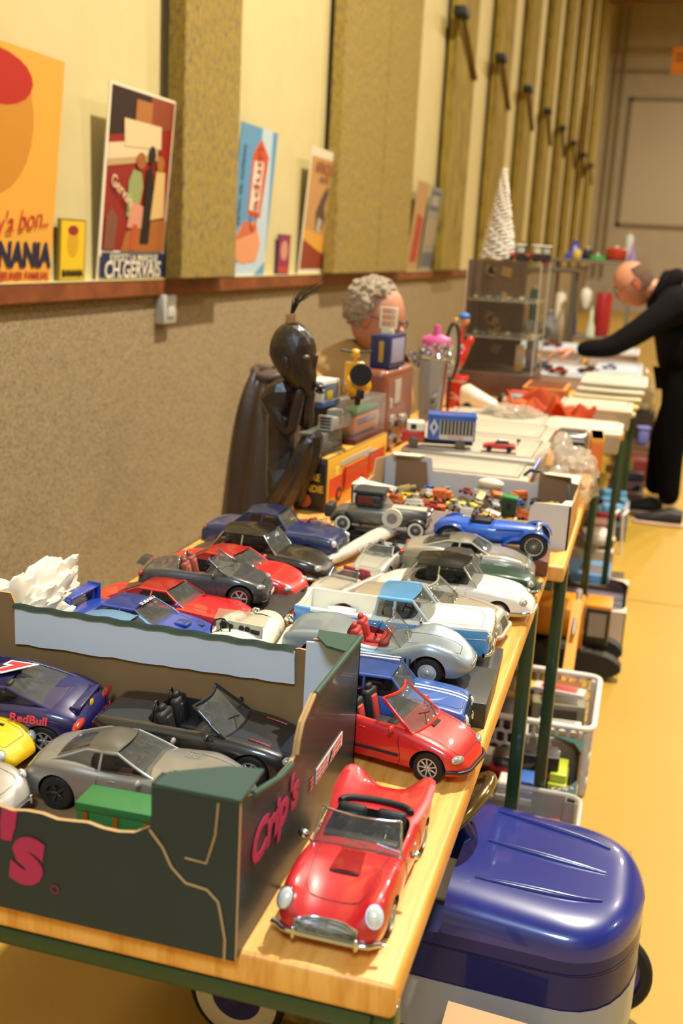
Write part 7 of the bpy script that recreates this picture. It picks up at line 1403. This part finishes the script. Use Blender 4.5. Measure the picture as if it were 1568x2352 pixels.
for x in (-.048, .05):
    for s in (1, -1):
        b = BM(); lathe(b, [(.004, -.005), (.014, -.005), (.014, .005), (.006, .005), (.0, .003)], 18, Matrix.Translation((x, s*.024, .014)) @ Matrix.Rotation(PI/2*s, 4, 'X')); lathe(b, [(0, .0), (.007, -.0055), (.008, -.0052)], 16, Matrix.Translation((x, s*.024, .014)) @ Matrix.Rotation(PI/2*s, 4, 'X'), 1); link('wheel', b, [RUBBER, mat('b8b8b4', .3, .6)], fe, 40)
for i, (x, y, c_, lb) in enumerate(((-.31, 2.0, 'b82420', 'red toy van low at the left in the clear tub'), (-.22, 2.12, 'c83028', 'red toy truck at the back of the clear tub'), (-.29, 2.14, '2a2828', 'black toy car at the back left of the clear tub'))):
    q = minicar('toy_truck', lb, 'toy truck', .12, c_, None, 'truck', 'toys in the clear tub'); q.location = (x, y, .006); q.rotation_euler = (0, 0, rr(0, 3))
t = thing('grey_card', 'grey cardboard sheet leaning over the clear tub behind the steering wheel', 'cardboard sheet', (-.30, 1.945, .0)); b = BM(); prism(b, [(-.16, .12), (.14, .02), (.14, .20), (.06, .23), (-.16, .34)], .003, Matrix(((1, 0, 0, 0), (0, .25, 1, -.06), (0, 1, 0, 0), (0, 0, 0, 1)))); link('sheet', b, mat('a09a94', .8), t, 0)
b = BM(); box(b, (0, -.02, .03), (.20, .02, .05)); link('folded_foot', b, mat('8c8680', .8), t, 0)
cbox('brown_board', 'brown hardboard sheet end sticking out beside the pedal car nose', 'board', (.02, 1.95, 0), (.12, .03, .235), '9a5c2c', -.25, .001, None, [('paint_mark', (0, -.0155, .2), (.1, .001, .03), '8a4c20')])
# ------------------------------------------------------------ green carton of toys
def carton(label, c, s, colo, coli, group=None, flaps=(), cut=.55, name='cardboard_carton'):
    t = thing(name, label, 'carton', c, 0, group); w, l, h = s; m0, m1 = mat(colo, .6), mat(coli, .8)
    for nm_, pts, M in (('front_panel', w, Matrix(((1, 0, 0, -w/2), (0, 0, -1, -l/2+.004), (0, 1, 0, 0), (0, 0, 0, 1)))), ('back_panel', w, Matrix(((1, 0, 0, -w/2), (0, 0, 1, l/2-.004), (0, 1, 0, 0), (0, 0, 0, 1)))), ('right_panel', l, Matrix(((0, 0, 1, w/2-.004), (1, 0, 0, -l/2), (0, 1, 0, 0), (0, 0, 0, 1)))), ('left_panel', l, Matrix(((0, 0, -1, -w/2+.004), (1, 0, 0, -l/2), (0, 1, 0, 0), (0, 0, 0, 1))))):
        q = pts; P = [(0, 0), (q, 0), (q, h), (q-.07, h), (q-.085, h*cut), (.085, h*cut), (.07, h), (0, h)]; wallpoly(nm_, P, M, .004, m0, m1, t)
    b = BM(); box(b, (0, 0, .002), (w-.01, l-.01, .004)); link('bottom_panel', b, m1, t, 0)
    for sx_ in (1, -1):
        for sy_ in (1, -1):
            b = BM(); prism(b, [(0, 0), (-.08*sx_, 0), (-.02*sx_, -.03*sy_), (0, -.08*sy_)], .003, Matrix.Translation((sx_*w/2, sy_*l/2, h))); link('corner_flap', b, m0, t, 0)
    return t
gc = carton('green-cornered fruit carton full of toy vehicles, between the clear tub and the white basket', (-.22, 2.405, 0), (.36, .30, .17), '1f4a40', '7a6248')
textm("Crip's", .022, mat('d0b0a8', .5), gc, (.150, -.128, .1738), (1, .6, 0), (-.6, 1, 0), ext=.0003)
TT = [(-.150, 2.36, .088, .105, 'd8d8d4', '3a64b0', 'truck', 'white toy tanker with blue stripes, front row of the green-cornered carton'), (-.205, 2.36, .088, .09, 'dedad0', None, 'van', 'white rounded toy van, front left of the green-cornered carton'), (-.170, 2.455, .088, .17, 'b02424', '1c1a1a', 'truck', 'red toy lorry with a black load, middle of the green-cornered carton'),
      (-.088, 2.46, .088, .11, 'a8b02c', 'b8c034', 'van', 'lime green toy van at the right of the green-cornered carton'), (-.258, 2.39, .088, .09, '1c3a2a', None, 'car', 'dark green toy car at the left of the green-cornered carton'), (-.30, 2.47, .088, .12, '8a2420', None, 'truck', 'brown-red toy truck, rear left of the green-cornered carton'), (-.15, 2.515, .088, .12, '8c8c88', None, 'truck', 'grey toy lorry at the back of the green-cornered carton'),
      (-.265, 2.32, .088, .08, 'c0a884', None, 'car', 'beige toy jeep at the far left of the green-cornered carton'), (-.085, 2.37, .088, .05, 'c84038', 'e0d8cc', 'car', 'tiny red and white toy car at the front right of the green-cornered carton')]
for x, y, z, L_, c_, r_, kd, lb in TT:
    q = minicar('toy_truck' if kd == 'truck' else 'toy_van' if kd == 'van' else 'toy_car', lb, 'toy vehicle', L_, c_, r_, kd, 'toys in the green-cornered carton'); q.location = (x, y, z); q.rotation_euler = (0, 0, -1.57 if lb[:5] in ('white', 'lime ') else rr(2.9, 3.4))
b = BM(); box(b, (-.22, 2.405, .044), (.33, .27, .080)); o = link('newspaper_padding', b, mat('6a5c4a', .9), None, 0); tag(o, 'dark paper padding in the bottom of the green-cornered carton', 'padding')
t = thing('rubber_ring', 'black ribbed rubber ring with a grey disc lying on the red lorry', 'rubber ring', (-.165, 2.43, .155)); b = BM(); lathe(b, [(.010, -.006), (.022, -.006), (.024, 0), (.022, .006), (.010, .006), (.010, -.006)], 24, Matrix.Rotation(.9, 4, 'X')); link('tyre', b, RUBBER, t, 40); b = BM(); lathe(b, [(0, .004), (.010, .004), (.011, -.004), (0, -.004)], 20, Matrix.Rotation(.9, 4, 'X')); link('hub', b, mat('8a8a84', .4, .4), t, 40)
# ------------------------------------------------------------ white perforated basket
bk = thing('plastic_basket', 'white perforated plastic basket of boxed toys, next behind the green-cornered carton', 'basket', (-.20, 2.765, 0))
w_, l_, h_ = .36, .37, .19; wpl = mat('c9bfb4', .45, 0, .1)
path = []
for cxx, cyy, a0 in ((1, 1, 0), (-1, 1, PI/2), (-1, -1, PI), (1, -1, 3*PI/2)):
    for q in range(5): a = a0+PI/2*q/4; path.append((cxx*(w_/2-.03)+.03*math.cos(a), cyy*(l_/2-.03)+.03*math.sin(a)))
b = BM(); tube(b, [(x, y, h_) for x, y in path], .008, 8, closed=True); link('rim', b, mat('e0d6c8', .4), bk, 50)
b = BM(); hw3, hl3 = w_/2-.004, l_/2-.004
for (ax, n) in (('x', 11), ('y', 11)):
    for s in (1, -1):
        for r in range(5):
            for i in range(n):
                u = (i+.5+(.5 if r % 2 else 0))/(n+.5); z = .03+.034*r; rad = .016
                pts = []
                for q in range(12):
                    a = 2*PI*q/12; du = rad*math.cos(a); dz = rad*math.sin(a)*1.06; base_ = -(w_ if ax == 'x' else l_)/2+.02+u*((w_ if ax == 'x' else l_)-.04)
                    pts.append((base_+du, s*hl3, z+dz) if ax == 'x' else (s*hw3, base_+du, z+dz))
                tube(b, pts, .0032, 4, closed=True)
lat = link('lattice_wall', b, wpl, bk, 60); lat['kind'] = 'stuff'
b = BM(); box(b, (0, 0, .006), (w_-.02, l_-.02, .010), .003); link('base', b, wpl, bk, 30)
b = BM()
for x in (-.165, .165):
    for y in (-.17, .17): b = BM(); box(b, (x, y, .095), (.018, .018, .18), .004); link('corner_post', b, wpl, bk, 30)
BXS = [(-.125, 2.86, .08, .14, .05, .03, 'c8beb0', 'white toy box with a red bus picture, back right in the white basket', 'a8362e'), (-.12, 2.78, .075, .14, .055, .02, '7c745c', 'khaki toy box in the middle of the white basket', '3a3426'), (-.105, 2.66, .06, .11, .07, .02, 'cfc4b0', 'cream blister card at the front right of the white basket', '8a8a88'), (-.27, 2.74, .05, .09, .16, .04, '4a2420', 'dark red boxed toy at the left of the white basket', '241c1c'), (-.21, 2.88, .07, .05, .07, .05, '2c2a2a', 'black boxed toy at the back left of the white basket', 'c8a43a'), (-.20, 2.66, .04, .03, .12, .01, 'b8b0a8', 'thin printed card strip in the middle of the white basket', '8c7a78')]
for x, y, z, w2, l2, h2_, c_, lb, c2_ in BXS:
    cbox('toy_package', lb, 'toy package', (x, y, .012), (w2, l2, z+.085), c_, rr(-.15, .15), .002, 'boxed toys in the white basket', [('print', (0, 0, z+.086), (w2*.7, l2*.7, .002), c2_), ('window', (0, -l2/2-.0005, (z+.085)*.8), (w2*.7, .001, z*.5), c2_)])
# ------------------------------------------------------------ toy excavator
ex = thing('toy_excavator', 'large orange toy excavator with black rubber tracks on the floor behind the white basket', 'toy excavator', (-.13, 3.51, 0))
org = mat('d88a20', .4, 0, .3)
for s, x in ((1, .0), (1, -.0)):
    pass
for y in (-.075, .085):
    b = BM(); pts = [(.13*math.cos(a)*1.0+(.05 if math.cos(a) > 0 else -.05), .045*math.sin(a)+.047) for a in [2*PI*q/28 for q in range(28)]]
    prism(b, pts, .05, Matrix(((1, 0, 0, -.02), (0, 0, 1, y-.025), (0, 1, 0, 0), (0, 0, 0, 1))))
    tk = link('rubber_track', b, mat('1e1d18', .7), ex, 30)
    b = BM()
    for q in range(28): x, z = pts[q]; a = math.atan2(pts[(q+1) % 28][1]-z, pts[(q+1) % 28][0]-x); box(b, (x-.02, y, z), (.022, .052, .006), .001, 0, (0, -a, 0))
    link('track_pads', b, mat('2a2820', .7), tk, 0)
b = BM(); box(b, (-.02, .0, .075), (.14, .16, .05), .01); link('turntable', b, mat('2a2418', .6), ex, 40)
b = BM(); box(b, (-.06, .07, .155), (.18, .20, .11), .02); link('engine_deck', b, org, ex, 40)
cbb = BM(); box(cbb, (.075, -.0, .165), (.08, .12, .13), .01); cb2 = link('cab', cbb, mat('1c1a18', .4), ex, 40)
b = BM(); box(b, (.075, -.0, .235), (.084, .124, .014), .004); link('cab_roof', b, org, cb2, 40)
b = BM(); box(b, (.075, -.0615, .175), (.055, .002, .08)); link('cab_window', b, mat('8c8478', .2), cb2, 0)
b = BM()
prism(b, [(-.06, .12), (-.30, .33), (-.34, .335), (-.36, .31), (-.33, .28), (-.06, .07)], .034, Matrix(((0, 0, 1, .0), (1, 0, 0, 0), (0, 1, 0, 0), (0, 0, 0, 1)))); link('boom', b, org, ex, 30)
b = BM(); prism(b, [(-.32, .335), (-.36, .34), (-.56, .16), (-.545, .13), (-.52, .14)], .030, Matrix(((0, 0, 1, .002), (1, 0, 0, 0), (0, 1, 0, 0), (0, 0, 0, 1)))); link('stick', b, mat('e09a2c', .4, 0, .3), ex, 30)
b = BM(); tube(b, [(.017, -.10, .15), (.017, -.28, .35)], .009, 8); tube(b, [(.017, -.30, .345), (.017, -.46, .27)], .007, 8); link('hydraulic_ram', b, mat('a8a49c', .25, .8), ex, 50)
b = BM(); prism(b, [(-.50, .15), (-.58, .17), (-.61, .12), (-.58, .07), (-.52, .08)], .085, Matrix(((0, 0, 1, -.025), (1, 0, 0, 0), (0, 1, 0, 0), (0, 0, 0, 1)))); link('bucket', b, mat('a8641c', .5), ex, 30)
# ------------------------------------------------------------ cartons and boxes farther along the floor
c1 = carton('white carton with dark magazines, right of and behind the toy excavator', (-.115, 3.96, 0), (.30, .42, .13), 'cfc0aa', '6a5040', None, (), .75)
for k in range(4):
    cbox('magazine_row', '%s row of dark magazines in the white carton behind the excavator' % ['first', 'second', 'third', 'fourth'][k], 'magazines', (-.115, 3.83+.085*k, .006), (.27, .07, .085), ['5a5458', '64606a', '4e4a50', '5c5660'][k], 0, .003, 'magazine rows in the white carton', [('spine', (0, -.0355, .05), (.25, .001, .06), '7a7478')])
cbox('game_box', 'blue and yellow toy box with a red badge beyond the magazine carton', 'toy box', (-.125, 4.34, 0), (.17, .22, .12), '5c8ab0', .0, .003, None, [('yellow_front', (0, -.111, .03), (.165, .002, .05), 'd0b83a'), ('red_badge', (-.045, -.1125, .03), (.05, .002, .03), 'b03830'), ('window', (.02, -.03, .121), (.11, .12, .002), '6a6468')])
cbox('small_box', 'narrow dark box right of the blue and yellow one', 'box', (-.01, 4.36, 0), (.05, .14, .09), '5c4c34', 0, .003, None, [('box_print', (0, -.071, .05), (.03, .001, .04), 'a89a50')])
carton('plain white carton next beyond the blue and yellow toy box', (-.14, 4.70, 0), (.20, .28, .13), 'd4c4aa', 'b0a088', None, (), .9)
cbox('white_bag', 'rounded white bag lying on the plain white carton', 'bag', (-.12, 4.66, .14), (.13, .14, .06), 'e4d8c4', .2, .028, None, [('bag_handle', (0, 0, .062), (.06, .01, .006), 'd0c4b0', .002)])
fk = thing('toy_forklift', 'white and brown toy lift frame standing past the white bag', 'toy', (-.085, 5.10, 0)); b = BM(); box(b, (-.03, 0, .07), (.12, .12, .14), .006); link('body', b, mat('7a5444', .5), fk, 30)
b = BM()
for x in (.035, .075): tube(b, [(x, -.05, .0), (x-.01, -.05, .19), (x+.01, .0, .20)], .007, 6)
link('lift_frame', b, mat('d8d0c0', .4), fk, 40)
for i, (x, y, c_, r_, kd, L_, lb) in enumerate(((-.10, 5.42, 'b02420', '6aa8d0', 'truck', .16, 'red and light blue toy truck on the floor past the lift frame'), (-.10, 5.80, '7ab8dc', '5a9cc8', 'van', .17, 'light blue toy van on the floor under the fourth table'), (-.03, 6.25, '8a6a80', '34304a', 'truck', .20, 'mauve toy lorry farther along the floor'))):
    cbox('storage_box', '%s storage box on the floor carrying the %s' % (['dark', 'grey', 'brown'][i], ['red and blue toy truck', 'light blue toy van', 'mauve toy lorry'][i]), 'box', (x, y, 0), (.2, .26, .07), ['3a3a40', '8a8a94', '5a4634'][i], 0, .004, None, [('box_lid', (0, 0, .071), (.204, .264, .006), ['4a4a50', '9a9aa4', '6a5644'][i])])
    q = minicar('toy_truck' if kd == 'truck' else 'toy_van', lb, 'toy vehicle', L_, c_, r_, kd); q.location = (x, y, .075); q.rotation_euler = (0, 0, 3.3)
cbox('shopping_bag', 'dark red and olive bag standing on the floor by the man shoe', 'bag', (.0, 6.75, 0), (.16, .14, .17), '6a1c18', .2, .01, None, [('olive_side', (-.05, -.071, .09), (.06, .002, .15), '6a6a24')])
cbox('blue_pot', 'periwinkle blue toy pot on the brown crate beyond the red bag', 'pot', (.035, 7.1, .20), (.07, .07, .11), '6a70c0', .2, .02, None, [('pot_rim', (0, 0, .11), (.08, .08, .012), '7a80cc', .004)])
cbox('crate', 'brown wooden crate beyond the red bag on the floor', 'crate', (.01, 7.15, 0), (.30, .26, .20), '5a3c28', 0, .004, None, [('slat', (0, -.131, .15), (.29, .004, .04), '7a5438'), ('slat', (0, -.131, .07), (.29, .004, .04), '7a5438')])
cbox('green_cloth_box', 'dark green box on the floor far under the tables', 'box', (-.10, 7.9, 0), (.22, .25, .24), '1f4a34', 0, .02, None, [('box_lid', (0, 0, .24), (.23, .26, .012), '285a40', .004)])
bgm = glassy('b8a070', .45, .2)
crumple('plastic_bag', 'large clear plastic bag of toys left of the leaning man legs', 'plastic bag', (.0, 7.45, .36), (.10, .12, .16), 'b8a070', 4.4, 4, .25, bgm)
cbox('bag_contents', 'dark boxed toys inside the large clear bag', 'toys', (-.0, 7.45, .38), (.12, .12, .14), '3a2c1c', .2, .01, None, [('pale_box', (0, -.05, .03), (.08, .04, .04), 'c8b89c')])
cbox('crate', 'tall dark crate carrying the large clear bag', 'crate', (0, 7.45, 0), (.2, .22, .37), '241c14', 0, .004, None, [('slat', (0, -.111, .3), (.19, .003, .05), '34281c')])
# dark boxes in the shade below the tables
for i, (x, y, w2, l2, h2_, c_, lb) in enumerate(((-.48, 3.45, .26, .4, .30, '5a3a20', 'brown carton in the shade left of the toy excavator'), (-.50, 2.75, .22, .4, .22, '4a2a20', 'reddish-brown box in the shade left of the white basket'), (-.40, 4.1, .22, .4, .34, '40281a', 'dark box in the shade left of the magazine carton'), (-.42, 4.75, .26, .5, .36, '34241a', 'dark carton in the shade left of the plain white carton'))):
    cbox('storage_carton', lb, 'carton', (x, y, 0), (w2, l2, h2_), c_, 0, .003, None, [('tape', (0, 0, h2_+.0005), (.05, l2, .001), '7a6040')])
